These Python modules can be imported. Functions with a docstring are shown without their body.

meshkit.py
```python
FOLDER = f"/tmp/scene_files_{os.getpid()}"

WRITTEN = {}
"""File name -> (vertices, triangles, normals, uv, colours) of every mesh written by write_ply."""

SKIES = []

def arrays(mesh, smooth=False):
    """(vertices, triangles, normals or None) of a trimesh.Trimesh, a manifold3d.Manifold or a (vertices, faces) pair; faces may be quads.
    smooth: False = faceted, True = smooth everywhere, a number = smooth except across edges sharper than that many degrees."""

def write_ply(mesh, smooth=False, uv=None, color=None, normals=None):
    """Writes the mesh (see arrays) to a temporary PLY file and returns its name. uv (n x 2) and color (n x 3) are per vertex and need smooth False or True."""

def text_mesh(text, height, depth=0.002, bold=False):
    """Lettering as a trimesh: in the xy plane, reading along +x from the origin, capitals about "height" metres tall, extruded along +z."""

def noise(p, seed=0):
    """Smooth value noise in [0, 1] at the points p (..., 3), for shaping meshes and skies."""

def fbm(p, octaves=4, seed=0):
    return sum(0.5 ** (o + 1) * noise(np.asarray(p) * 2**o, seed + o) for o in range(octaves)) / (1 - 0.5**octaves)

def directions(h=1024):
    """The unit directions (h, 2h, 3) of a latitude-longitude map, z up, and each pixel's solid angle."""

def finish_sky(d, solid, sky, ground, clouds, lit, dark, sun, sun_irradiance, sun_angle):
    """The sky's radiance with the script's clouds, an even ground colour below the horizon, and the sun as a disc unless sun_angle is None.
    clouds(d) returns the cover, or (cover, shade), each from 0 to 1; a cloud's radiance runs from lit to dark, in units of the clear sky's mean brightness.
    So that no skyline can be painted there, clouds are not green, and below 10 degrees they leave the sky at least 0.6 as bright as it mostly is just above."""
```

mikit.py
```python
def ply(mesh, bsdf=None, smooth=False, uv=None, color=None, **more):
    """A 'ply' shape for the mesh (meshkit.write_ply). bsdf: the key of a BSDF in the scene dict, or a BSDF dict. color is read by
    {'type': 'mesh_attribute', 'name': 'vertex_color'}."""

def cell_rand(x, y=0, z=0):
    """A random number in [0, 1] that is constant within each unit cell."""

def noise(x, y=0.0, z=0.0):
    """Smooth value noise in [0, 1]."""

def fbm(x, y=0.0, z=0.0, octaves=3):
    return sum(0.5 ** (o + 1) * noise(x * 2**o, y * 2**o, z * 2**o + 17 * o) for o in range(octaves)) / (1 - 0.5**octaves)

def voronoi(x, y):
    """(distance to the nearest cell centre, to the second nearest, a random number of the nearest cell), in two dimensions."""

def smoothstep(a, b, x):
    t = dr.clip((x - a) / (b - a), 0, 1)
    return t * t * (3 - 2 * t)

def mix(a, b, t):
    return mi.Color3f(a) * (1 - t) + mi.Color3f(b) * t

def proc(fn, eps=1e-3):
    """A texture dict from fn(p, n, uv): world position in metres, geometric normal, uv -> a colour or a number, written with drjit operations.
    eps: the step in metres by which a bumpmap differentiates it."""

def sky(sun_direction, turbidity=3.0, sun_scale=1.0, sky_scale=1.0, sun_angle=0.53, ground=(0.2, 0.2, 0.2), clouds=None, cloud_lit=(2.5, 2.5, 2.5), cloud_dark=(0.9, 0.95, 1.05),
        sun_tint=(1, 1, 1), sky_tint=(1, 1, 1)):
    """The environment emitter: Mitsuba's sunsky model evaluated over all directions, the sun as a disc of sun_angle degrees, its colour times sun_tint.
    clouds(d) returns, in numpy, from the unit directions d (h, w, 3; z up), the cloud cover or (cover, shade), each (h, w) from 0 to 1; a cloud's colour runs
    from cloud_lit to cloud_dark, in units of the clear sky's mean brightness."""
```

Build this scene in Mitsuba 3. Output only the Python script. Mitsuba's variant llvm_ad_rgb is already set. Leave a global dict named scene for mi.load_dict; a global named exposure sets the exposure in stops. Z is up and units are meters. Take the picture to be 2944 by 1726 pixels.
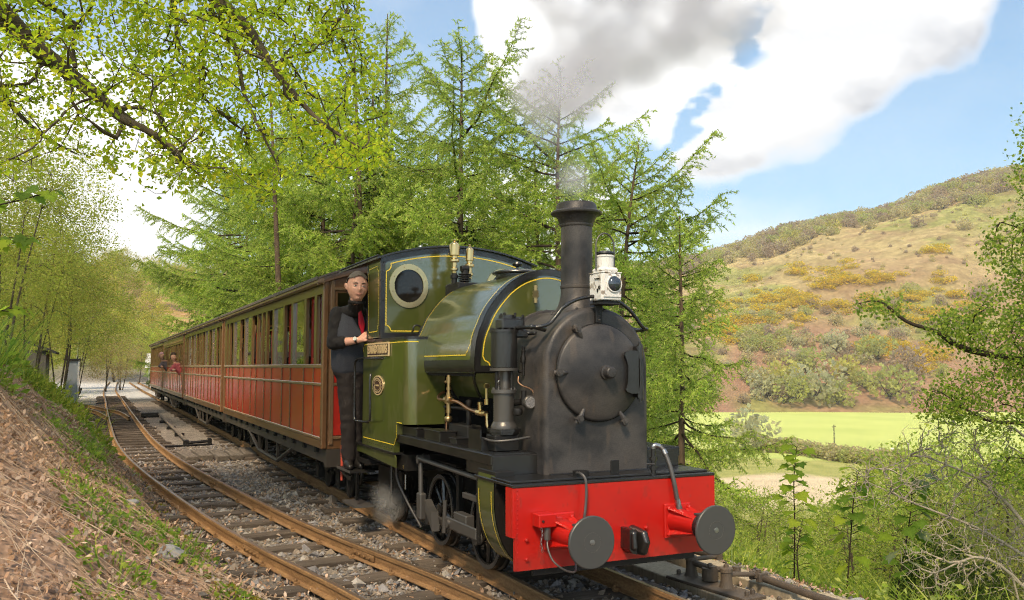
import math, random
import numpy as np
import trimesh, manifold3d
import shapely
from shapely.geometry import Polygon, Point, box as sbox
from shapely import affinity
import drjit as dr
import mitsuba as mi
import mikit, meshkit
from mikit import proc, noise, fbm, voronoi, cell_rand, smoothstep, mix

T = mi.ScalarTransform4f
scene, labels = {}, {}
R = np.random.default_rng(7)
PI = math.pi

# ---------------------------------------------------------------- camera, sky, exposure
CAM = np.array([-3.03, 0.0, 1.464]); YAW, PITCH = 0.4422, 0.0759
fw = np.array([math.sin(YAW) * math.cos(PITCH), math.cos(YAW) * math.cos(PITCH), math.sin(PITCH)])
scene['camera'] = {'type': 'perspective', 'fov': 60.67, 'fov_axis': 'x', 'near_clip': 0.1, 'far_clip': 6000.0,
                   'to_world': T().look_at(origin=CAM.tolist(), target=(CAM + fw).tolist(), up=[0, 0, 1])}
exposure = 2.48
SUN = np.array([-0.42, -0.55, 0.72])


def ang(d):                                   # compass angle (degrees right of the track direction) and elevation
    return np.degrees(np.arctan2(d[..., 0], d[..., 1])), np.degrees(np.arcsin(np.clip(d[..., 2], -1, 1)))


def clouds(d):
    az, el = ang(d)
    q = np.stack([d[..., 0], d[..., 1], d[..., 2] * 1.5], -1)
    n1 = meshkit.fbm(q * 7.0 + 3.1, 5, 11); n2 = meshkit.fbm(q * 22.0 + 9.7, 5, 5)
    w = (n1 - 0.5) * 10 + (n2 - 0.5) * 7
    lower = np.interp(az, [-90, 10, 22, 24.5, 30, 33.4, 35.5, 37, 40, 42, 45, 47.5, 50.5, 53.8, 55.5, 62, 90], [60, 40, 24, 15.5, 14.0, 13.6, 12.4, 11.2, 11.1, 12.0, 13.0, 15.0, 16.7, 17.4, 20.5, 30, 60])
    e = el + w * .42
    a = np.clip((e - lower) / 1.5, 0, 1) * np.clip((48 - el + w) / 8, 0, 1)
    n3 = meshkit.fbm(q * 38.0 + 1.7, 4, 31) - .5
    notch = np.hypot(az - 34.8 - (el - 13.5) * .75 + w * .35 + n3 * 5, (np.clip(12.0 - el, 0, 9) + np.clip(el - 16.4 + n3 * 4, 0, 9)) * 1.2)
    hole = np.hypot((az - 41.0 + w * .5 + n3 * 5) / 1.3, (el - 20.2 + w * .4 + n3 * 4) / 1.5)
    a = a * np.clip((notch - .75) / .9, 0, 1) * np.clip((hole - .6) / .8, 0, 1)
    b = np.clip((14.5 + w * .5 - el) / 3.5, 0, 1) * np.clip((33.5 - az + w * .4) / 2.5, 0, 1) * np.clip((az - 9 + w) / 5, 0, 1)
    c2 = np.clip((19 + w * .7 - el) / 4, 0, 1) * np.clip((9 - az + w * .6) / 5, 0, 1) * np.clip((az + 60) / 20, 0, 1)
    thin = (.08 + np.clip((n1 - 0.46) * 1.3, 0, .25)) * np.clip((40 - az) / 10 + .25, .25, 1)
    wisp = np.clip(1 - np.abs(el - 8.5 + w * .3) / 2.2, 0, 1) * np.clip((az - 33) / 3, 0, 1) * np.clip((46 - az) / 5, 0, 1) * .45
    puffs = np.clip((n1 - .53) * 8, 0, 1) * np.clip((el - 24) / 6, 0, 1)
    puffs = np.maximum(puffs, np.clip((n1 - .5) * 8, 0, 1) * np.clip((np.abs(az - 25) - 60) / 20, 0, 1))
    cover = np.clip(np.maximum.reduce([a, b, c2, thin, wisp, puffs * .9]), 0, 1)
    shade = np.clip(1.0 - (e - lower) / 4.2, 0, 1) * a * np.clip((az - 35) / 5, 0, 1) * .85 + np.clip((n2 - .47) * 2.2, 0, .5) * a
    return cover, np.clip(shade, 0, 1)


scene['sky'] = mikit.sky(SUN, turbidity=3.0, sun_scale=0.55, sky_scale=1.0, sun_angle=9.0, ground=(0.16, 0.17, 0.09), clouds=clouds,
                         cloud_lit=(2.7, 2.7, 2.7), cloud_dark=(1.25, 1.31, 1.45), sun_tint=(1.0, 0.97, 0.90), sky_tint=(.98, 1.10, 1.10))


# ---------------------------------------------------------------- helpers
def uniq(key):
    if key not in scene and key not in labels:
        return key
    i = 1
    while f'{key}_{i:03d}' in scene or f'{key}_{i:03d}' in labels:
        i += 1
    return f'{key}_{i:03d}'


def tag(key, label, cat=None, group=None, kind=None):
    d = {'label': label}
    if cat: d['category'] = cat
    if group: d['group'] = group
    if kind: d['kind'] = kind
    labels[key] = d
    return key


def thing(name, label, cat, group=None):
    return tag(uniq(name), label, cat, group)


def put(name, mesh, bsdf, parent=None, smooth=False, color=None, label=None, stuff=False, at=None):
    """ONE shape entry; the key is parent + '__' + name, numbered when it is taken."""
    key = uniq((parent + '__' if parent else '') + name)
    d = dict(mesh) if isinstance(mesh, dict) else mikit.ply(mesh, bsdf, smooth=smooth, color=color)
    if isinstance(mesh, dict) and bsdf is not None: d['bsdf'] = {'type': 'ref', 'id': bsdf}
    if at is not None: d['to_world'] = at
    scene[key] = d
    if label or stuff:
        labels[key] = {}
        if label: labels[key]['label'] = label
        if stuff: labels[key]['kind'] = 'stuff'
    return key


class MB:
    """Collects pieces that are one mesh."""
    def __init__(s): s.v, s.f, s.c, s.n = [], [], [], 0
    def add(s, m, col=None):
        v, f = (np.asarray(m.vertices), np.asarray(m.faces)) if hasattr(m, 'vertices') else (np.asarray(m[0], float), np.asarray(m[1]))
        if f.shape[1] == 4: f = np.vstack([f[:, [0, 1, 2]], f[:, [0, 2, 3]]])
        s.v.append(v); s.f.append(f + s.n); s.n += len(v)
        if col is not None: s.c.append(np.broadcast_to(np.asarray(col, float), (len(v), 3)))
        return s
    def mesh(s): return np.vstack(s.v), np.vstack(s.f)
    def put(s, name, bsdf, parent=None, smooth=False, **kw):
        return put(name, s.mesh(), bsdf, parent, smooth, color=np.vstack(s.c) if s.c else None, **kw)


BOXF = np.array([[0, 1, 3], [0, 3, 2], [4, 6, 7], [4, 7, 5], [0, 4, 5], [0, 5, 1], [2, 3, 7], [2, 7, 6], [0, 2, 6], [0, 6, 4], [1, 5, 7], [1, 7, 3]])


def box(x0, x1, y0, y1, z0, z1, b=0.0):
    """A box; b > 0 chamfers its edges."""
    x0, x1 = min(x0, x1), max(x0, x1); y0, y1 = min(y0, y1), max(y0, y1); z0, z1 = min(z0, z1), max(z0, z1)
    if not b:
        return np.array([[x, y, z] for x in (x0, x1) for y in (y0, y1) for z in (z0, z1)], float), BOXF
    b = min(b, (x1 - x0) * .45, (y1 - y0) * .45, (z1 - z0) * .45)
    p = []
    for x in (x0, x1):
        for y in (y0, y1):
            for z in (z0, z1):
                sx, sy, sz = (b if x == x0 else -b), (b if y == y0 else -b), (b if z == z0 else -b)
                p += [[x, y + sy, z + sz], [x + sx, y, z + sz], [x + sx, y + sy, z]]
    h = trimesh.convex.convex_hull(np.array(p))
    return np.array(h.vertices), np.array(h.faces)


def ring_frame(d):
    d = np.asarray(d, float); d = d / np.linalg.norm(d)
    a = np.cross(d, [0, 0, 1.0] if abs(d[2]) < .9 else [1.0, 0, 0]); a /= np.linalg.norm(a)
    return a, np.cross(d, a)


def tube(pts, r, n=8, caps=True, closed=False):
    p = np.asarray(pts, float); k = len(p); r = np.broadcast_to(np.asarray(r, float), (k,))
    t = (np.roll(p, -1, 0) - np.roll(p, 1, 0)) if closed else np.gradient(p, axis=0)
    t /= np.linalg.norm(t, axis=1, keepdims=True) + 1e-12
    a, b = ring_frame(t[0]); A, B = [], []
    for i in range(k):                                   # carried along so that the tube does not twist
        a = a - t[i] * (a @ t[i]); a /= np.linalg.norm(a) + 1e-12
        A.append(a); B.append(np.cross(t[i], a))
    th = np.arange(n) * 2 * PI / n
    v = p[:, None] + r[:, None, None] * (np.cos(th)[None, :, None] * np.array(A)[:, None] + np.sin(th)[None, :, None] * np.array(B)[:, None])
    m = k if closed else k - 1
    i, j = np.meshgrid(np.arange(m), np.arange(n), indexing='ij'); i2 = (i + 1) % k
    q = np.stack([i * n + j, i * n + (j + 1) % n, i2 * n + (j + 1) % n, i2 * n + j], -1).reshape(-1, 4)
    f = np.vstack([q[:, [0, 1, 2]], q[:, [0, 2, 3]]]); v = v.reshape(-1, 3)
    if caps and not closed:
        c = len(v); v = np.vstack([v, p[0], p[-1]]); j = np.arange(n)
        f = np.vstack([f, np.stack([(j + 1) % n, j, j * 0 + c], 1), np.stack([j + (k - 1) * n, (j + 1) % n + (k - 1) * n, j * 0 + c + 1], 1)])
    return v, f


def cyl(p0, p1, r, n=20):
    return tube([p0, p1], r, n)


def smoothline(pts, n=6):
    """A Catmull-Rom curve through the points."""
    p = np.asarray(pts, float); e = np.vstack([2 * p[0] - p[1], p, 2 * p[-1] - p[-2]]); out = []
    for i in range(len(p) - 1):
        a, b, c, d = e[i:i + 4]
        for t in np.arange(n) / n:
            out.append(.5 * (2 * b + (c - a) * t + (2 * a - 5 * b + 4 * c - d) * t * t + (3 * b - a - 3 * c + d) * t ** 3))
    return np.array(out + [p[-1]])


def lathe(prof, c=(0, 0, 0), axis='z', n=32):
    """prof: (radius, height) pairs, from one end to the other."""
    pr = np.asarray(prof, float); th = np.arange(n) * 2 * PI / n; k = len(pr)
    x = pr[:, :1] * np.cos(th); y = pr[:, :1] * np.sin(th); z = np.repeat(pr[:, 1:], n, 1)
    v = {'z': (x, y, z), 'y': (x, z, y), 'x': (z, x, y)}[axis]
    v = np.stack(v, -1).reshape(-1, 3) + np.asarray(c, float)
    i, j = np.meshgrid(np.arange(k - 1), np.arange(n), indexing='ij')
    q = np.stack([i * n + j, i * n + (j + 1) % n, (i + 1) * n + (j + 1) % n, (i + 1) * n + j], -1).reshape(-1, 4)
    if (axis == 'y') != (pr[-1, 1] < pr[0, 1]): q = q[:, ::-1]
    return v, np.vstack([q[:, [0, 1, 2]], q[:, [0, 2, 3]]])


def extrude(poly, h0, h1, plane='xz'):
    """A shapely polygon in the plane, extruded along the third axis from h0 to h1."""
    m = trimesh.creation.extrude_polygon(poly, abs(h1 - h0), engine='earcut')
    v, f = np.array(m.vertices), np.array(m.faces); lo = min(h0, h1)
    if plane == 'xz': v = np.stack([v[:, 0], v[:, 2] + lo, v[:, 1]], 1); f = f[:, ::-1]
    elif plane == 'yz': v = np.stack([v[:, 2] + lo, v[:, 0], v[:, 1]], 1)
    else: v = v + [0, 0, lo]
    return v, f


def hexbolt(p, d, r=.012, h=.012):
    p, d = np.asarray(p, float), np.asarray(d, float)
    return tube([p - d * .002, p + d * h, p + d * h * 1.001, p + d * h * 1.25], [r, r, r * .82, r * .45], 6)


def dome(p, d, r=.008, h=.006):
    p, d = np.asarray(p, float), np.asarray(d, float)
    return tube([p - d * .002, p + d * h * .4, p + d * h], [r, r * .85, r * .3], 7)


def arc(cx, cz, r, a0, a1, n=24):
    a = np.radians(np.linspace(a0, a1, n)); return np.stack([cx + r * np.cos(a), cz + r * np.sin(a)], 1)


def xf(m, mat):
    v, f = m; mat = np.asarray(mat, float)
    return v @ mat[:3, :3].T + mat[:3, 3], f


def rotz(a, t=(0, 0, 0)):
    c, s = math.cos(a), math.sin(a); return np.array([[c, -s, 0, t[0]], [s, c, 0, t[1]], [0, 0, 1, t[2]], [0, 0, 0, 1.0]])


# ---------------------------------------------------------------- materials
def rgb(*c): return {'type': 'rgb', 'value': list(c)}


def pr(key, col, rough=.5, spec=.5, metal=0.0, coat=0.0, coatg=.9, sheen=0.0, two=True, **more):
    b = {'type': 'principled', 'base_color': col if isinstance(col, dict) else rgb(*col), 'roughness': rough, 'specular': spec, 'metallic': metal}
    if coat: b['clearcoat'] = coat; b['clearcoat_gloss'] = coatg
    if sheen: b['sheen'] = sheen
    b.update(more)
    scene[key] = {'type': 'twosided', 'bsdf': b} if two else b


VC = {'type': 'mesh_attribute', 'name': 'vertex_color'}


def gloss(key, col, alpha=.06, ior=1.75):
    """Varnished or enamelled paint."""
    scene[key] = {'type': 'twosided', 'bsdf': {'type': 'roughplastic', 'distribution': 'ggx', 'diffuse_reflectance': col if isinstance(col, dict) else rgb(*col), 'alpha': alpha, 'int_ior': ior, 'nonlinear': False}}


def P_green(p, n, uv):
    a = fbm(p.x * 6, p.y * 6, p.z * 3, 3)
    d = smoothstep(.58, .72, fbm(p.x * 11 + 5, p.y * 11, p.z * 4, 3)) * .4
    return mix(mix((.062, .076, .016), (.088, .100, .026), a), (.17, .15, .08), d * .5)


def P_smoke(p, n, uv):
    a = fbm(p.x * 5, p.y * 5, p.z * 5, 4); b = noise(p.x * 160, p.y * 160, p.z * 160)
    c = mix((.020, .019, .020), (.062, .056, .052), smoothstep(.25, .75, a))
    c = mix(c, (.10, .075, .055), smoothstep(.60, .74, fbm(p.x * 14, p.y * 14, p.z * 3, 3)) * .35)
    return c * (.8 + .4 * b)


def P_rust(p, n, uv):
    a = fbm(p.x * 14, p.y * 5, p.z * 30, 3); b = noise(p.x * 90, p.y * 60, p.z * 90)
    return mix((.13, .072, .034), (.33, .19, .085), a) * (.75 + .5 * b)


def P_wood(p, n, uv):
    g = fbm(p.x * 5, p.y * 60, p.z * 60, 3); a = noise(p.x * 2.3, p.y * 2.3, 3.0)
    return mix((.035, .027, .021), (.135, .108, .084), g) * (.7 + .6 * a)


def P_redp(p, n, uv):
    a = fbm(p.x * 4, p.y * 4, p.z * 5, 3); d = smoothstep(.62, .72, fbm(p.x * 18 + 3, p.y * 18, p.z * 9, 3)) * .35 + smoothstep(.36, .24, p.z + (a - .5) * .12) * .35
    return mix(mix((.46, .010, .007), (.56, .017, .010), a), (.20, .04, .03), d * .8)


def P_black(p, n, uv):
    a = fbm(p.x * 7, p.y * 7, p.z * 7, 2)
    return mix((.007, .0065, .0065), (.020, .018, .016), a)


gloss('green_paint', proc(P_green), .018, 2.2)
pr('plate_brass', (.66, .50, .27), .35, .6, metal=.35)
gloss('black_paint', proc(P_black), .10, 1.7)
pr('black_iron', (.010, .009, .008), .5, .4)
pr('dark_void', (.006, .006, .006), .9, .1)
pr('smokebox_paint', proc(P_smoke), .48, .45)
gloss('red_paint', proc(P_redp), .08, 1.55)
pr('yellow_line', (.72, .50, .04), .4)
pr('brass', (.70, .52, .24), .22, metal=1.0)
pr('brass_dull', (.50, .36, .17), .38, metal=1.0)
pr('copper', (.55, .30, .16), .32, metal=1.0)
pr('steel', (.42, .41, .40), .34, metal=1.0)
pr('steel_dull', (.16, .15, .14), .5, metal=.8)
pr('rail_rust', proc(P_rust), .75, .25)
pr('rail_top', (.34, .24, .16), .42, metal=.8)
pr('buffer_iron', (.085, .085, .082), .42, .5, metal=.4)
pr('white_enamel', (.78, .77, .74), .35, .5)
pr('spectacle_brass', (.60, .50, .27), .30, metal=.85)
pr('sleeper_wood', proc(P_wood), .85, .2)
scene['glass'] = {'type': 'thindielectric', 'int_ior': 1.5}
# ---------------------------------------------------------------- the locomotive (track centre x = 0, rail top z = 0, front towards -y)
LOCO = thing('steam_locomotive', 'olive green saddle tank steam engine with black smokebox and red buffer beam heading the train', 'steam locomotive')


def L(name, mesh, bsdf, smooth=False, parent=LOCO, label=None, **k): return put(name, mesh, bsdf, parent, smooth, label=label, **k)


def poly(pts): return Polygon([tuple(p) for p in pts])


def lining(pts, w=.0075, normal=(-1, 0, 0), off=.0022, thick=.002):
    """A painted line as a flat strip lying on the panel."""
    p = np.asarray(pts, float); nrm = np.asarray(normal, float); t = np.gradient(p, axis=0); t /= np.linalg.norm(t, axis=1, keepdims=True) + 1e-12
    s = np.cross(t, nrm); s /= np.linalg.norm(s, axis=1, keepdims=True) + 1e-12
    v = np.concatenate([p - s * w / 2, p + s * w / 2]) + nrm * off; k = len(p); i = np.arange(k - 1)
    return v, np.vstack([np.stack([i, i + 1, k + i + 1], 1), np.stack([i, k + i + 1, k + i], 1)])


# frames and deck
fr = MB()
for sx in (-1, 1):
    fr.add(box(sx * .27, sx * .29, 4.84, 8.9, .20, .73))
L('frame', fr.mesh(), 'black_iron')
L('footplate', box(-.752, .752, 4.800, 5.40, .735, .753, .003), 'black_paint')
L('footplate_edge', box(-.742, .742, 4.86, 5.15, .754, .768, .003), 'black_paint')
L('stretcher', box(-.68, .68, 7.0, 8.75, .60, .73), 'black_iron')
L('ashpan', box(-.26, .26, 7.3, 8.3, .18, .62), 'black_iron')
L('inner_stretcher', box(-.27, .27, 5.3, 6.6, .35, .60), 'black_iron')

# buffer beam
bb = L('buffer_beam', extrude(poly([(-.735, .243), (.752, .243), (.752, .734), (-.752, .734), (-.752, .44), (-.735, .44)]), 4.806, 4.832), 'red_paint')
m = MB()
m.add(box(-.7535, -.737, 4.834, 4.90, .44, .733)); m.add(box(.737, .7535, 4.834, 4.90, .30, .733)); m.add(box(-.735, -.725, 4.8, 4.806, .25, .73))
m.put('flange', 'red_paint', bb)
m = MB()
for z in np.linspace(.265, .72, 17): m.add(dome((-.718, 4.806, z), (0, -1, 0), .007, .004))
m.put('rivet', 'red_paint', bb, stuff=True)
for (x, z) in ((.197, .432), (.195, .296), (-.66, .425), (.66, .42), (.62, .33), (-.66, .31)):
    put('bolt', hexbolt((x, 4.806, z), (0, -1, 0), .013, .014), 'red_paint', bb)
L('beam_drawplate', box(-.6, .6, 4.835, 4.86, .20, .26), 'black_iron')
for sx in (-1, 1):
    bu = L('buffer', lathe([(.0, 0), (.145, 0), (.150, .004), (.150, .016), (.146, .020), (.05, .034), (.0, .036)], (sx * .44, 4.398, .462), 'y', 40), 'buffer_iron', 35,
           label=None)
    put('centre_boss', lathe([(0, -.004), (.016, -.003), (.018, .002)], (sx * .44, 4.398, .462), 'y', 16), 'steel', bu, 40)
    put('wear_ring', tube([(sx * .44 + .055 * math.cos(a), 4.398, .462 + .055 * math.sin(a)) for a in np.linspace(0, 2 * PI, 32, endpoint=False)], .0014, 5, closed=True), 'steel_dull', bu)
    put('plunger', lathe([(.052, .030), (.056, .05), (.056, .18)], (sx * .44, 4.398, .462), 'y', 28), 'black_paint', bu, 35)
    put('collar', lathe([(.060, .10), (.074, .104), (.077, .115), (.077, .145), (.070, .15)], (sx * .44, 4.398, .462), 'y', 28), 'black_paint', bu, 35)
    hs = MB(); hs.add(lathe([(.060, .151), (.066, .151), (.072, .20), (.080, .36), (.090, .39), (.090, .402)], (sx * .44, 4.398, .462), 'y', 28))
    for a in range(4):
        ang_ = a * PI / 2 + PI / 4; c_, s_ = math.cos(ang_), math.sin(ang_)
        q = np.array([[.06, .17], [.072, .17], [.125, .385], [.125, .404], [.06, .404]])
        rib = extrude(Polygon(q), -.006, .006, 'xz'); v = rib[0]
        v = np.stack([v[:, 0], v[:, 2], v[:, 1]], 1); v = np.stack([v[:, 0] * c_ - v[:, 2] * s_, v[:, 1], v[:, 0] * s_ + v[:, 2] * c_], 1)
        hs.add((v + [sx * .44, 4.398, .462], rib[1]))
    hs.put('housing', 'red_paint', bu, 35)
    put('base_plate', box(sx * .44 - .105, sx * .44 + .105, 4.786, 4.8055, .352, .572, .006), 'red_paint', bu)
    for dx in (-.08, .08):
        for dz in (-.085, .085): put('bolt', hexbolt((sx * .44 + dx, 4.786, .462 + dz), (0, -1, 0), .014, .016), 'red_paint', bu)
    ck = MB()
    for k in range(7): ck.add(box(sx * .44 - .03, sx * .44 + .03, 4.50 + k * .012, 4.508 + k * .012, .530, .541))
    ck.put('tread_strip', 'steel_dull', bu)
br = L('socket_bracket', box(-.625, -.505, 4.70, 4.80, .505, .585, .006), 'red_paint')
L('bracket_web', box(-.505, -.455, 4.72, 4.80, .52, .56, .005), 'red_paint')
put('bolt', hexbolt((-.60, 4.70, .545), (0, -1, 0), .008, .006), 'black_iron', br)
L('electric_socket', cyl((-.555, 4.735, .505), (-.555, 4.735, .43), .022, 16), 'steel_dull', 35)
ch = MB()
for k in range(11):
    z = .50 - k * .0125; x = -.612 + .004 * math.sin(k * .8)
    a = (k % 2) * PI / 2
    ch.add(tube([(x + .0055 * math.cos(t) * math.cos(a), 4.695 + .0055 * math.cos(t) * math.sin(a), z + .009 * math.sin(t)) for t in np.linspace(0, 2 * PI, 9)[:-1]], .0022, 5, closed=True))
L('chain', ch.mesh(), 'steel')
# coupling hook: a chunky black jaw with a slot
hk = L('coupling_hook', extrude(poly([(.006, .325), (.03, .30), (.062, .292), (.062, .438), (.03, .452), (.008, .45)]), 4.70, 4.806), 'black_paint', 30)
J = manifold3d.Manifold
def msphere(p, r, n=24): return J.sphere(r, n).translate([float(x) for x in p])
hm = J.batch_hull([msphere((.095, 4.80, .425), .032), msphere((.105, 4.69, .415), .026), msphere((.107, 4.67, .37), .026), msphere((.10, 4.69, .315), .028), msphere((.085, 4.80, .31), .03)])
put('jaw', hm, 'black_paint', hk, 40)
hl = J.batch_hull([msphere((.035, 4.79, .425), .026), msphere((.036, 4.70, .42), .02), msphere((.036, 4.69, .34), .02), msphere((.05, 4.79, .31), .024)])
put('jaw', hl, 'black_paint', hk, 40)

# hoses on the front
L('heating_cable', tube(smoothline([(-.255, 4.90, .79), (-.285, 4.80, .80), (-.272, 4.765, .77), (-.268, 4.76, .70), (-.272, 4.76, .62), (-.281, 4.76, .55), (-.29, 4.77, .46)]), .0085, 8), 'steel_dull', 40)
L('socket_cable', tube(smoothline([(-.555, 4.735, .43), (-.56, 4.715, .38), (-.545, 4.69, .32), (-.51, 4.67, .28), (-.46, 4.67, .25), (-.40, 4.69, .232), (-.368, 4.72, .243), (-.355, 4.75, .30), (-.35, 4.775, .34)]), .0065, 8), 'steel_dull', 40)
hb = L('brake_hose', tube(smoothline([(.322, 4.862, .935), (.345, 4.85, .938), (.366, 4.83, .905), (.386, 4.80, .82), (.402, 4.78, .72), (.416, 4.775, .64), (.43, 4.77, .56)]), .0145, 12), 'steel_dull', 40)
put('standpipe', tube([(.303, 4.865, .752), (.303, 4.865, .84), (.303, 4.865, .93)], [.017, .017, .016], 14), 'black_paint', hb, 40)
put('elbow', tube(smoothline([(.303, 4.865, .925), (.305, 4.863, .942), (.322, 4.858, .946), (.345, 4.85, .938)]), .017, 12), 'steel', hb, 40)
for q, n_ in (((.303, 4.865, .80), (0, 0, 1)), ((.303, 4.865, .86), (0, 0, 1))):
    put('nut', tube([np.array(q) - .012 * np.array(n_), np.array(q) + .012 * np.array(n_)], .026, 6), 'black_paint', hb)
put('cock_handle', cyl((.303, 4.85, .825), (.225, 4.83, .832), .005, 8), 'steel_dull', hb)
put('clamp', tube([(.362, 4.836, .915), (.372, 4.822, .89)], .019, 12), 'steel', hb, 40)
put('clamp', tube([(.424, 4.773, .60), (.430, 4.77, .565)], .018, 12), 'steel', hb, 40)
cp = MB(); cp.add(tube([(.430, 4.77, .565), (.436, 4.765, .52), (.438, 4.76, .49)], [.018, .024, .016], 12))
cp.add(tube([(.438 + .003, 4.755 + .017 * math.cos(a), .452 + .036 * math.sin(a)) for a in np.linspace(0, 2 * PI, 20, endpoint=False)], .009, 8, closed=True))
cp.add(cyl((.415, 4.775, .50), (.45, 4.765, .50), .016, 10))
cp.put('coupling_head', 'steel_dull', hb, 40)
L('deck_fitting', MB().add(cyl((-.21, 4.93, .753), (-.21, 4.93, .80), .052, 20)).add(box(-.28, -.15, 4.90, 4.97, .753, .77)).mesh(), 'black_iron', 40)
L('lamp_iron', box(.015, .078, 4.925, 4.937, .75, .855, .003), 'black_iron')

# boxes under the running boards at the front, running boards
for sx, nm in ((-1, 'sandbox'), (1, 'sandbox')):
    x0, x1 = (-.725, -.385) if sx < 0 else (.405, .725)
    sb = L('sandbox', box(x0, x1, 5.165, 5.60, .753, .893, .006), 'black_paint')
    rb = L('running_board', box(x0 + .004, x1, 5.17, 7.10 if sx < 0 else 7.1, .8935, .899, .001), 'black_paint')
    tp = MB()
    for k in range(58):
        y = 5.19 + k * .033
        tp.add(box(x0 + .03, x1 - .02, y, y + .012, .899, .9035))
    tp.put('tread_rib', 'black_paint', rb)
    put('angle_edge', box(sx * .722, sx * .733, 5.165, 7.13, .833, .897, .003), 'black_paint', rb)
    L('deck_hanger', box(sx * .70, sx * .712, 5.4, 5.45, .3, .83), 'black_iron')
# bits on the running board
for i, (x0, x1, y0, y1, z1) in enumerate(((-.70, -.58, 6.70, 7.12, .965), (-.70, -.57, 6.18, 6.52, .975), (-.66, -.50, 5.95, 6.08, .94))):
    L('board_box', MB().add(box(x0, x1, y0, y1, .8995, z1, .004)).add(box(x0 - .006, x1 + .006, y0 - .006, y1 + .006, z1 - .004, z1 + .006, .002)).mesh(), 'black_paint')
L('pump_bracket', MB().add(box(-.70, -.69, 5.42, 5.62, .90, 1.04)).add(box(-.70, -.42, 5.40, 5.425, .90, .99)).mesh(), 'black_paint')
L('injector', MB().add(box(-.56, -.44, 5.98, 6.36, .93, 1.03, .01)).add(cyl((-.50, 6.10, 1.03), (-.50, 6.10, 1.16), .02, 12)).add(lathe([(0, .04), (.022, .03), (.024, 0), (.012, -.03)], (-.50, 6.10, 1.18), 'z', 12)).mesh(), 'black_iron', 35)

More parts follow.
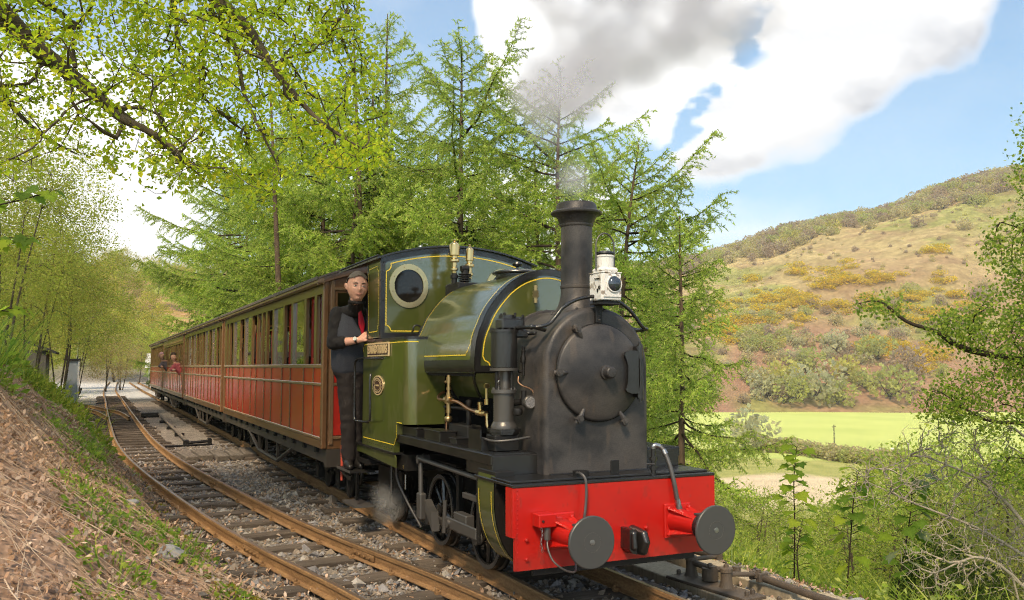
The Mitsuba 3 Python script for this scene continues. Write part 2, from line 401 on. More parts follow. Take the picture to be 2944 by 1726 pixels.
# smokebox
def arch(r, zc, z0, n=28):
    a = arc(0, zc, r, 0, 180, n); return [(r, z0), *map(tuple, a), (-r, z0)]
def arch_shell(sections, z0, zc, cap=True):
    """sections: (y, radius); an upside-down U swept through them and closed at the front."""
    mb_v, mb_f = [], []; n = None
    for y, r in sections:
        pts = [(r, z0 + (zc - z0) * t) for t in np.linspace(0, 1, 7)[:-1]] + [tuple(q) for q in arc(0, zc, r, 0, 180, 33)] + [(-r, zc - (zc - z0) * t) for t in np.linspace(0, 1, 7)[1:]]
        n = len(pts); mb_v.append([(x, y, z) for x, z in pts])
    v = np.array(mb_v).reshape(-1, 3); k = len(sections)
    i, j = np.meshgrid(np.arange(k - 1), np.arange(n - 1), indexing='ij')
    q = np.stack([i * n + j, i * n + j + 1, (i + 1) * n + j + 1, (i + 1) * n + j], -1).reshape(-1, 4)
    f = np.vstack([q[:, [0, 1, 2]], q[:, [0, 2, 3]]])
    if cap:
        ce = len(v); v = np.vstack([v, [[0, sections[0][0], zc - .2]]]); j = np.arange(n - 1)
        f = np.vstack([f, np.stack([j + 1, j, j * 0 + ce], 1), [[0, n - 1, ce]]])
    return v, f
SBZ = 1.462
sb = L('smokebox', arch_shell([(5.056, .366), (5.058, .374), (5.064, .388), (5.078, .398), (5.10, .402), (5.72, .402), (5.735, .405)], .753, SBZ), 'smokebox_paint', 40)
put('rear_flange', arch_shell([(5.70, .4035), (5.702, .418), (5.745, .42), (5.747, .36)], .753, SBZ, False), 'smokebox_paint', sb, 40)
rv = MB()
for a in np.linspace(20, 160, 14): rv.add(dome((.419 * math.cos(math.radians(a)), 5.722, SBZ + .419 * math.sin(math.radians(a))), (math.cos(math.radians(a)), 0, math.sin(math.radians(a))), .008, .006))
for z in np.linspace(.80, 1.4, 8): rv.add(dome((-.4185, 5.722, z), (-1, 0, 0), .008, .006))
rv.put('rivet', 'smokebox_paint', sb, stuff=True)
put('foot_angle', box(-.37, .37, 5.035, 5.056, .753, .775, .003), 'black_paint', sb)
DZ = 1.425
dr_ = L('smokebox_door', lathe([(0, -.070), (.05, -.069), (.13, -.060), (.20, -.045), (.27, -.026), (.308, -.010), (.318, -.004), (.322, .004), (.320, .03)], (0, 5.028, DZ), 'y', 56), 'smokebox_paint', 50)
put('rim', tube([(.320 * math.cos(a), 5.040, DZ + .320 * math.sin(a)) for a in np.linspace(0, 2 * PI, 56, endpoint=False)], .009, 8, closed=True), 'black_iron', dr_, True)
put('centre_knob', lathe([(0, -.085), (.030, -.083), (.037, -.076), (.038, -.03), (.048, -.026), (.050, .0)], (.004, 4.965, DZ), 'y', 28), 'smokebox_paint', dr_, 40)
for (x, z) in ((-.19, 1.712), (-.325, 1.425), (-.175, 1.122), (.17, 1.10)):
    d = np.array([x, 0, z - DZ]); d /= np.linalg.norm(d); o = np.array([x, 5.03, z])
    dg = MB(); dg.add(tube([o - d * .075 + [0, -.02, 0], o - d * .03 + [0, -.03, 0], o + d * .03 + [0, -.012, 0]], [.010, .018, .016], 8))
    dg.add(cyl(o + [0, .03, 0], o + [0, -.055, 0], .013, 10)); dg.add(tube([o + [0, -.022, 0], o + [0, -.046, 0]], .026, 6))
    dg.put('clamp', 'smokebox_paint', dr_, 35)
hp = poly([(.145, 1.54), (.155, 1.56), (.19, 1.572), (.255, 1.568), (.255, 1.285), (.20, 1.283), (.165, 1.295), (.152, 1.312), (.165, 1.34), (.172, 1.38), (.172, 1.47), (.16, 1.51)])
put('hinge_plate', extrude(hp, 4.952, 4.968, 'xz'), 'black_paint', dr_)
put('hinge_web', extrude(hp.buffer(-.02), 4.9685, 5.035, 'xz'), 'smokebox_paint', dr_)
hg = MB()
for z0, z1 in ((1.245, 1.335), (1.515, 1.612)): hg.add(cyl((.278, 4.972, z0), (.278, 4.972, z1), .021, 14)); hg.add(box(.25, .278, 4.958, 5.05, z0 + .012, z1 - .012))
hg.add(cyl((.278, 4.972, 1.225), (.278, 4.972, 1.63), .010, 10)); hg.add(box(.27, .315, 4.985, 5.056, 1.27, 1.60))
hg.put('hinge', 'black_paint', dr_, 35)
L('lamp_bracket', MB().add(box(-.028, .022, 5.030, 5.056, 1.755, 1.885, .003)).add(box(-.06, .10, 4.93, 5.056, 1.872, 1.884, .003)).mesh(), 'black_iron')
lb = scene and MB()
for z in (1.775, 1.80, 1.83): lb.add(dome((-.003, 5.030, z), (0, -1, 0), .009, .008))
L('bracket_bolt', lb.mesh(), 'smokebox_paint')
# chimney
CY = 5.335
base = []
for k in range(9):
    t = k / 8; base.append((.112 + .075 * (1 - t) ** 2.2, 1.80 + .205 * t))
chm = L('chimney', lathe(base + [(.116, 2.008), (.1175, 2.014), (.1175, 2.026), (.1115, 2.03), (.1095, 2.44), (.114, 2.445), (.117, 2.452), (.117, 2.462)], (0, CY, 0), 'z', 40), 'smokebox_paint', 35)
put('cap', lathe([(.112, 2.455), (.119, 2.465), (.124, 2.48), (.140, 2.512), (.152, 2.525), (.178, 2.532), (.181, 2.537), (.181, 2.546), (.172, 2.553), (.150, 2.558), (.145, 2.566), (.140, 2.598), (.134, 2.609), (.127, 2.613), (.118, 2.611), (.110, 2.600), (.100, 2.50)], (0, CY, 0), 'z', 40), 'smokebox_paint', chm, 35)
put('flue', lathe([(.099, 2.60), (.098, 2.1)], (0, CY, 0), 'z', 28), 'dark_void', chm)
rv = MB()
for a in np.linspace(0, 2 * PI, 18, endpoint=False):
    x = .178 * math.cos(a); y = CY + .178 * math.sin(a)
    if x * x < .16: rv.add(dome((x, y, SBZ + math.sqrt(.402 ** 2 - x * x) + .003), (0, 0, 1), .011, .010))
rv.put('base_bolt', 'smokebox_paint', chm, stuff=True)
# handrail round the smokebox front
hr = L('handrail', tube(smoothline([(-.475, 5.62, 1.722), (-.475, 5.2, 1.722), (-.465, 5.12, 1.722), (-.415, 5.085, 1.725), (-.352, 5.08, 1.748), (-.30, 5.08, 1.80), (-.25, 5.08, 1.855), (-.15, 5.08, 1.908), (-.03, 5.08, 1.934), (.09, 5.08, 1.930), (.19, 5.08, 1.900), (.263, 5.08, 1.856), (.32, 5.08, 1.80), (.36, 5.085, 1.755), (.40, 5.10, 1.728), (.44, 5.16, 1.722), (.45, 5.62, 1.722)], 5), .0125, 10), 'black_paint', True)
for q in ((-.475, 5.10), (.45, 5.2)):
    s_ = -1 if q[0] < 0 else 1
    put('knob', MB().add(lathe([(0, -.02), (.014, -.014), (.02, 0), (.014, .014), (0, .02)], (q[0], q[1], 1.722), 'z', 12)).add(tube([(q[0], q[1], 1.722), (q[0] - s_ * .10, q[1], 1.715)], [.010, .026], 10)).mesh(), 'black_paint', hr, True)

# boiler, tank
L('boiler', lathe([(0, 5.74), (.37, 5.742), (.375, 7.6), (0, 7.61)], (0, 0, 1.44), 'y', 40), 'green_paint', 35)
L('firebox', box(-.40, .40, 6.86, 8.0, .74, 1.80, .02), 'black_iron')
L('boiler_band', MB().add(lathe([(.372, 6.30), (.380, 6.302), (.380, 6.34), (.372, 6.342)], (0, 0, 1.44), 'y', 40)).mesh(), 'black_paint', 35)
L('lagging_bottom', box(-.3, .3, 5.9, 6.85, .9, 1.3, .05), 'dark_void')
TP = [(-.592, 1.425), (-.600, 1.455), (-.601, 1.50), (-.598, 1.56), (-.588, 1.642), (-.570, 1.71), (-.545, 1.768), (-.508, 1.85), (-.465, 1.917), (-.410, 1.985), (-.348, 2.049), (-.28, 2.10), (-.206, 2.141), (-.13, 2.168), (-.059, 2.184), (0, 2.188)]
TPs = smoothline([(x, 0, z) for x, z in TP], 4)[:, [0, 2]]
full = np.vstack([TPs, TPs[-2::-1] * [-1, 1]])
inner = Polygon(full).difference(Polygon(arch(.385, 1.44, 1.2, 40)))
if inner.geom_type != 'Polygon': inner = max(inner.geoms, key=lambda g: g.area)
def sweep_profile(prof, ys, s=None):
    k = len(prof); v = np.vstack([np.stack([prof[:, 0] * (1 if s is None else s[i]), np.full(k, y), prof[:, 1]], 1) for i, y in enumerate(ys)])
    i, j = np.meshgrid(np.arange(len(ys) - 1), np.arange(k - 1), indexing='ij')
    q = np.stack([i * k + j, (i + 1) * k + j, (i + 1) * k + j + 1, i * k + j + 1], -1).reshape(-1, 4)
    return v, np.vstack([q[:, [0, 1, 2]], q[:, [0, 2, 3]]])
tank = L('saddle_tank', MB().add(sweep_profile(full, [5.768, 7.06])).add(extrude(inner, 5.764, 5.769)).add(extrude(inner, 7.06, 7.065)).mesh(), 'green_paint', 30)
pin = Polygon(full)
frame_ = pin.difference(pin.buffer(-.046)).difference(Polygon(arch(.385, 1.44, 1.2, 40)))
put('front_angle', extrude(max(getattr(frame_, 'geoms', [frame_]), key=lambda g: g.area), 5.752, 5.7645), 'black_paint', tank)
bandp = full * 1.0
nr = np.gradient(bandp, axis=0); nr = np.stack([-nr[:, 1], nr[:, 0]], 1); nr /= np.linalg.norm(nr, axis=1, keepdims=True)
out = bandp + nr * .0025
put('edge_band', sweep_profile(out, [5.7525, 5.832]), 'black_paint', tank, 30)
put('rear_band', sweep_profile(out, [7.035, 7.064]), 'black_paint', tank, 30)
low = out[: int(.085 * len(out))]
for sgn in (1, -1):
    put('bottom_band', sweep_profile((low * [sgn, 1])[::sgn], [5.832, 7.035]), 'black_paint', tank, 30)
put('tank_bottom', box(-.59, -.33, 5.77, 7.06, 1.416, 1.424), 'black_paint', tank)
rv = MB()
for y in np.linspace(5.85, 7.0, 26): rv.add(tube([(-.56, y, 1.418), (-.56, y, 1.392)], [.012, .009], 6))
rv.put('rivet', 'black_iron', tank, stuff=True)
iN = int(.10 * len(out)); seg = out[iN: len(out) // 2 + 8]
nrm3 = np.stack([nr[:, 0], nr[:, 0] * 0, nr[:, 1]], 1)[iN: len(out) // 2 + 8]
def curve_strip(seg2, nrm2, y, w=.008):
    k = len(seg2); v = np.vstack([np.stack([seg2[:, 0], np.full(k, yy), seg2[:, 1]], 1) + nrm2 * .001 for yy in (y, y + w)]); i = np.arange(k - 1)
    return v, np.vstack([np.stack([i, i + 1, k + i + 1], 1), np.stack([i, k + i + 1, k + i], 1)])
ln = MB(); ln.add(curve_strip(seg[3:], nrm3[3:], 5.846))
y0, z0 = 5.85, seg[3, 1]
q = [(seg[3, 0] - .003, 5.85, z0), (-.6035, 5.858, z0 - .028), (-.6035, 5.875, z0 - .048), (-.6035, 5.90, z0 - .055), (-.6035, 5.905, z0 - .075), (-.6035, 6.98, z0 - .075), (-.6035, 6.985, z0 - .05), (-.6035, 7.01, z0 - .035)]
ln.add(lining(q, .008, (-1, 0, 0), .002)); ln.add(curve_strip(seg[:int(len(seg) * .62)], nrm3[:int(len(seg) * .62)], 7.015))
inn = np.array(pin.buffer(-.066).exterior.coords); inn = inn[(inn[:, 1] > 1.53)]
a0 = np.argmin(inn[:, 0]); inn = np.roll(inn, -np.argmin(np.where(inn[:, 0] < 0, inn[:, 1], 9)), 0)
if inn[1, 1] < inn[0, 1]: inn = inn[::-1]
inn = inn[np.abs(inn[:, 1]) > 1.53]; 
if inn[2, 0] > 0: inn = inn[::-1]
ln.add(lining(np.stack([inn[:, 0], inn[:, 0] * 0 + 5.764, inn[:, 1]], 1), .009, (0, -1, 0), .003))
b0 = inn[0]; ln.add(lining([(b0[0], 5.764, b0[1]), (b0[0] + .015, 5.764, b0[1] - .03), (b0[0] + .045, 5.764, b0[1] - .045), (b0[0] + .06, 5.764, b0[1] - .075), (b0[0] + .075, 5.764, b0[1] - .085)], .009, (0, -1, 0), .003))
ln.put('lining', 'yellow_line', tank)
fl = L('filler_lid', lathe([(.165, 2.15), (.172, 2.165), (.172, 2.195), (.20, 2.20), (.203, 2.208), (.20, 2.216), (.15, 2.232), (0, 2.240)], (0, 6.30, 0), 'z', 36), 'black_paint', 40)
put('knob', lathe([(.012, 2.235), (.012, 2.262), (.034, 2.268), (.042, 2.283), (.036, 2.298), (0, 2.306)], (0, 6.30, 0), 'z', 20), 'black_paint', fl, 40)
L('clack_cock', MB().add(cyl((-.13, 5.72, 1.93), (-.13, 5.72, 2.06), .014, 10)).add(box(-.145, -.115, 5.70, 5.74, 1.97, 2.02)).mesh(), 'brass_dull', 35)

# safety valves and whistle base on the tank
mt = L('valve_mount', MB().add(box(-.19, .05, 7.10, 7.42, 1.75, 2.205, .01)).add(cyl((-.148, 7.3, 2.20), (-.148, 7.3, 2.30), .026, 12)).add(cyl((-.148, 7.3, 2.255), (-.148, 7.3, 2.285), .036, 12)).mesh(), 'black_iron', 35)
sp = MB()
for z in (2.205, 2.225, 2.245, 2.265, 2.285): sp.add(lathe([(.03, z), (.058, z + .004), (.058, z + .012), (.03, z + .017)], (-.055, 7.28, 0), 'z', 18))
sp.add(cyl((-.055, 7.28, 2.29), (-.055, 7.28, 2.33), .03, 14)); sp.add(cyl((-.09, 7.28, 2.34), (-.02, 7.28, 2.35), .03, 12))
sp.put('blower_valve', 'black_iron', LOCO, 35)
for (x, zb, zt, r) in ((-.148, 2.29, 2.612, .046), (.0, 2.25, 2.575, .036)):
    h = zt - zb
    v_ = L('safety_valve', lathe([(.018, zb), (.020, zb + .10 * h), (.032, zb + .12 * h), (.032, zb + .17 * h), (.020, zb + .19 * h), (.020, zb + .33 * h), (.042, zb + .36 * h), (.042, zb + .42 * h), (.026, zb + .45 * h), (.026, zb + .52 * h)], (x, 7.3, 0), 'z', 20), 'brass', 35)
    put('bonnet', lathe([(.026, zb + .52 * h), (r * .96, zb + .525 * h), (r, zb + .54 * h), (r, zb + .82 * h), (r * .9, zb + .86 * h), (r * .45, zb + .90 * h), (r * .30, zb + .93 * h), (r * .36, zb + .97 * h), (0, zb + h)], (x, 7.3, 0), 'z', 20), 'brass', v_, 35)

# cab
CYF = 7.55
def roofz(x, e=2.436, c=2.565): return c - (c - e) * (x / .755) ** 2
xs = np.linspace(-.752, .752, 25)
sheet = Polygon([(-.752, 1.722), (.752, 1.722), *[(x, roofz(x)) for x in xs[::-1]]])
def ell(cx, cz, a, b, n=40): return [(cx + a * math.cos(t), cz + b * math.sin(t)) for t in np.linspace(0, 2 * PI, n, endpoint=False)]
SPX, SPZ = .492, 2.193
SPC = {-1: -.492, 1: .452}
for s_ in (-1, 1): sheet = sheet.difference(Polygon(ell(SPC[s_], SPZ, .142, .154)))
cab = L('cab_front', extrude(sheet, CYF, CYF + .008), 'green_paint')
for s_ in (-1, 1):
    w_ = L('spectacle', extrude(Polygon(ell(SPC[s_], SPZ, .184, .200), [ell(SPC[s_], SPZ, .138, .150)]), CYF - .012, CYF - .0005), 'spectacle_brass', label=None)
    put('pane', extrude(Polygon(ell(SPC[s_], SPZ, .1405, .1525)), CYF + .002, CYF + .004), 'window_dark', w_)
    sc = MB()
    for k in range(8):
        a = k * PI / 4 + .3; sc.add(dome((SPC[s_] + .161 * math.cos(a), CYF - .012, SPZ + .175 * math.sin(a)), (0, -1, 0), .007, .005))
    sc.put('screw', 'brass_dull', w_, stuff=True)
edge = sheet.envelope
trim = Polygon([(-.754, 1.724), (-.716, 1.724), (-.716, 2.385), *[(x, roofz(x) - .05) for x in xs[1:-1]], (.716, 2.385), (.716, 1.724), (.754, 1.724), *[(x, roofz(x) + .002) for x in xs[::-1]]])
put('edge_angle', extrude(trim.buffer(0), CYF - .006, CYF - .0008), 'black_paint', cab)
put('front_ledge', MB().add(box(-.757, .757, CYF - .028, CYF - .007, 1.712, 1.765, .003)).mesh(), 'black_paint', cab)
crn = lambda cx, cz, r, a0, a1: [(cx + r * math.cos(math.radians(a)), CYF, cz + r * math.sin(math.radians(a))) for a in np.linspace(a0, a1, 7)]
lin = [(-.36, CYF, 1.783), (-.655, CYF, 1.783)] + crn(-.712, 1.783, .052, 0, 90)[1:] + [(-.704, CYF, 1.84), (-.704, CYF, 2.318)] + crn(-.712, 2.372, .052, -90, 20)[1:] + [(x, CYF, roofz(x) - .075) for x in np.linspace(-.64, .64, 24)]
put('lining', lining(lin, .009, (0, -1, 0), .0015), 'yellow_line', cab)
rv = MB()
for z in np.linspace(1.80, 2.40, 8): rv.add(dome((-.736, CYF - .006, z), (0, -1, 0), .008, .006)); rv.add(dome((-.754, CYF + .02, z), (-1, 0, 0), .008, .006))
rv.put('rivet', 'black_paint', cab, stuff=True)
put('grab_handle', tube(smoothline([(-.462, 7.54, 1.775), (-.462, 7.50, 1.79), (-.462, 7.495, 1.82), (-.43, 7.495, 1.835), (-.395, 7.495, 1.82), (-.395, 7.50, 1.79), (-.395, 7.54, 1.775)], 4), .008, 8), 'black_paint', cab, True)
# the tank-side ledge and the side tank with its rounded front corner
ST = [(-.750, 8.10), (-.750, 6.91)] + [(-.65 - .10 * math.cos(a), 6.91 - .10 * math.sin(a)) for a in np.linspace(.1, PI / 2, 10)] + [(-.42, 6.81), (-.42, 8.10)]
side = L('side_tank', extrude(Polygon(ST), .992, 1.688, 'xy'), 'green_paint', 30)
put('lower_panel', extrude(poly([(7.135, .742), (8.10, .742), (8.10, .9915), (7.05, .9915), (7.06, .90), (7.08, .87), (7.12, .84)]), -.750, -.70, 'yz'), 'green_paint', side)
put('top_plate', extrude(Polygon(ST).buffer(.006), 1.6885, 1.711, 'xy'), 'black_paint', side, 30)
put('valance', MB().add(extrude(poly([(7.13, .725), (8.30, .725), (8.30, .745), (7.13, .745)]), -.762, -.66, 'yz')).mesh(), 'black_paint', side)
put('valance_strip', MB().add(extrude(poly([(7.10, .62), (8.10, .66), (8.30, .66), (8.30, .722), (7.13, .722), (7.10, .70)]), -.745, -.735, 'yz')).mesh(), 'green_paint', side)
rv = MB()
for y in np.linspace(7.2, 8.05, 14): rv.add(dome((-.750, y, .772), (-1, 0, 0), .006, .004))
rv.put('rivet', 'black_iron', side, stuff=True)
ln = MB()
ln.add(lining([(-.750, 8.094, 1.60), (-.750, 8.094, 1.632), (-.750, 8.075, 1.648), (-.750, 8.065, 1.668), (-.750, 7.93, 1.668)], .0075))
ln.add(lining([(-.750, 7.29, 1.668), (-.750, 6.92, 1.668)], .0075))
ln.add(lining([(-.750, 8.07, .808), (-.750, 7.125, .808), (-.750, 7.108, .83), (-.750, 7.07, .87), (-.750, 7.066, .95), (-.750, 7.064, .981)], .0075))
ln.add(lining([(-.7502, 7.064, 1.000), (-.7502, 6.92, 1.000)], .0075))
cr_ = np.array([(x, y, 1.668) for x, y in ST[2:12]]); 
ln.add((np.vstack([cr_ + [-.0015, -.0015, -.004], cr_ + [-.0015, -.0015, .004]]), np.vstack([[[i, i + 1, len(cr_) + i + 1], [i, len(cr_) + i + 1, len(cr_) + i]] for i in range(len(cr_) - 1)]).reshape(-1, 3)))
ln.put('lining', 'yellow_line', side)
# cab side above: quarter panel, roof, rear
qp = L('cab_side', extrude(poly([(CYF + .004, 1.722), (7.955, 1.722), (7.975, 1.76), (7.975, 2.34), (7.955, 2.42), (CYF + .004, 2.432)]), -.752, -.744, 'yz'), 'green_paint')
put('corner_angle', box(-.756, -.7525, CYF - .006, CYF + .034, 1.722, 2.436), 'black_paint', qp)
put('rear_angle', box(-.756, -.741, 7.956, 7.982, 1.722, 2.42), 'black_paint', qp)
put('lining', lining([(-.752, 7.94, 2.31), (-.752, 7.935, 2.345), (-.752, 7.93, 2.365), (-.752, 7.66, 2.372), (-.752, 7.645, 2.34), (-.752, 7.62, 2.32), (-.752, 7.62, 1.84), (-.752, 7.64, 1.80), (-.752, 7.65, 1.782), (-.752, 7.90, 1.778), (-.752, 7.93, 1.82), (-.752, 7.94, 1.84), (-.752, 7.94, 2.31)], .0085), 'yellow_line', qp)
cr_ = MB()
for k in range(5): cr_.add(tube([(-.745, 7.62 + k * .075, 1.722), (-.748, 7.62 + k * .075, 1.752)], .007, 8))
put('sheet_bolt', cr_.mesh(), 'steel_dull', qp)
rf = sweep_profile(np.array([(x, roofz(x) + .004) for x in np.linspace(-.80, .80, 25)]), [7.515, 8.87])
rf2 = sweep_profile(np.array([(x, roofz(x) + .020) for x in np.linspace(-.80, .80, 25)]), [7.515, 8.87])
roof = L('cab_roof', MB().add(rf).add(rf2).add(sweep_profile(np.array([(-.80, roofz(.80) + .004), (-.80, roofz(.80) + .02)]), [7.515, 8.87])).mesh(), 'black_paint')
fe = [(x, roofz(x) + .004) for x in np.linspace(-.80, .80, 25)] + [(x, roofz(x) + .020) for x in np.linspace(.80, -.80, 25)]
put('roof_front_edge', extrude(Polygon(fe), 7.508, 7.5148), 'black_paint', roof)
put('rain_strip', tube([(-.785, 7.52, roofz(.785) + .03), (-.785, 8.86, roofz(.785) + .03)], .010, 6), 'black_iron', roof)
L('cab_floor', box(-.74, .74, 8.0, 8.82, .56, .60), 'black_iron')
L('cab_backhead', box(-.35, .35, 7.62, 8.0, 1.2, 2.05, .03), 'black_iron')
L('cab_far_side', MB().add(box(.742, .75, 7.56, 8.0, .74, 2.43)).add(box(.742, .75, 8.5, 8.85, .74, 2.43)).add(box(.742, .75, 8.0, 8.5, .74, 1.65)).mesh(), 'green_paint')
L('cab_back', MB().add(box(-.70, .742, 8.82, 8.83, .60, 1.45)).add(box(-.70, -.42, 8.82, 8.83, 1.45, 2.42)).add(box(.42, .742, 8.82, 8.83, 1.45, 2.42)).mesh(), 'black_paint')
L('cab_rear_side', MB().add(box(-.746, -.738, 8.56, 8.80, .55, .98)).mesh(), 'green_paint')
put('lining', lining([(-.746, 8.60, .95), (-.746, 8.585, .80), (-.746, 8.57, .66)], .009), 'yellow_line', LOCO)
st = L('cab_step', MB().add(box(-.86, -.62, 8.12, 8.58, .468, .488)).add(extrude(poly([(8.10, .44), (8.45, .44), (8.60, .49), (8.60, .47), (8.10, .40)]), -.86, -.85, 'yz')).mesh(), 'black_iron')
put('step_edge', box(-.866, -.8605, 8.12, 8.60, .470, .492), 'steel_dull', st)
put('step_hanger', box(-.80, -.78, 8.10, 8.13, .22, .47), 'black_iron', st)
put('step_hanger', box(-.80, -.78, 8.42, 8.45, .22, .47), 'black_iron', st)
L('lower_step', MB().add(extrude(poly([(8.02, .16), (8.46, .16), (8.46, .18), (8.02, .18)]), -.84, -.66, 'yz')).mesh(), 'steel_dull')
L('red_rod', cyl((-.805, 8.63, .345), (-.805, 8.63, .735), .014, 12), 'red_rod')
gl = L('grab_rail', tube(smoothline([(-.748, 7.47, 1.535), (-.80, 7.60, 1.537), (-.815, 8.00, 1.54), (-.82, 8.10, 1.52), (-.82, 8.14, 1.47), (-.82, 8.145, 1.30), (-.82, 8.14, 1.0), (-.82, 8.08, .96), (-.80, 7.98, .957), (-.748, 7.90, .957)], 5), .0105, 8), 'black_paint', True)
L('grab_rail', tube(smoothline([(-.80, 7.67, 1.40), (-.812, 7.655, 1.32), (-.812, 7.645, 1.02), (-.81, 7.70, .975), (-.80, 7.82, .962), (-.748, 7.90, .957)], 5), .0105, 8), 'black_paint', True)
L('grab_rail', tube(smoothline([(-.81, 8.58, 1.40), (-.82, 8.58, 1.3), (-.82, 8.57, 1.0), (-.82, 8.52, .965), (-.81, 8.40, .957)], 5), .0115, 8), 'black_paint', True)
# plates
npz = 1.615
pl = L('nameplate', box(-.7665, -.7525, 7.262, 7.925, npz - .062, npz + .062, .003), 'plate_brass')
put('field', box(-.7685, -.7667, 7.282, 7.905, npz - .047, npz + .047), 'plate_dark', pl)
tm = meshkit.text_mesh('EDWARD THOMAS', .072, .004, bold=True); v = np.array(tm.vertices); v[:, 0] *= .585 / v[:, 0].max(); v[:, 1] -= v[:, 1].min()
put('lettering', (np.stack([-.7686 - v[:, 2], 7.886 - v[:, 0], npz - .036 + v[:, 1]], 1), np.array(tm.faces)), 'plate_brass', pl)
def oval(a, b, n=40): return Polygon([(a * math.cos(t), b * math.sin(t)) for t in np.linspace(0, 2 * PI, n, endpoint=False)])
def on_side(pg, cy, cz, x0, x1): return extrude(affinity.translate(pg, cy, cz), x0, x1, 'yz')
wp = L('works_plate', on_side(oval(.166, .088), 7.60, 1.297, -.760, -.7525), 'plate_brass')
put('field', on_side(oval(.150, .076), 7.60, 1.297, -.7615, -.7602), 'plate_dark', wp)
put('band', on_side(oval(.094, .046).difference(oval(.088, .042)), 7.60, 1.297, -.764, -.7617), 'plate_brass', wp)
mk = MB()
for k in range(26):
    t = 2 * PI * k / 26
    if abs(math.sin(t)) > .18: mk.add(box(-.764, -.7617, 7.60 + .122 * math.cos(t) - .006, 7.60 + .122 * math.cos(t) + .006, 1.297 + .061 * math.sin(t) - .007, 1.297 + .061 * math.sin(t) + .007))
for k in range(7): mk.add(box(-.764, -.7617, 7.545 + k * .016, 7.554 + k * .016, 1.290, 1.304))
mk.put('raised_mark', 'plate_brass', wp)
# ---------------------------------------------------------------- brake pump, pipes, wheels and motion
pr('plate_dark', (.05, .022, .012), .5)
pr('red_rod', (.45, .07, .04), .4)
pr('window_dark', (.012, .010, .008), .06, .5)
pr('tank_shadow', (.006, .006, .006), .9, .1)
PX, PY = -.545, 5.375
pump = L('air_pump', lathe([(.0, 1.455), (.088, 1.455), (.090, 1.46), (.090, 1.69), (0, 1.69)], (PX, PY, 0), 'z', 32), 'black_paint', 35)
put('top_flange', lathe([(0, 1.69), (.098, 1.6905), (.098, 1.712), (0, 1.7125)], (PX, PY, 0), 'z', 28), 'black_paint', pump, 35)
tb = MB()
for a in np.linspace(0, 2 * PI, 12, endpoint=False): tb.add(hexbolt((PX + .087 * math.cos(a), PY + .087 * math.sin(a), 1.7125), (0, 0, 1), .008, .010))
tb.put('flange_bolt', 'black_iron', pump, stuff=True)
put('valve_chest', MB().add(box(PX - .04, PX + .125, PY - .06, PY + .065, 1.7128, 1.79, .012)).add(cyl((PX + .02, PY, 1.785), (PX + .02, PY, 1.812), .055, 20)).add(cyl((PX + .10, PY - .01, 1.70), (PX + .10, PY - .01, 1.80), .045, 16)).add(box(PX + .06, PX + .16, PY - .055, PY + .05, 1.66, 1.71, .008)).mesh(), 'black_paint', pump, 35)
tb = MB()
for dx, dy in ((-.02, -.05), (.06, -.05), (.10, .04), (.0, .05), (.12, -.045)): tb.add(hexbolt((PX + dx, PY + dy, 1.812 if abs(dx - .02) < .05 else 1.80), (0, 0, 1), .009, .012))
tb.put('chest_bolt', 'black_iron', pump, stuff=True)
put('bottom_flange', lathe([(0, 1.434), (.095, 1.4345), (.097, 1.4545), (0, 1.4548)], (PX, PY, 0), 'z', 28), 'steel_dull', pump, 35)
put('piston_rod', cyl((PX + .01, PY, 1.30), (PX + .01, PY, 1.436), .035, 16), 'steel_dull', pump, 35)
sp = MB()
for a in np.linspace(.4, 2 * PI + .4, 5)[:-1]: sp.add(cyl((PX + .07 * math.cos(a), PY + .07 * math.sin(a), 1.30), (PX + .07 * math.cos(a), PY + .07 * math.sin(a), 1.436), .011, 8))
sp.put('pillar', 'black_iron', pump, 35)
put('oil_cock', tube(smoothline([(PX - .05, PY - .03, 1.31), (PX - .055, PY - .03, 1.34), (PX - .06, PY - .035, 1.36), (PX - .05, PY - .035, 1.372)]), .005, 6), 'steel', pump, True)
put('middle_flange', lathe([(0, 1.282), (.080, 1.2825), (.086, 1.286), (.086, 1.310), (0, 1.3105)], (PX, PY, 0), 'z', 28), 'steel_dull', pump, 35)
tb = MB()
for a in np.linspace(0, 2 * PI, 10, endpoint=False): tb.add(hexbolt((PX + .073 * math.cos(a), PY + .073 * math.sin(a), 1.3105), (0, 0, 1), .007, .010))
tb.put('flange_bolt', 'steel_dull', pump, stuff=True)
put('lower_cylinder', lathe([(.070, 1.2825), (.071, 1.28), (.071, 1.10), (.076, 1.09), (.084, 1.075), (.088, 1.062), (.088, 1.05), (0, 1.05)], (PX, PY, 0), 'z', 32), 'pump_grey', pump, 35)
pr('pump_grey', (.10, .092, .082), .36, .5, metal=.5)
hexp = [(PX + .115 * math.cos(a), PY + .115 * math.sin(a)) for a in np.linspace(.2, 2 * PI + .2, 9)[:-1]]
put('base_flange', MB().add(extrude(Polygon(hexp), 1.030, 1.0495, 'xy')).add(extrude(Polygon(hexp).buffer(-.012), 1.012, 1.030, 'xy')).mesh(), 'black_paint', pump)
put('base_stay', tube(smoothline([(PX - .125, PY + .09, .985), (PX - .12, PY - .10, .978), (PX - .02, PY - .16, .985), (PX + .12, PY - .15, 1.0)]), .008, 8), 'steel_dull', pump, True)
put('base_leg', MB().add(box(PX - .10, PX + .08, PY - .08, PY + .08, .90, 1.012, .01)).mesh(), 'black_iron', pump)
st = put('strainer', lathe([(0, .0), (.040, .001), (.044, .004), (.044, .05), (.03, .065), (0, .066)], (0, 0, 0), 'y', 28), None if 0 else 'pump_grey', pump, 35, at=T().translate([PX + .115, PY - .175, 1.228]))
me = MB()
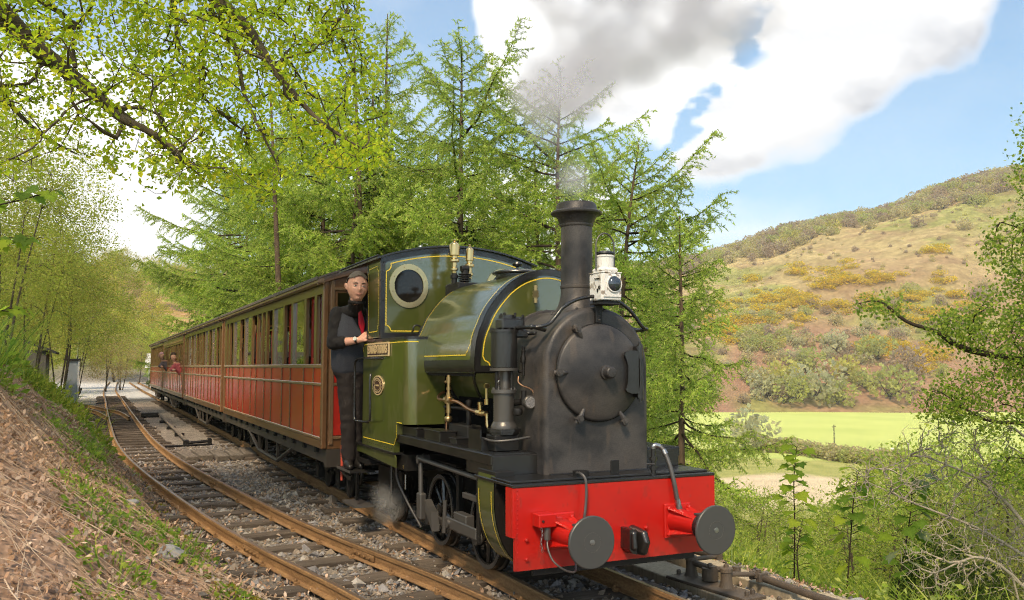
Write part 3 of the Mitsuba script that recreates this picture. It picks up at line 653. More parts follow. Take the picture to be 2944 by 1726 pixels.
for i in range(-6, 7):
    for j in range(-6, 7):
        x, z = (i + .5 * (j % 2)) * .0066, j * .0058
        if x * x + z * z < .037 ** 2: me.add(tube([(x + .0026 * math.cos(t), -.0008, z + .0026 * math.sin(t)) for t in np.linspace(0, 2 * PI, 7)[:-1]], .0009, 4, closed=True))
m_ = me.mesh(); put('mesh', (m_[0] + [PX + .115, PY - .175, 1.228], m_[1]), 'steel', pump + '__strainer')
put('neck', MB().add(cyl((PX + .085, PY - .13, 1.23), (PX + .085, PY - .13, 1.305), .018, 12)).add(tube([(PX + .085, PY - .10, 1.23), (PX + .06, PY - .03, 1.22)], .022, 10)).add(lathe([(0, -.03), (.03, -.02), (.034, 0), (.03, .02), (0, .03)], (PX + .06, PY - .09, 1.165), 'z', 16)).mesh(), 'black_iron', pump, 35)
L('copper_pipe', tube(smoothline([(PX + .06, PY - .10, 1.40), (PX + .055, PY - .11, 1.36), (PX + .08, PY - .13, 1.335), (PX + .12, PY - .14, 1.32), (PX + .145, PY - .15, 1.29), (PX + .148, PY - .155, 1.2), (PX + .15, PY - .15, 1.10), (PX + .15, PY - .15, .95), (PX + .152, PY - .15, .90)]), .005, 7), 'copper', True)
L('lubricator', MB().add(cyl((PX + .135, PY - .02, 1.40), (PX + .135, PY - .02, 1.60), .012, 10)).add(lathe([(0, 1.50), (.02, 1.49), (.022, 1.52), (.012, 1.545), (.016, 1.57), (0, 1.59)], (PX + .135, PY - .02, 0), 'z', 12)).add(cyl((PX + .135, PY - .02, 1.43), (PX + .10, PY - .02, 1.43), .01, 8)).mesh(), 'black_iron', 35)
L('steam_pipe', MB().add(tube(smoothline([(PX + .11, PY - .03, 1.725), (PX + .16, PY - .05, 1.69), (PX + .19, PY - .1, 1.69)]), .012, 8)).mesh(), 'black_paint', True)
# brass pipework under the tank
X0 = -.585
pw = MB()
for z0, z1, r in ((1.385, 1.40, .014), (1.34, 1.385, .020), (1.305, 1.34, .014), (1.285, 1.305, .021), (1.265, 1.285, .014), (1.24, 1.265, .021), (1.18, 1.24, .030), (1.135, 1.18, .018), (1.11, 1.135, .022), (1.085, 1.11, .014)):
    pw.add(tube([(X0, 6.30, z0), (X0, 6.30, z1)], r, 8))
pw.add(tube([(X0, 6.36, 1.21), (X0, 6.24, 1.205)], .026, 8)); pw.add(tube([(X0, 6.355, 1.345), (X0, 6.30, 1.345)], .008, 6)); pw.add(lathe([(0, -.012), (.012, 0), (0, .012)], (X0, 6.37, 1.345), 'z', 8))
L('feed_valve', pw.mesh(), 'brass_dull', 30)
L('drain_cup', lathe([(0, 1.035), (.026, 1.045), (.032, 1.065), (.026, 1.085), (0, 1.09)], (X0, 6.30, 0), 'z', 16), 'brass_dull', True)
L('feed_pipe', tube(smoothline([(X0, 6.22, 1.203), (X0, 6.16, 1.203), (X0, 6.08, 1.195), (X0, 5.98, 1.175), (X0, 5.88, 1.155), (X0, 5.78, 1.145), (X0, 5.72, 1.143)]), .0125, 10), 'copper', True)
L('feed_pipe', tube(smoothline([(X0, 6.36, 1.21), (X0 + .01, 6.46, 1.205), (X0 + .02, 6.56, 1.207), (X0 + .04, 6.62, 1.23), (X0 + .10, 6.66, 1.26)]), .012, 10), 'copper', True)
cv = MB().add(tube([(X0, 5.73, 1.143), (X0, 5.66, 1.14)], .024, 8)).add(cyl((X0, 5.69, 1.14), (X0, 5.69, 1.20), .016, 8)).add(tube([(X0, 5.66, 1.135), (X0 - .0, 5.58, 1.14)], .018, 8))
cv.add(lathe([(.010, 1.19), (.018, 1.195), (.018, 1.215), (0, 1.22)], (X0, 5.69, 0), 'z', 10))
L('check_valve', cv.mesh(), 'brass', 30)
L('drain_pipe', tube([(X0, 5.575, 1.14), (X0, 5.57, 1.10), (X0, 5.565, 1.07), (X0, 5.56, 1.045)], [.014, .009, .012, .009], 8), 'brass', 30)
ov = MB().add(cyl((X0 + .0, 5.575, 1.20), (X0, 5.575, 1.35), .011, 10)).add(box(X0 - .016, X0 + .016, 5.56, 5.59, 1.315, 1.345)).add(cyl((X0, 5.575, 1.20), (X0, 5.575, 1.24), .018, 8))
L('oil_pipe', ov.mesh(), 'brass', 30)
L('cross_bar', cyl((-.50, 5.9, 1.145), (-.52, 6.55, 1.145), .012, 8), 'black_iron')
L('copper_drain', tube([(-.56, 6.40, 1.06), (-.56, 6.41, .90)], .009, 8), 'copper')
# wheels: two coupled axles and a trailing axle
def wheel(name, y, r, sx, spokes, rod_a=None, bs='black_paint'):
    x = sx * .395
    prof = [(r - .045, -.045), (r + .018, -.045), (r + .020, -.038), (r + .016, -.022), (r, -.017), (r - .004, .036), (r - .012, .042), (r - .040, .042), (r - .045, .034)]
    k = L(name, lathe([(a, sx * (-1) * (-b) + 0) for a, b in prof], (x, y, r), 'x', 40), bs, 35)
    pts = MB()
    pts.add(lathe([(0, -.035 * 1), (.055, -.035), (.055, .05), (.045, .056), (0, .056)] if sx > 0 else [(0, .035), (.055, .035), (.055, -.05), (.045, -.056), (0, -.056)], (x, y, r), 'x', 20))
    for a in np.linspace(0, 2 * PI, spokes, endpoint=False):
        pts.add(tube([(x, y + .045 * math.cos(a), r + .045 * math.sin(a)), (x, y + (r - .035) * math.cos(a), r + (r - .035) * math.sin(a))], [.020, .015], 6))
    pts.put('spokes', bs, k, 35)
    if sx < 0: put('tyre_face', lathe([(r - .004, -.0435), (r - .036, -.0435)], (x, y, r), 'x', 40), 'steel_dull', k)
    return k
for sx in (-1, 1):
    wheel('driving_wheel', 5.93, .29, sx, 9); wheel('driving_wheel', 6.86, .29, sx, 9); wheel('trailing_wheel', 8.12, .20, sx, 8)
for y, r in ((5.93, .29), (6.86, .29), (8.12, .20)): L('axle', cyl((-.39, y, r), (.39, y, r), .045, 14), 'black_iron', 35)
for sx in (-1, 1):
    rx = sx * .50
    L('coupling_rod', MB().add(box(rx - .014, rx + .014, 5.93, 6.86, .205, .245, .004)).add(cyl((rx - .02, 5.93, .225), (rx + .02, 5.93, .225), .048, 18)).add(cyl((rx - .02, 6.86, .225), (rx + .02, 6.86, .225), .048, 18)).mesh(), 'steel_dull', 35)
    cr_ = L('connecting_rod', MB().add(box(rx - .05, rx - .022, 6.30, 6.86, .225, .275, .004)).add(cyl((rx - .055, 6.86, .235), (rx - .02, 6.86, .235), .055, 18)).mesh(), 'steel_dull', 35)
    # cylinder with its sheet casing: an S-curved plate in section
    sec = [(.735, .775), (.742, .70), (.742, .60), (.735, .52), (.715, .43), (.68, .34), (.63, .265), (.57, .215), (.50, .19)]
    cas = smoothline([(sx * a, 0, b) for a, b in sec], 4)[:, [0, 2]]
    if sx > 0: cas = cas[::-1]
    y0, y1 = 5.10, 5.36
    cyk = L('cylinder_casing', sweep_profile(cas, [y0, y1]), 'green_paint', 40)
    body = Polygon(np.vstack([cas, [[sx * .30, cas[-1, 1] if sx < 0 else .19], [sx * .30, .73]]])).buffer(0)
    if body.geom_type != 'Polygon': body = max(body.geoms, key=lambda g: g.area)
    put('end_cover', MB().add(extrude(body.buffer(-.006), y1 - .004, y1)).add(extrude(body.buffer(-.006), y0 + .001, y0 + .005)).mesh(), 'black_iron', cyk)
    if sx < 0:
        nrm = np.gradient(cas, axis=0); nrm = np.stack([nrm[:, 1], nrm[:, 0] * 0, -nrm[:, 0]], 1); nrm /= np.linalg.norm(nrm, axis=1, keepdims=True)
        ln = MB()
        for yy in (y0 + .028, y1 - .035): ln.add(curve_strip(cas[5:-2], nrm[5:-2], yy))
        v, f = ln.mesh(); 
        put('lining', (v - [.003, 0, 0.001], f), 'yellow_line', cyk)
        put('top_block', box(-.735, -.60, y0 - .01, y1 + .02, .70, .80, .005), 'black_iron', cyk)
    put('slide_bar', box(sx * .60, sx * .57, 5.36, 5.98, .515, .555, .004), 'steel_dull', cyk)
    cx_ = L('crosshead', MB().add(box(sx * .62, sx * .55, 5.86, 6.10, .27, .40, .006)).add(box(sx * .645, sx * .625, 5.62, 6.20, .275, .352, .006)).add(cyl((sx * .66, 6.14, .31), (sx * .55, 6.14, .31), .032, 12)).mesh(), 'steel_dull', 35)
    L('motion_bracket', MB().add(extrude(poly([(6.62, .42), (6.60, .33), (6.44, .20), (6.47, .34), (6.54, .37)]), sx * .66, sx * .60, 'yz')).add(cyl((sx * .63, 6.26, .22), (sx * .63, 6.24, .46), .016, 10)).mesh(), 'steel_dull')
    L('hanging_link', MB().add(cyl((sx * .63, 6.80, .72), (sx * .63, 6.78, .30), .020, 12)).add(box(sx * .655, sx * .60, 6.73, 6.83, .24, .45, .01)).add(cyl((sx * .66, 6.80, .715), (sx * .56, 6.80, .715), .034, 14)).mesh(), 'steel_dull', 35)
    L('reach_rod', tube([(sx * .645, 6.80, .722), (sx * .64, 5.40, .695)], .017, 10), 'steel_dull')
    L('brake_hanger', box(sx * .44, sx * .40, 6.44, 6.50, .15, .62), 'black_iron')
    L('brake_hanger', box(sx * .44, sx * .40, 7.28, 7.36, .12, .5), 'black_iron')
    L('spring', MB().add(extrude(poly([(6.5, .66), (6.86, .60), (7.2, .66), (7.2, .69), (6.5, .69)]), sx * .44, sx * .36, 'yz')).mesh(), 'black_iron')
    L('trailing_frame', MB().add(box(sx * .47, sx * .45, 7.75, 8.5, .18, .50)).add(box(sx * .49, sx * .43, 8.06, 8.18, .12, .34, .01)).mesh(), 'black_iron')
L('cylinder_drain', MB().add(cyl((-.66, 7.09, .72), (-.66, 7.09, .60), .014, 8)).add(lathe([(0, .60), (.022, .61), (.026, .635), (.012, .66)], (-.66, 7.09, 0), 'z', 10)).mesh(), 'brass_dull', 35)
L('drain_tube', cyl((-.66, 7.09, .56), (-.66, 7.09, .44), .008, 8), 'steel')
L('sand_pipe', tube(smoothline([(-.62, 7.42, .66), (-.62, 7.45, .5), (-.55, 7.38, .3), (-.45, 7.28, .08)]), .012, 8), 'steel_dull', True)
L('sand_pipe', tube([(-.62, 7.6, .66), (-.62, 7.6, .35)], .010, 8), 'steel_dull', True)
L('brake_cylinder', cyl((-.2, 7.9, .35), (.2, 7.9, .35), .12, 18), 'black_iron', 35)

# ---------------------------------------------------------------- white oil lamp on its bracket
lamp = thing('oil_lamp', 'worn white square oil lamp with round lens on the bracket before the chimney', 'lamp')
lx0, lx1, ly0, ly1 = -.016, .139, 4.975, 5.135
put('body', box(lx0, lx1, ly0, ly1, 1.906, 2.088, .006), 'white_worn', lamp)
put('lid', box(lx0 - .004, lx1 + .004, ly0 - .004, ly1 + .004, 2.0885, 2.096, .003), 'white_worn', lamp)
put('hood', MB().add(box(lx0 + .012, lx1 - .012, ly0 + .012, ly1 - .012, 2.096, 2.128, .012)).mesh(), 'white_worn', lamp)
lcx, lcy = (lx0 + lx1) / 2, (ly0 + ly1) / 2
put('chimney', lathe([(.058, 2.126), (.058, 2.20), (.064, 2.203), (.064, 2.212), (.056, 2.215)], (lcx, lcy, 0), 'z', 28), 'white_worn', lamp, 35)
put('vent_cap', lathe([(.052, 2.205), (.054, 2.222), (.066, 2.226), (.064, 2.236), (.04, 2.243), (0, 2.246)], (lcx, lcy, 0), 'z', 24), 'black_paint', lamp, 35)
put('handle', tube(smoothline([(lcx - .072, lcy, 2.11), (lcx - .072, lcy, 2.26), (lcx - .066, lcy, 2.31), (lcx - .04, lcy, 2.35), (lcx, lcy, 2.366), (lcx + .04, lcy, 2.35), (lcx + .066, lcy, 2.31), (lcx + .072, lcy, 2.26), (lcx + .072, lcy, 2.11)], 5), .0055, 8), 'steel_dull', lamp, True)
put('front_plate', box(lx0 + .012, lx1 - .006, ly0 - .008, ly0 - .0005, 1.925, 2.082, .003), 'white_worn', lamp)
lz = 2.015; lxx = .076
put('lens_ring', tube([(lxx + .054 * math.cos(a), ly0 - .012, lz + .054 * math.sin(a)) for a in np.linspace(0, 2 * PI, 36, endpoint=False)], .006, 8, closed=True), 'white_worn', lamp, True)
put('lens', lathe([(0, -.030), (.02, -.028), (.036, -.022), (.048, -.012), (.052, 0)], (lxx, ly0 - .009, lz), 'y', 32), 'lamp_lens', lamp, True)
put('latch', MB().add(box(lx0 - .006, lx0, 5.02, 5.03, 1.96, 1.985)).add(cyl((lx0 - .004, 5.0, 2.05), (lx0 - .004, 5.06, 2.052), .004, 6)).add(tube([(lx0 - .004, 5.0 + .008 * math.cos(t), 1.99 + .012 * math.sin(t)) for t in np.linspace(0, 2 * PI, 10)[:-1]], .003, 5, closed=True)).mesh(), 'black_iron', lamp)
put('foot', box(lx0 + .02, lx1 - .02, ly0 + .02, ly1 - .01, 1.888, 1.9055), 'black_iron', lamp)
def P_white(p, n, uv):
    a = fbm(p.x * 40, p.y * 40, p.z * 22, 3)
    return mix((.72, .70, .66), (.25, .20, .15), smoothstep(.60, .70, a) * .9)
pr('white_worn', proc(P_white), .38, .5)
pr('lamp_lens', (.02, .028, .04), .04, .9, coat=1.0, coatg=1.0)
# ---------------------------------------------------------------- coaches
def P_red(p, n, uv):
    a = fbm(p.x * 1.7, p.y * 1.7, p.z * 1.7, 2)
    return mix((.52, .030, .022), (.66, .045, .028), a)
def P_brown(p, n, uv):
    g = fbm(p.x * 9, p.y * 3, p.z * 12, 3)
    return mix((.17, .078, .034), (.25, .125, .055), g)
gloss('coach_red', proc(P_red), .03, 1.9)
gloss('coach_brown', proc(P_brown), .08, 1.65)
gloss('coach_upper', (.165, .095, .038), .04, 1.9)
pr('coach_bead', (.22, .13, .07), .24, .5, coat=.6)
pr('sash_red', (.33, .022, .012), .3, .5)
pr('coach_roof', (.13, .105, .085), .55, .3)
pr('underframe', (.055, .045, .036), .55, .4)
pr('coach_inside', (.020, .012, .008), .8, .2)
HW = .85
Z0, ZL, ZW, ZT, ZC, ZR = .592, 1.273, 1.461, 2.249, 2.348, 2.415
PIL = [0, .395, .905, 1.675, 2.22, 2.99, 3.56, 4.28, 4.77, 5.52, 6.06, 6.81, 7.30, 7.72]
WIN = [(.03, .28, 'q', 0), (.39, .81, 'd', 0), (.92, 1.57, 'g', 0), (1.68, 2.11, 'd', 0), (2.22, 2.85, 'g', 0), (2.98, 3.38, 'd', 1), (3.52, 3.76, 'q', 0), (3.87, 4.18, 'q', 0), (4.26, 4.70, 'd', 1), (4.82, 5.44, 'g', 0), (5.53, 5.97, 'd', 0), (6.04, 6.71, 'g', 0), (6.84, 7.23, 'd', 1), (7.39, 7.64, 'q', 0)]
def roofc(x, zc=2.60): return zc - (zc - ZR) * (abs(x) / .93) ** 2.2
GLASSY = []


def coach(y0, label, length=8.0, open_=False, scallop=False):
    c = thing('railway_coach', label, 'railway coach', None)
    s = length / 8.0; y1 = y0 + length
    P = lambda name, m, b, par=c, **k: put(name, m, b, par, **k)
    y = lambda t: y0 + .07 + t * s
    x = -HW
    # near side: recessed panels, proud beads
    for i in range(len(PIL) - 1):
        a, b = y(PIL[i]), y(PIL[i + 1])
        P('lower_panel', box(x + .006, x + .03, a, b, Z0 + .10, ZL), 'coach_red')
        P('waist_panel', box(x + .006, x + .03, a, b, ZL, ZW), 'coach_red')
    for t in PIL:
        P('vertical_bead', box(x - .006, x + .0055, y(t) - .016, y(t) + .016, Z0 + .10, ZW, .004), 'coach_brown')
    for z, h in ((ZL, .016), (ZW + .008, .020), (Z0 + .105, .016)):
        P('horizontal_bead', box(x - .010, x + .0054, y0 + .06, y1 - .06, z - h, z + h, .006), 'coach_bead')
    P('bottom_rail', box(x - .003, x + .04, y0 + .05, y1 - .05, Z0, Z0 + .088, .006), 'coach_brown')
    # window band: one board with openings
    band = sbox(y0 + .05, ZW + .03, y1 - .05, ZC)
    for a, b, k, dropped in WIN: band = band.difference(sbox(y(a), ZW + .032, y(b), ZT - (0.0 if not scallop else .12)))
    P('window_board', extrude(band, x, x + .035, 'yz'), 'coach_upper')
    for a, b, k, dropped in WIN:
        ya, yb = y(a), y(b)
        if open_: continue
        top = ZT - (.26 if dropped else 0)
        if k == 'd':
            sh = sbox(ya, ZW + .02, yb, top - .002).difference(sbox(ya + .05, ZW + .10, yb - .05, top - .06))
            w = P('sash', extrude(sh, x + .062, x + .085, 'yz'), 'sash_red')
            put('pane', box(x + .070, x + .074, ya + .045, yb - .045, ZW + .09, top - .05), 'coach_glass', w)
        elif k == 'g':
            P('window_pane', box(x + .026, x + .030, ya - .003, yb + .003, ZW + .03, ZT + .003), 'coach_glass')
        else:
            P('window_pane', box(x + .046, x + .050, ya - .003, yb + .003, ZW + .03, ZT + .003), 'coach_glass')
    if scallop:
        sc = [(y0 + .06, ZC)] + [(yy, ZT - .03 - .05 * abs(math.sin((yy - y0) * PI / .34))) for yy in np.arange(y0 + .06, y1 - .06, .03)] + [(y1 - .06, ZC)]
        P('scalloped_valance', extrude(Polygon(sc), x - .012, x - .003, 'yz'), 'coach_bead')
    # far side, ends, floor
    P('far_side', MB().add(box(HW - .03, HW, y0 + .05, y1 - .05, Z0, ZW)).add(box(HW - .03, HW, y0 + .05, y1 - .05, ZT, ZC)).mesh(), 'coach_brown')
    for t in PIL: P('far_pillar', box(HW - .03, HW, y(t) - .05, y(t) + .05, ZW, ZT), 'coach_brown')
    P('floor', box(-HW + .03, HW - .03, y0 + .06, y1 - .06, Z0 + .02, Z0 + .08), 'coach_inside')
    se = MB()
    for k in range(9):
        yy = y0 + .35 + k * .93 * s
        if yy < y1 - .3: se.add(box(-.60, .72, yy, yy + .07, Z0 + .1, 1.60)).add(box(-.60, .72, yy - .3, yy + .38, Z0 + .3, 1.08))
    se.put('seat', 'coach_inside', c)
    for ye, sg in ((y0, 1), (y1, -1)):
        e0, e1 = (ye + .02, ye + .05) if sg > 0 else (ye - .05, ye - .02)
        pts = [(-HW, Z0), (HW, Z0), (HW, ZR)] + [(xx, roofc(xx) - .03) for xx in np.linspace(.84, -.84, 15)] + [(-HW, ZR)]
        pg = Polygon(pts)
        holes = [sbox(-.70, 1.75, -.27, 2.26), sbox(.27, 1.75, .70, 2.26), sbox(-.19, 1.75, .19, 2.26)]
        for h in holes: pg = pg.difference(h.buffer(.04, join_style=1).buffer(-.02) if 0 else h)
        P('end_wall', extrude(pg, e0 + .004, e1, 'xz'), 'coach_brown')
        f0, f1 = (ye + .002, ye + .024) if sg > 0 else (ye - .024, ye - .002)
        eb = MB()
        for xx in (-.835, -.755, -.235, .235, .755, .835): eb.add(box(xx - .022, xx + .022, f0, f1, Z0 + .04, ZR - .02, .006))
        for z in (Z0 + .115, ZL, ZW + .008, 1.72, 2.30): eb.add(box(-.75, .75, f0 + .004, f1 - .002, z - .016, z + .016, .005))
        eb.put('end_bead', 'coach_bead', c)
        for xa, xb in ((-.735, -.257), (-.213, .213), (.257, .735)):
            g0, g1 = (ye + .0165, ye + .0235) if sg > 0 else (ye - .0235, ye - .0165)
            P('end_panel', box(xa, xb, g0, g1, Z0 + .14, ZL - .02), 'coach_red')
            P('end_panel', box(xa, xb, g0, g1, ZL + .02, ZW - .012), 'coach_red')
    for sx in (-1, 1):
        for ye in (y0 + .03, y1 - .03):
            P('corner_post', box(sx * (HW + .004), sx * (HW - .05), ye - .032, ye + .032, Z0, ZR, .01), 'coach_brown')
    # roof
    xs_ = np.linspace(-.93, .93, 25)
    up = np.array([(q, roofc(q)) for q in xs_]); dn = np.array([(q, roofc(q) - .02) for q in xs_])[::-1]
    P('roof', MB().add(sweep_profile(up[::-1], [y0 - .06, y1 + .06])).add(extrude(Polygon(np.vstack([up, dn])), y0 - .06, y1 + .06)).mesh(), 'coach_roof')
    P('cornice', box(-.935, -.855, y0 - .05, y1 + .05, ZC + .002, ZR - .004, .008), 'coach_bead')
    P('gutter', box(-.948, -.936, y0 - .06, y1 + .06, ZR - .032, ZR + .006, .003), 'coach_roof')
    for ye in (y0 - .03, y1 + .0):
        ar = [(q, roofc(q) - .021) for q in xs_] + [(q, roofc(q) - .085) for q in xs_[::-1]]
        P('end_arch', extrude(Polygon(ar), ye, ye + .03), 'coach_brown')
    # underframe
    P('solebar', MB().add(box(-.80, -.74, y0 + .05, y1 - .05, .44, Z0 - .004)).add(box(.74, .80, y0 + .05, y1 - .05, .44, Z0 - .004)).mesh(), 'underframe')
    for k in range(int(length / .62)): P('floor_bracket', box(-.835, -.74, y0 + .35 + k * .62, y0 + .43 + k * .62, .53, Z0 - .003), 'black_iron')
    for ye, sg in ((y0, 1), (y1, -1)):
        P('headstock', extrude(poly([(ye, .40), (ye + sg * .06, .40), (ye + sg * .34, .56), (ye + sg * .34, Z0 - .005), (ye, Z0 - .005)]), -.80, .80, 'yz'), 'underframe')
    ya = y0 + 1.75 * s; yb = y0 + 5.35 * s; yl, yr = y0 + 2.85 * s, y0 + 4.35 * s
    for xx in (-.78, .78):
        tr = MB()
        for p, q in (((ya, .47), (yl, .20)), ((yl, .20), (yr, .22)), ((yr, .22), (yb, .47))):
            tr.add(tube([(xx, p[0], p[1]), (xx, q[0], q[1])], .026, 6))
        for yy in (yl, yr, (yl + yr) / 2 + .1): tr.add(box(xx - .016, xx + .016, yy - .02, yy + .02, .2, .46))
        tr.put('truss', 'underframe', c)
    P('brake_box', box(-.5, .5, y0 + 3.0, y0 + 4.2, .25, .5), 'black_iron')
    for yb_ in (y0 + 1.05 * s, y1 - 1.05 * s):
        bg = P('bogie', MB().add(box(-.50, -.46, yb_ - .75, yb_ + .75, .26, .36)).add(box(.46, .50, yb_ - .75, yb_ + .75, .26, .36)).add(box(-.55, .55, yb_ - .08, yb_ + .08, .25, .42)).mesh(), 'black_iron')
        for dy in (-.5, .5):
            ax = MB()
            for sx in (-1, 1): ax.add(lathe([(0, -.03), (.20, -.03), (.21, -.02), (.195, 0), (.192, .04), (.16, .04), (.14, .02), (0, .02)], (sx * .38, yb_ + dy, .195), 'x', 24))
            ax.add(cyl((-.42, yb_ + dy, .195), (.42, yb_ + dy, .195), .04, 10)); ax.add(box(-.54, -.46, yb_ + dy - .08, yb_ + dy + .08, .12, .30)).add(box(.46, .54, yb_ + dy - .08, yb_ + dy + .08, .12, .30))
            ax.put('wheelset', 'black_iron', bg, 35)
            put('coil_spring', MB().add(tube([(-.50 + .05 * math.cos(t), yb_ + dy + .05 * math.sin(t), .26 + t * .0052) for t in np.linspace(0, 24, 90)], .011, 5)).mesh(), 'black_iron', bg, True)
    for sx in (-.45, .45):
        P('end_hose', tube(smoothline([(sx, y0 - .01, .50), (sx, y0 - .1, .42), (sx, y0 - .14, .30), (sx, y0 - .1, .22)]), .02, 8), 'black_iron', smooth=True)
    return c
scene['coach_glass'] = {'type': 'thindielectric', 'int_ior': 2.1}
coach(9.30, 'brown and red coach coupled directly behind the engine, its windows glazed with red sashes')
coach(17.68, 'second coach back from the engine, brown and red with glazed windows, between two other coaches')
coach(26.05, 'third coach back from the engine, scalloped valance over open windows with heads leaning out', open_=True, scallop=True)
coach(34.40, 'rearmost and most distant coach at the tail end of the train', open_=True)
for y in (17.30 + .19, 25.68 + .19, 34.05 + .18, 8.98 + .1): pass
for y in (9.05, 17.5, 25.86, 34.22):
    k = thing('coupling_bar', {9.05: 'black coupling between the engine cab and the first coach', 17.5: 'black coupling between the first and second coaches', 25.86: 'black coupling between the second and third coaches', 34.22: 'black coupling between the third and last coaches'}[y], 'coupling')
    put('bar', cyl((0, y - .22, .45), (0, y + .27, .45), .04, 10), 'black_iron', k)
    put('buffer_pad', MB().add(cyl((0, y - .05, .45), (0, y + .02, .45), .13, 16)).mesh(), 'black_iron', k)
# ---------------------------------------------------------------- the ground: one height function for everything
BED = -.146
FOOT = np.array([[-20, -1.2], [0, -1.45], [3, -1.65], [5, -1.8], [6.2, -1.95], [6.64, -2.06], [7.2, -2.15], [8, -2.25], [9.6, -2.38], [10.7, -2.40], [12.8, -2.46], [14.8, -2.62], [17.7, -2.86], [22.6, -3.05], [30.5, -3.5], [45, -4.5], [60, -7.5], [80, -10], [400, -14]])


def terrain(x, y, fine=True):
    x, y = np.asarray(x, float), np.asarray(y, float)
    d = np.interp(y, FOOT[:, 0], FOOT[:, 1]) - x
    q = np.stack([x, y, x * 0], -1)
    n = meshkit.fbm(q * .9, 3, 3) - .5; n2 = meshkit.fbm(q * .23 + 7, 2, 8) - .5
    d = d + n * .35
    near = np.clip((46 - y) / 10, 0, 1)
    t = np.clip(d, 0, None)
    bank = (.85 * np.minimum(t, 1.75) + .34 * np.clip(t - 1.75, 0, 4) + .16 * np.clip(t - 5.75, 0, 30)) * near + (1 - near) * (.16 * np.clip(t - 2, 0, 40))
    bank = bank * (.03 + .97 * np.clip((y - 2.2) / 6.0, 0, 1) ** 1.25)
    bank = bank + np.where(t > 0, (n * .22 + n2 * .3) * np.clip(t, 0, 1), 0)
    r = np.clip(x - 1.75 + n * .5, 0, None)
    drop = -(.36 * np.minimum(r, 10) + .46 * np.clip(r - 10, 0, 34) )
    drop = np.maximum(drop, -21.0) + np.where(r > 0, n * .30 * np.clip(r, 0, 1) + n2 * .5 * np.clip(r / 4, 0, 1), 0)
    drop = drop * np.clip((130 - y) / 40, 0, 1)
    z = BED + bank + drop + n * .03
    # the shoulder of hill that closes the valley beyond the line on the left
    far = np.clip(y - 95, 0, None); lhs = 1 / (1 + np.exp((x - 55 - (y - 100) * .12) / 14))
    z = z + np.minimum(far * .14, 40) * lhs + np.where(far > 0, n2 * 3 * np.clip(far / 60, 0, 1), 0)
    return z


def sheet(xs, ys, zfun):
    X, Y = np.meshgrid(xs, ys, indexing='ij'); Z = zfun(X, Y); n, m = X.shape
    v = np.stack([X, Y, Z], -1).reshape(-1, 3); i, j = np.meshgrid(np.arange(n - 1), np.arange(m - 1), indexing='ij')
    q = np.stack([i * m + j, (i + 1) * m + j, (i + 1) * m + j + 1, i * m + j + 1], -1).reshape(-1, 4)
    return v, np.vstack([q[:, [0, 1, 2]], q[:, [0, 2, 3]]])


def foot_dr(y):
    out = mi.Float(0)
    P_ = FOOT; r = mi.Float(float(P_[0, 1]))
    for (y0, x0), (y1, x1) in zip(P_[:-1], P_[1:]):
        r = dr.select(y >= float(y0), dr.lerp(mi.Float(float(x0)), mi.Float(float(x1)), dr.clip((y - float(y0)) / float(y1 - y0), 0, 1)), r)
    return r


def P_ground(p, n, uv):
    a = fbm(p.x * 7, p.y * 7, 1.0, 4); b = noise(p.x * 1.1, p.y * 1.1, 2.0); c = noise(p.x * 55, p.y * 55, 5.0)
    ballast = mix((.085, .073, .062), (.21, .18, .15), a) * (.65 + .7 * c)
    litter = mix((.19, .115, .075), (.42, .29, .21), a) * (.6 + .8 * c)
    green = mix((.07, .11, .018), (.22, .28, .06), a) * (.7 + .6 * c)
    d = foot_dr(p.y) - p.x + (b - .5) * .5
    left = smoothstep(-.25, .35, d)
    far = smoothstep(14.0, 19.0, p.y + (b - .5) * 6)
    lc = mix(litter, green, dr.clip(smoothstep(1.6, 2.6, d) * .8 + far, 0, 1))
    right = smoothstep(1.5, 2.1, p.x + (b - .5) * .5)
    col = mix(mix(ballast, lc, left), green, right)
    path = smoothstep(46.0, 52.0, p.y + (b - .5) * 3) * smoothstep(100.0, 90.0, p.y) * smoothstep(2.0, -.5, p.x) * smoothstep(-13.0, -9.0, p.x)
    col = mix(col, mix((.27, .26, .25), (.37, .36, .34), a), path)
    fr_ = smoothstep(95.0, 120.0, p.y)
    hill = mix(mix((.20, .16, .04), (.34, .20, .12), b), (.17, .19, .04), smoothstep(.4, .7, noise(p.x * .07, p.y * .07, 3.0)))
    return mix(col, hill, fr_)


pr('ground_soil', proc(P_ground), .95, .15)
xs = np.concatenate([np.arange(-90, -14, 2.5), np.arange(-14, -5, .5), np.arange(-5, 3, .12), np.arange(3, 12, .4), np.arange(12, 62, 2.0)])
ys = np.concatenate([np.arange(-30, 0, 1.5), np.arange(0, 20, .14), np.arange(20, 60, .6), np.arange(60, 130, 3), np.arange(130, 420, 8)])
put('ground', sheet(xs, ys, terrain), 'ground_soil', smooth=True)
tag('ground', 'trackside earth with ballast, brown leaf bank and grassy slope', kind='structure')

# valley floor and the far hillside: depth u and offset s are measured square to the valley
A_ = np.array([math.sin(math.radians(25.3)), math.cos(math.radians(25.3))]); B_ = np.array([A_[1], -A_[0]])


def hill_z(u, s):
    n = meshkit.fbm(np.stack([u * .012, s * .012, u * 0], -1), 4, 21) - .5
    crest = np.clip(54 + .262 * s + 12 * n, 22, 330)
    t = np.clip((u - 440) / 350, 0, 1.0)
    prof = 1 - (1 - t) ** 1.55
    z = -21.5 + (crest + 21.5) * prof + n * 26 * np.clip((u - 450) / 80, 0, 1) * (1 - t * .6)
    z = z - np.clip(u - 790, 0, None) * .12
    return np.maximum(z, -22.5) + 1.2 * (meshkit.fbm(np.stack([u * .05, s * .05, u * 0], -1), 3, 5) - .5)


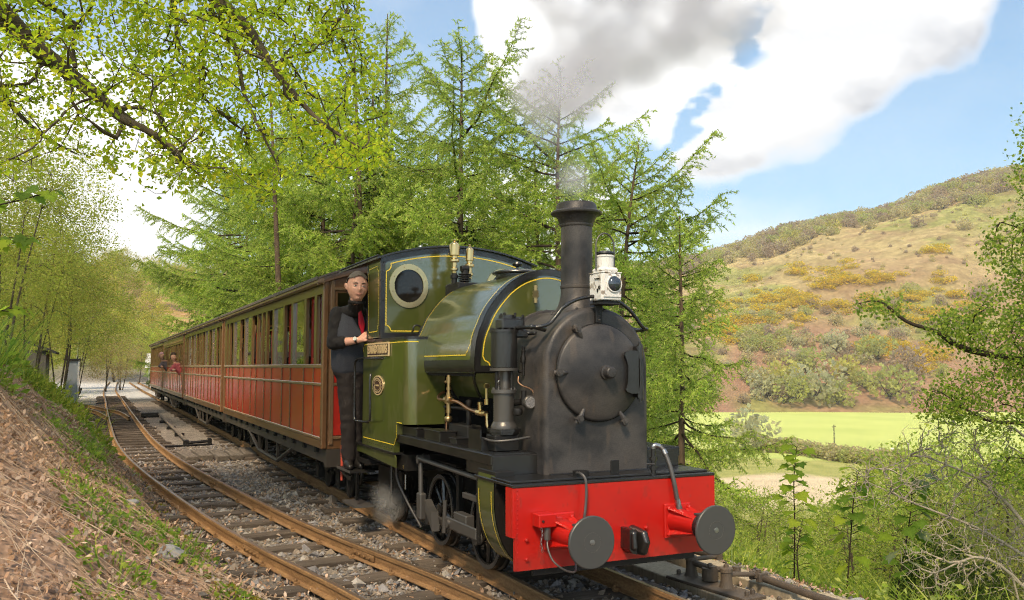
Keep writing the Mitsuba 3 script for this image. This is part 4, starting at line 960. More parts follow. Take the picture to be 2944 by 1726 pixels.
def P_field(p, n, uv):
    u = (p.x + 3.03) * float(A_[0]) + p.y * float(A_[1]); s = (p.x + 3.03) * float(B_[0]) + p.y * float(B_[1])
    a = fbm(u * .05, s * .05, 1.0, 3); b = fbm(u * .3, s * .3, 4.0, 3)
    field = mix((.29, .345, .095), (.36, .40, .125), a)
    rough = mix((.17, .19, .05), (.30, .29, .10), b)
    straw = mix((.38, .31, .20), (.50, .42, .28), b)
    e = u + s * .14 + (a - .5) * 22
    col = mix(rough, field, smoothstep(220.0, 226.0, e))
    st = smoothstep(150.0, 160.0, e) * smoothstep(195.0, 188.0, e) * smoothstep(95.0, 60.0, s + (a - .5) * 40)
    return mix(col, straw, st)


def P_hill(p, n, uv):
    u = (p.x + 3.03) * float(A_[0]) + p.y * float(A_[1]); s = (p.x + 3.03) * float(B_[0]) + p.y * float(B_[1])
    a = fbm(u * .02, s * .012, 2.0, 4); b = fbm(u * .10, s * .05, 6.0, 3); c = fbm(u * .35, s * .22, 9.0, 3)
    bracken = mix((.22, .12, .075), (.33, .20, .13), b)
    straw = mix((.25, .19, .085), (.37, .30, .14), c)
    grass = mix((.15, .17, .04), (.25, .26, .07), c)
    h = smoothstep(470.0, 640.0, u + (a - .5) * 260)
    col = mix(bracken, straw, h)
    col = mix(col, grass, smoothstep(.56, .68, a) * .8)
    col = mix(col, (.20, .12, .07), smoothstep(.60, .72, b) * .45)
    t1 = noise(u * 1.1, s * .9, 2.0); t2 = noise(u * .45, s * .6, 8.0)
    return col * (.62 + .36 * c + .26 * t1 + .22 * t2)


pr('field_grass', proc(P_field), .95, .1)
pr('hill_grass', proc(P_hill), .95, .1)
def polar(us, ss, zf):
    U, S = np.meshgrid(us, ss, indexing='ij'); v, f = sheet(us, ss, zf)
    w = np.stack([CAM[0] + A_[0] * v[:, 0] + B_[0] * v[:, 1], A_[1] * v[:, 0] + B_[1] * v[:, 1], v[:, 2]], 1)
    return w, f[:, ::-1]
put('valley_floor', polar(np.arange(10, 452, 8.0), np.arange(-260, 700, 12.0), lambda u, s: -21.4 + 0 * u + .8 * (meshkit.fbm(np.stack([u * .02, s * .02, u * 0], -1), 3, 2) - .5) + np.where(u < 60, -1.5, 0)), 'field_grass', smooth=True)
tag('valley_floor', 'bright green pasture on the valley floor below the hill', kind='structure')
put('hillside', polar(np.concatenate([np.arange(436, 800, 5.0), np.arange(800, 1400, 60.0)]), np.arange(-900, 1500, 6.0), hill_z), 'hill_grass', smooth=True)
tag('hillside', 'far hillside of brown bracken, straw grass and gorse under a wooded ridge', kind='structure')
def hill_pt(u, s): return np.stack([CAM[0] + A_[0] * u + B_[0] * s, A_[1] * u + B_[1] * s, hill_z(u, s)], -1)

# ---------------------------------------------------------------- tracks
RAILP = [(-.045, -.105), (.045, -.105), (.045, -.098), (.010, -.088), (.008, -.034), (.021, -.028), (.022, -.006), (.018, 0), (-.018, 0), (-.022, -.006), (-.021, -.028), (-.008, -.034), (-.010, -.088), (-.045, -.098)]


def sweep_rail(path, prof=RAILP):
    p = np.asarray(path, float); t = np.gradient(p, axis=0); t /= np.linalg.norm(t, axis=1, keepdims=True)
    s = np.stack([t[:, 1], -t[:, 0]], 1); k = len(prof); pf = np.array(prof)
    v = np.concatenate([np.stack([p[i, 0] + s[i, 0] * pf[:, 0], p[i, 1] + s[i, 1] * pf[:, 0], pf[:, 1]], 1) for i in range(len(p))])
    i, j = np.meshgrid(np.arange(len(p) - 1), np.arange(k), indexing='ij')
    q = np.stack([i * k + j, i * k + (j + 1) % k, (i + 1) * k + (j + 1) % k, (i + 1) * k + j], -1).reshape(-1, 4)
    return v, np.vstack([q[:, [0, 1, 2]], q[:, [0, 2, 3]]])


def rail(parent, path):
    k = put('rail', sweep_rail(path), 'rail_rust', parent, smooth=25)
    put('running_surface', sweep_rail(path, [(-.014, .0006), (.014, .0006), (.014, .0016), (-.014, .0016)]), 'rail_top', k)
    return k


def chairs(parent, path, ys):
    """Spikes and clips that hold the rail down, one small fitting per sleeper."""
    p = np.asarray(path)
    for y in ys:
        x = float(np.interp(y, p[:, 1], p[:, 0])) if p[0, 1] < p[-1, 1] else float(np.interp(y, p[::-1, 1], p[::-1, 0]))
        for s in (-1, 1):
            put('rail_clip', MB().add(box(x + s * .052 - .018, x + s * .052 + .018, y - .022, y + .022, -.110, -.082, .004)).add(hexbolt((x + s * .058, y, -.084), (0, 0, 1), .013, .018)).mesh(), 'rail_rust', parent)


def sleeper_mesh(seed, length=1.36, w=.20):
    r = np.random.default_rng(seed)
    xs_ = np.linspace(-length / 2, length / 2, 9); v = []
    for x in xs_:
        for (dy, dz) in ((-w / 2, -.10), (-w / 2, -.006), (-w / 2 + .012, 0), (w / 2 - .012, 0), (w / 2, -.006), (w / 2, -.10)):
            v.append((x + r.normal(0, .002), dy + r.normal(0, .003), dz + r.normal(0, .003)))
    k = 6; n = len(xs_); i, j = np.meshgrid(np.arange(n - 1), np.arange(k - 1), indexing='ij')
    q = np.stack([i * k + j, (i + 1) * k + j, (i + 1) * k + j + 1, i * k + j + 1], -1).reshape(-1, 4)
    f = np.vstack([q[:, [0, 2, 1]], q[:, [0, 3, 2]]]); e = (n - 1) * k
    f = np.vstack([f, [[0, a, a + 1] for a in range(1, 5)], [[e, e + a + 1, e + a] for a in range(1, 5)]])
    return np.array(v), f
SLP = [mikit.ply(sleeper_mesh(s), 'sleeper_wood', smooth=20) for s in range(4)]


def sleepers(parent, pts, ang=None):
    for k, (x, y, a) in enumerate(pts):
        put('sleeper', SLP[k % 4], None, parent, at=T().translate([x, y, -.106]).rotate([0, 0, 1], math.degrees(a)))


main = thing('main_track', 'straight rusty railway track on timber sleepers that the train stands on', 'railway track')
yy = np.array([-6, 0, 4, 8, 12, 20, 30, 45, 60, 90, 130.0])
for sx in (-1, 1): rail(main, np.stack([sx * .365 + np.interp(yy, [45, 60, 90, 130], [0, 0, .2, 1.5]), yy], 1))
sl = [(R.normal(0, .03), y, R.normal(0, .02)) for y in np.concatenate([np.arange(3.2, 14, .72), np.arange(14, 44, .9)])]
sleepers(main, sl)
chairs(main, np.array([[-.365, 0], [-.365, 50]]), [s[1] for s in sl[:14]]); chairs(main, np.array([[.365, 0], [.365, 50]]), [s[1] for s in sl[:4]])
LFT = np.array([[-1.08, 2.0], [-1.22, 3.6], [-1.40, 5.0], [-1.52, 5.9], [-1.66, 6.7], [-1.78, 7.4], [-1.93, 8.5], [-2.07, 9.8], [-2.21, 11.3], [-2.36, 13.1], [-2.48, 14.9], [-2.56, 16.6], [-2.62, 18.6], [-2.65, 21], [-2.66, 27], [-2.65, 34], [-2.62, 44], [-2.58, 60], [-2.3, 75], [-1.8, 95]])
siding = thing('siding_track', 'rusty curving siding track on open sleepers in front of the leaf bank', 'railway track')
LP_ = smoothline(LFT, 4)
tn = np.gradient(LP_, axis=0); tn /= np.linalg.norm(tn, axis=1, keepdims=True); RP_ = LP_ + np.stack([tn[:, 1], -tn[:, 0]], 1) * .70
rail(siding, LP_); rail(siding, RP_)
sl = []; s_ = np.concatenate([[0], np.cumsum(np.linalg.norm(np.diff((LP_ + RP_) / 2, axis=0), axis=1))]); cen = (LP_ + RP_) / 2
for d in np.concatenate([np.arange(1.0, 24, .70), np.arange(24, 50, .8)]):
    x, y = np.interp(d, s_, cen[:, 0]), np.interp(d, s_, cen[:, 1]); i = np.searchsorted(s_, d) - 1
    sl.append((x + R.normal(0, .04), y, math.atan2(-tn[i, 0], tn[i, 1]) * 1.0 + R.normal(0, .025)))
sleepers(siding, sl)
chairs(siding, LP_, [s[1] for s in sl[2:16]]); chairs(siding, RP_, [s[1] for s in sl[2:16]])
for pth, y in ((RP_, 7.05), (LP_, 7.6), (RP_, 12.2)):
    x = float(np.interp(y, pth[:, 1], pth[:, 0])); m = MB()
    m.add(xf(box(-.022, -.010, -.20, .20, -.08, -.035, .003), rotz(.15, (x, y, 0))))
    for k in (-.14, -.05, .05, .14): m.add(xf(hexbolt((-.022, k, -.058), (-1, 0, 0), .011, .014), rotz(.15, (x, y, 0))))
    m.put('fishplate', 'rail_rust', siding)
# a branch leaving to the left under the mossy mound
spur = thing('spur_track', 'short rusty spur curving away left from the siding to the mossy mound', 'railway track')
for pts in ([(-4.6, 43.2), (-4.23, 41.3), (-3.3, 37.6), (-2.75, 34.4), (-2.3, 31.7), (-2.12, 28.0)], [(-4.4, 39.3), (-3.77, 37.0), (-3.22, 34.0), (-2.9, 31.4), (-2.70, 28.6)]):
    rail(spur, smoothline(pts[::-1], 4))
sleepers(spur, [(x, y, .2 + .05 * k) for k, (x, y) in enumerate(((-2.5, 29.4), (-2.6, 30.4), (-2.75, 31.5), (-2.9, 32.6), (-3.05, 33.7), (-3.2, 34.8), (-3.4, 35.9), (-3.6, 37.0), (-3.9, 38.2), (-4.2, 39.4)))])

# boards and point lever between the tracks
bp = thing('board_crossing', 'row of weathered timber crossing boards laid between the siding and the first coach', 'crossing')
for k in range(5):
    x0 = -1.66 + k * .262
    put('board', xf(box(0, .212, -.62, .62, -.05, .04, .01), rotz(-.03 * (k - 2), (x0, 16.4 + .14 * math.sin(k * 2), -.09))), 'board_grey', bp)
def P_board(p, n, uv):
    g = fbm(p.x * 40, p.y * 4, p.z * 40, 3); return mix((.06, .05, .04), (.17, .145, .12), g)
pr('board_grey', proc(P_board), .9, .2)
pl_ = thing('point_lever', 'dark ground lever with its long wooden rod lying between siding and second coach', 'lever')
put('weight', box(-1.72, -1.20, 29.75, 29.95, -.12, .02, .02), 'black_iron', pl_)
put('rod', tube([(-1.20, 29.9, -.03), (-1.26, 24, -.05), (-1.32, 19.1, -.05)], .035, 8), 'board_grey', pl_)
for y in (26.8, 24.0, 21.5): put('rod_guide', box(-1.37, -1.16, y - .035, y + .035, -.13, -.055), 'black_iron', pl_)
put('crank', MB().add(cyl((-1.33, 19.0, -.08), (-.88, 19.05, -.06), .03, 8)).add(cyl((-1.78, 18.3, -.08), (-.9, 18.5, -.08), .02, 8)).add(box(-.92, -.85, 18.93, 19.12, -.13, .0, .01)).add(box(-1.39, -1.29, 18.9, 19.1, -.13, -.02, .01)).mesh(), 'black_iron', pl_)

# timber plates and point mechanism on the right
def P_plate(p, n, uv):
    a = fbm(p.x * 8, p.y * 3, p.z * 8, 4); c = noise(p.x * 70, p.y * 70, 1.0)
    return mix((.24, .19, .12), (.42, .36, .26), a) * (.8 + .35 * c)
pr('timber_plate', proc(P_plate), .9, .2)
pr('gear_iron', proc(lambda p, n, uv: mix((.05, .042, .036), (.14, .105, .07), fbm(p.x * 12, p.y * 12, p.z * 12, 3))), .6, .4)
kp = thing('timber_plate', 'long pale timber plate lying beside the right rail under the point mechanism', 'timber')
put('plank', box(.80, 1.10, 3.2, 6.15, -.16, -.075, .006), 'timber_plate', kp)
put('plank', box(1.115, 1.34, 3.2, 4.62, -.16, -.085, .006), 'timber_plate', kp)
put('plank', box(1.22, 1.42, 4.62, 6.2, -.15, -.055, .006), 'timber_plate', kp)
for (x, y) in ((.92, 4.52), (1.06, 4.55), (.95, 5.95), (1.28, 4.35), (.98, 4.9)): put('bolt', hexbolt((x, y, -.075), (0, 0, 1), .016, .03), 'gear_iron', kp)
pg = thing('point_mechanism', 'dark iron point mechanism of posts, cranks and rods on the pale timber plate', 'point mechanism')
put('base_plate', xf(box(-.11, .09, -.42, .36, -.075, -.053, .004), rotz(.10, (.915, 5.06, 0))), 'gear_iron', pg)
for (x, y) in ((.92, 4.70), (.985, 4.72), (.95, 5.38), (.88, 5.40)): put('bolt', hexbolt((x, y, -.053), (0, 0, 1), .016, .028), 'gear_iron', pg)
pa = np.array([.935, 5.32]); pb = np.array([.945, 4.94])
for q, h in ((pa, .085), (pb, .075)):
    po = put('post', lathe([(.052, -.053), (.046, -.04), (.038, .0), (.038, h - .03), (.044, h - .025), (.044, h), (.034, h + .006), (0, h + .008)], (*q, 0), 'z', 18), 'gear_iron', pg, 35)
    put('nut', MB().add(hexbolt((*q, h + .006), (0, 0, 1), .018, .018)).add(cyl((*q, h), (*q, h + .045), .007, 8)).mesh(), 'gear_iron', po)
pc = np.array([.985, 5.06]); pd = np.array([1.19, 5.33]); pe = np.array([1.21, 4.93])
def link(a, b, z0, z1, r=.016):
    m = MB(); m.add(tube([(*a, z0), (*b, z1)], r, 10)); m.add(cyl((*a, z0 - .022), (*a, z0 + .022), .030, 14)); m.add(cyl((*b, z1 - .022), (*b, z1 + .022), .030, 14)); return m.mesh()
put('crank_arm', MB().add(link(pa, (.955, 5.10), .045, .035, .022)).mesh(), 'gear_iron', pg, 35)
put('drum', MB().add(cyl((.955, 5.13, -.045), (.955, 5.13, .04), .058, 18)).add(hexbolt((.955, 5.13, .04), (0, 0, 1), .02, .025)).mesh(), 'gear_iron', pg, 35)
put('link_rod', link(pa, pd, .062, .06), 'gear_iron', pg, 35)
put('link_rod', link((.955, 5.13), (1.10, 5.02), .03, .035, .02), 'gear_iron', pg, 35)
put('link_rod', link(pb, pe, .035, .01, .017), 'gear_iron', pg, 35)
put('fork', MB().add(box(1.17, 1.25, 4.86, 4.885, -.03, .03, .004)).add(box(1.17, 1.25, 4.95, 4.975, -.03, .03, .004)).add(cyl((1.21, 4.92, -.04), (1.21, 4.92, .045), .018, 10)).mesh(), 'gear_iron', pg, 35)
put('operating_rod', MB().add(tube([(1.215, 4.90, -.005), (1.225, 4.40, -.02), (1.235, 3.4, -.02)], .026, 12)).add(tube([(1.2, 5.38, .05), (1.20, 6.0, .02), (1.18, 8.5, -.02)], .022, 10)).mesh(), 'gear_iron', pg, 35)
put('cover_strap', box(1.26, 1.36, 3.2, 4.45, -.04, -.018, .003), 'timber_plate', pg)
# ---------------------------------------------------------------- plants: tools
from scipy.spatial import cKDTree
def leafmat(key, trans=.9, rough=.5, spec=.3):
    scene[key] = {'type': 'principledthin', 'base_color': VC, 'roughness': rough, 'spec_trans': 0.0, 'diff_trans': trans, 'eta': 1.33, 'spec_tint': 0.0}
leafmat('leaf', 1.35); leafmat('needle', 1.1, .6); leafmat('dry_leaf', .35, .7)
def P_bark(p, n, uv):
    a = fbm(p.x * 25, p.y * 25, p.z * 7, 3); return mix((.045, .036, .028), (.15, .12, .09), a)
pr('bark', proc(P_bark), .95, .15)
pr('twig_dark', (.035, .026, .018), .85, .2)
pr('twig_pale', (.36, .31, .24), .85, .2)
pr('larch_bark', proc(lambda p, n, uv: mix((.06, .042, .03), (.17, .12, .085), fbm(p.x * 30, p.y * 30, p.z * 6, 3))), .95, .15)


def unit(v): return v / (np.linalg.norm(v, axis=-1, keepdims=True) + 1e-12)
def randdir(r, n): return unit(r.normal(size=(n, 3)))


def leaves(r, pos, axis, size, colors, width=.55, fold=.25, jitter=.25, quads=False):
    """One folded leaf (two triangles over a midrib) at each position; colours are picked from the list per leaf."""
    n = len(pos); axis = unit(np.asarray(axis)); s = size * r.uniform(1 - jitter, 1 + jitter, n)
    side = unit(np.cross(axis, randdir(r, n))); up = np.cross(side, axis)
    L_ = axis * s[:, None]; W_ = side * (s * width * .5)[:, None]; F_ = up * (s * fold * .5)[:, None]
    v = np.stack([pos, pos + L_ * .55 + W_ + F_, pos + L_ - F_ * .6, pos + L_ * .55 - W_ + F_], 1).reshape(-1, 3)
    b = np.arange(n)[:, None] * 4
    f = np.concatenate([b + [0, 1, 2], b + [0, 2, 3]], 1).reshape(-1, 3)
    c = np.asarray(colors)[r.integers(0, len(colors), n)] * r.uniform(.75, 1.25, (n, 1))
    return v, f, np.repeat(c, 4, 0)


def curled(r, pos, axis, up, size, colors, width=.6, curl=.5):
    """Dry leaves: six corners, bent along and across the midrib."""
    n = len(pos); axis = unit(axis); side = unit(np.cross(axis, up)); nn = np.cross(side, axis); s = (size * r.uniform(.55, 1.35, n))[:, None]; k = (r.uniform(-.4, 1.0, n) * curl)[:, None]; w = (r.uniform(.7, 1.25, n) * width * .5)[:, None]
    row = lambda t, ww, h, e: (pos + axis * s * t + side * s * ww * w * e + nn * s * h)
    v = np.stack([pos, row(.32, .85, .10 + .30 * k, 1), row(.32, .85, .10 + .22 * k, -1), row(.70, .9, .04 + .55 * k, 1), row(.70, .9, .10 + .40 * k, -1), row(1.0, 0, .0 + .75 * k, 0)], 1).reshape(-1, 3); b = np.arange(n)[:, None] * 6
    f = np.concatenate([b + [0, 1, 2], b + [1, 3, 2], b + [2, 3, 4], b + [3, 5, 4]], 1).reshape(-1, 3)
    c = np.asarray(colors)[r.integers(0, len(colors), n)] * r.uniform(.7, 1.25, (n, 1)); return v, f, np.repeat(c, 6, 0)


def blades(r, pos, axis, length, width, colors, bend=.4):
    """Grass-like blades: three triangles each, bending over."""
    n = len(pos); axis = unit(np.asarray(axis)); length = np.broadcast_to(length, (n,)) * r.uniform(.6, 1.3, n)
    h = unit(r.normal(size=(n, 3)) * [1, 1, .1]); side = unit(np.cross(axis, h))
    w = (np.broadcast_to(width, (n,)) * .5)[:, None] * side
    m = pos + axis * (length * .55)[:, None] + h * (length * bend * .2)[:, None]; t = pos + axis * (length * .92)[:, None] + h * (length * bend * .75)[:, None]
    v = np.stack([pos - w, pos + w, m - w * .8, m + w * .8, t], 1).reshape(-1, 3); b = np.arange(n)[:, None] * 5
    f = np.concatenate([b + [0, 1, 3], b + [0, 3, 2], b + [2, 3, 4]], 1).reshape(-1, 3)
    c = np.asarray(colors)[r.integers(0, len(colors), n)] * r.uniform(.75, 1.25, (n, 1))
    return v, f, np.repeat(c, 5, 0)


def cat(parts):
    v, f, c, n = [], [], [], 0
    for a in parts:
        v.append(a[0]); f.append(a[1] + n); n += len(a[0])
        if len(a) > 2: c.append(a[2])
    return np.vstack(v), np.vstack(f), (np.vstack(c) if c else None)


def thin_tubes(P, Rr, n=3):
    """Many polylines (list of arrays) as thin tubes in one mesh, vectorised per length."""
    V, F, off = [], [], 0; by = {}
    for p, q in zip(P, Rr): by.setdefault(len(p), []).append((p, q))
    th = np.arange(n) * 2 * PI / n
    for k, items in by.items():
        p = np.array([a for a, _ in items]); rr = np.array([np.broadcast_to(b, (k,)) for _, b in items]); m = len(p)
        t = np.gradient(p, axis=1); t = unit(t); ref = np.where(np.abs(t[:, :1, 2:3]) < .9, [0, 0, 1.0], [1.0, 0, 0])
        a = unit(np.cross(t, np.broadcast_to(ref, t.shape))); b = np.cross(t, a)
        v = p[:, :, None] + rr[:, :, None, None] * (np.cos(th)[None, None, :, None] * a[:, :, None] + np.sin(th)[None, None, :, None] * b[:, :, None])
        i, j = np.meshgrid(np.arange(k - 1), np.arange(n), indexing='ij')
        q = np.stack([i * n + j, i * n + (j + 1) % n, (i + 1) * n + (j + 1) % n, (i + 1) * n + j], -1).reshape(-1, 4)
        f = np.vstack([q[:, [0, 1, 2]], q[:, [0, 2, 3]]])
        V.append(v.reshape(-1, 3)); F.append((f[None] + (np.arange(m) * k * n)[:, None, None]).reshape(-1, 3) + off); off += m * k * n
    return np.vstack(V), np.vstack(F)


def grow(r, stems, tips, step=.15, sag=.0, tw=.004, expo=.5, rmax=None, wob=.05, pull=.35):
    """Branches: every tip is joined to the nearest wood already grown, which thickens towards the stem.
    stems: list of (points, radius from, radius to). Returns polylines, radii, and (tip, direction) per tip."""
    N, par = [], []; stem_lines = []
    for pts, ra, rb in stems:
        i0 = len(N)
        for k, q in enumerate(pts): N.append(np.asarray(q, float)); par.append(i0 + k - 1 if k else -1)
        stem_lines.append((np.asarray(pts, float), np.linspace(ra, rb, len(pts))))
    ns = len(N); chains = []; tips = np.asarray(tips); root = np.array(N[:ns])
    order = np.argsort(cKDTree(root).query(tips)[0]); tree = cKDTree(np.array(N)); built = len(N); out = []
    for ti in order:
        q = tips[ti]
        if len(N) - built > 150: tree = cKDTree(np.array(N)); built = len(N)
        d, idx = tree.query(q, k=min(6, built)); best, bc = None, 1e9
        for dd, ii in zip(np.atleast_1d(d), np.atleast_1d(idx)):
            p = par[ii]; cost = dd
            if p >= 0:
                back = 1 - np.dot(unit(N[ii] - N[p]), unit(q - N[ii])); cost = dd * (1 + pull * back)
            if cost < bc: bc, best = cost, ii
        a = N[best]; dist = np.linalg.norm(q - a); k = max(2, int(dist / step) + 1)
        p = par[best]; t0 = unit(a - N[p]) if p >= 0 else unit(q - a)
        mid = a + t0 * dist * .45 + [0, 0, -sag * dist] + r.normal(0, wob * dist, 3)
        line = [a]; prev = best
        for s in np.linspace(0, 1, k + 1)[1:]:
            x = (1 - s) ** 2 * a + 2 * s * (1 - s) * mid + s * s * q + (r.normal(0, wob * .15 * dist, 3) if s < 1 else 0)
            N.append(x); par.append(prev); prev = len(N) - 1; line.append(x)
        chains.append((best, prev, line)); out.append((q, unit(line[-1] - line[-2]), line))
    cnt = np.zeros(len(N))
    for _, e, _ in chains: cnt[e] += 1
    for i in range(len(N) - 1, -1, -1):
        if par[i] >= 0: cnt[par[i]] += cnt[i]
    P, Q = [], []
    for s, e, line in chains:
        ids = [e]
        while len(ids) < len(line) - 1: ids.append(par[ids[-1]])
        rr = tw * np.maximum(cnt[ids[::-1]], 1) ** expo
        rr = np.concatenate([[rr[0]], rr]); rr[-1] = tw * .6
        if rmax: rr = np.minimum(rr, rmax)
        P.append(np.array(line)); Q.append(rr)
    return stem_lines, P, Q, out


def wood_mesh(stem_lines, P, Q, n=4, sn=9):
    m = MB()
    for p, rr in stem_lines: m.add(tube(p, rr, sn))
    if P: m.add(thin_tubes(P, Q, n))
    return m.mesh()


# ---------------------------------------------------------------- larches
NEEDLE = [(.42, .56, .10), (.50, .64, .12), (.36, .50, .09), (.56, .67, .14), (.48, .52, .16)]


def larch(seed, H=11.0, Lmax=2.6, base=.12, nb=78, lean=(0, 0), flat=0.0, droop=1.0, top_blue=True, tuft=.042, spacing=.06):
    r = np.random.default_rng(seed); zz = np.linspace(0, 1, 14)
    tr = np.stack([lean[0] * zz ** 1.3 * H + .05 * np.sin(zz * 7 + seed), lean[1] * zz ** 1.3 * H + .05 * np.cos(zz * 5 + seed), zz * H], 1)
    rad = .0115 * H * (1 - zz) ** .9 + .012
    P, Q, tp, ta, sp = [], [], [], [], []
    hs = base + (1 - base) * (np.arange(nb) + r.uniform(0, 1, nb)) / nb
    for k, h in enumerate(hs):
        if h > .985: continue
        az = k * 2.39996 + r.normal(0, .6)
        o = np.array([np.interp(h, zz, tr[:, i]) for i in range(3)])
        l = Lmax * ((1 - h) ** .75 * (1 - flat) + flat * min(1, (1 - h) * 4)) * (r.uniform(.35, 1.2) if r.uniform() < .7 else r.uniform(.8, 1.3)) * (.72 + .5 * math.cos(az - seed) ** 2) + .16
        if h < base + .12: l *= .75
        up = .04 + .95 * h ** 2.2 + r.normal(0, .16)
        d = np.array([math.cos(az), math.sin(az), up]); k_ = 9; t = np.linspace(0, 1, k_)
        line = o + np.outer(t * l, d) + np.outer(-droop * .24 * l * np.sin(t * PI * .62) * (1 - h * .7) * 1.2 + .22 * l * np.clip(t - .7, 0, 1) ** 1.5, [0, 0, 1]) + np.cumsum(r.normal(0, .012 * l, (k_, 3)), 0)
        P.append(line); Q.append(np.linspace(.006 + .010 * l, .003, k_))
        s = np.concatenate([[0], np.cumsum(np.linalg.norm(np.diff(line, axis=0), axis=1))]); tg = unit(np.gradient(line, axis=0))
        m = max(4, int(l * .9 / spacing)); at = np.linspace(.10 if l < 1 else .15, 1, m) * s[-1]
        for q, a in enumerate(at):
            c = np.array([np.interp(a, s, line[:, i]) for i in range(3)]); g = np.array([np.interp(a, s, tg[:, i]) for i in range(3)])
            lat = unit(np.cross(g, [0, 0, 1.0])) * (1 if q % 2 else -1); f_ = a / s[-1]
            tl = (.16 + .42 * min(1, l / 2.2) * math.sin(PI * min(1, .18 + .82 * f_ * .95)) ** .8) * r.uniform(.6, 1.25)
            td = unit(g * .6 + lat * r.uniform(.15, 1) + [0, 0, r.uniform(-.95, .15)])
            tt = np.linspace(0, 1, 4); tw = c + np.outer(tt * tl, td) + np.outer(-.26 * tl * tt ** 2, [0, 0, 1])
            P.append(tw); Q.append(np.linspace(.0035, .0015, 4))
            nt = max(3, int(tl / .030)); u = np.linspace(.08, 1, nt)
            pp = np.stack([np.interp(u, tt, tw[:, i]) for i in range(3)], 1); tp.append(pp); ta.append(np.broadcast_to(td, pp.shape))
        u = np.linspace(.25, 1, max(4, int(l / .035))); pp = np.stack([np.interp(u, t, line[:, i]) for i in range(3)], 1); tp.append(pp); ta.append(np.broadcast_to(unit(d), pp.shape))
    u = np.linspace(.86, 1, 30); tp.append(np.stack([np.interp(u, zz, tr[:, i]) for i in range(3)], 1)); ta.append(np.broadcast_to([0, 0, 1.0], (30, 3)))
    tp, ta = np.vstack(tp), np.vstack(ta)
    pos = np.repeat(tp, 2, 0) + r.normal(0, .012, (len(tp) * 2, 3)); ax = unit(np.repeat(ta, 2, 0) * .6 + randdir(r, len(pos)) + [0, 0, -.15])
    n = len(pos); s = tuft * r.uniform(.7, 1.3, n); w = unit(np.cross(ax, randdir(r, n))) * (s * .20)[:, None]
    v = np.stack([pos - w, pos + w, pos + ax * s[:, None]], 1).reshape(-1, 3); f = np.arange(3 * n).reshape(-1, 3)
    cl = meshkit.noise(pos * 1.3, seed)[:, None]; c = np.clip(np.array(NEEDLE)[r.integers(0, 5, n)] * (.62 + .75 * cl) * r.uniform(.8, 1.2, (n, 1)), 0, .85)
    return wood_mesh([(tr, rad)], [], []), thin_tubes(P, Q, 3), (v, f, np.repeat(c, 3, 0))


def group_of(name, parts):
    """A shapegroup whose entries are the parts of a plant."""
    scene[name] = {'type': 'shapegroup', **parts}

def larch_group(name, *a, **k):
    tr, br, (v, f, c) = larch(*a, **k)
    group_of(name, {'trunk': mikit.ply(tr, 'larch_bark', smooth=True), 'branches': mikit.ply(br, 'twig_dark', smooth=True), 'needles': mikit.ply((v, f), 'needle', color=c)})
def inst(name, group, x, y, z, s, rz, label=None, cat=None, grp=None, sz=None):
    k = uniq(name); scene[k] = {'type': 'instance', 'g': {'type': 'ref', 'id': group}, 'to_world': T().translate([float(x), float(y), float(z)]).rotate([0, 0, 1], float(rz)).scale([s, s, sz or s])}
    if label: tag(k, label, cat, grp)
    return k
larch_group('larch_kind_a', 1, 11.0, 3.6, .08, 100, flat=.42, tuft=.080, spacing=.062)
larch_group('larch_kind_b', 2, 13.0, 3.0, .12, 100, tuft=.086, spacing=.068)
larch_group('larch_kind_c', 3, 11.0, 3.7, .07, 98, flat=.48, tuft=.080, spacing=.062)
larch_group('larch_kind_d', 4, 6.6, 2.3, .05, 78, droop=1.25, tuft=.065, spacing=.05)
larch_group('larch_kind_e', 5, 8.0, 2.9, .28, 66, lean=(.10, -.03), flat=.5, droop=1.6, tuft=.075, spacing=.05)
larch_group('larch_kind_f', 6, 11.5, 3.9, .24, 110, flat=.25, tuft=.092)
larch_group('larch_kind_g', 7, 11.0, 4.3, .26, 84, flat=.5, droop=1.2, tuft=.095)
def P_at(az, dist): return CAM[0] + dist * math.sin(math.radians(az)), CAM[1] + dist * math.cos(math.radians(az))
def azD(x): return 25.34 + math.degrees(math.atan((x - 1259.5) / 2152))
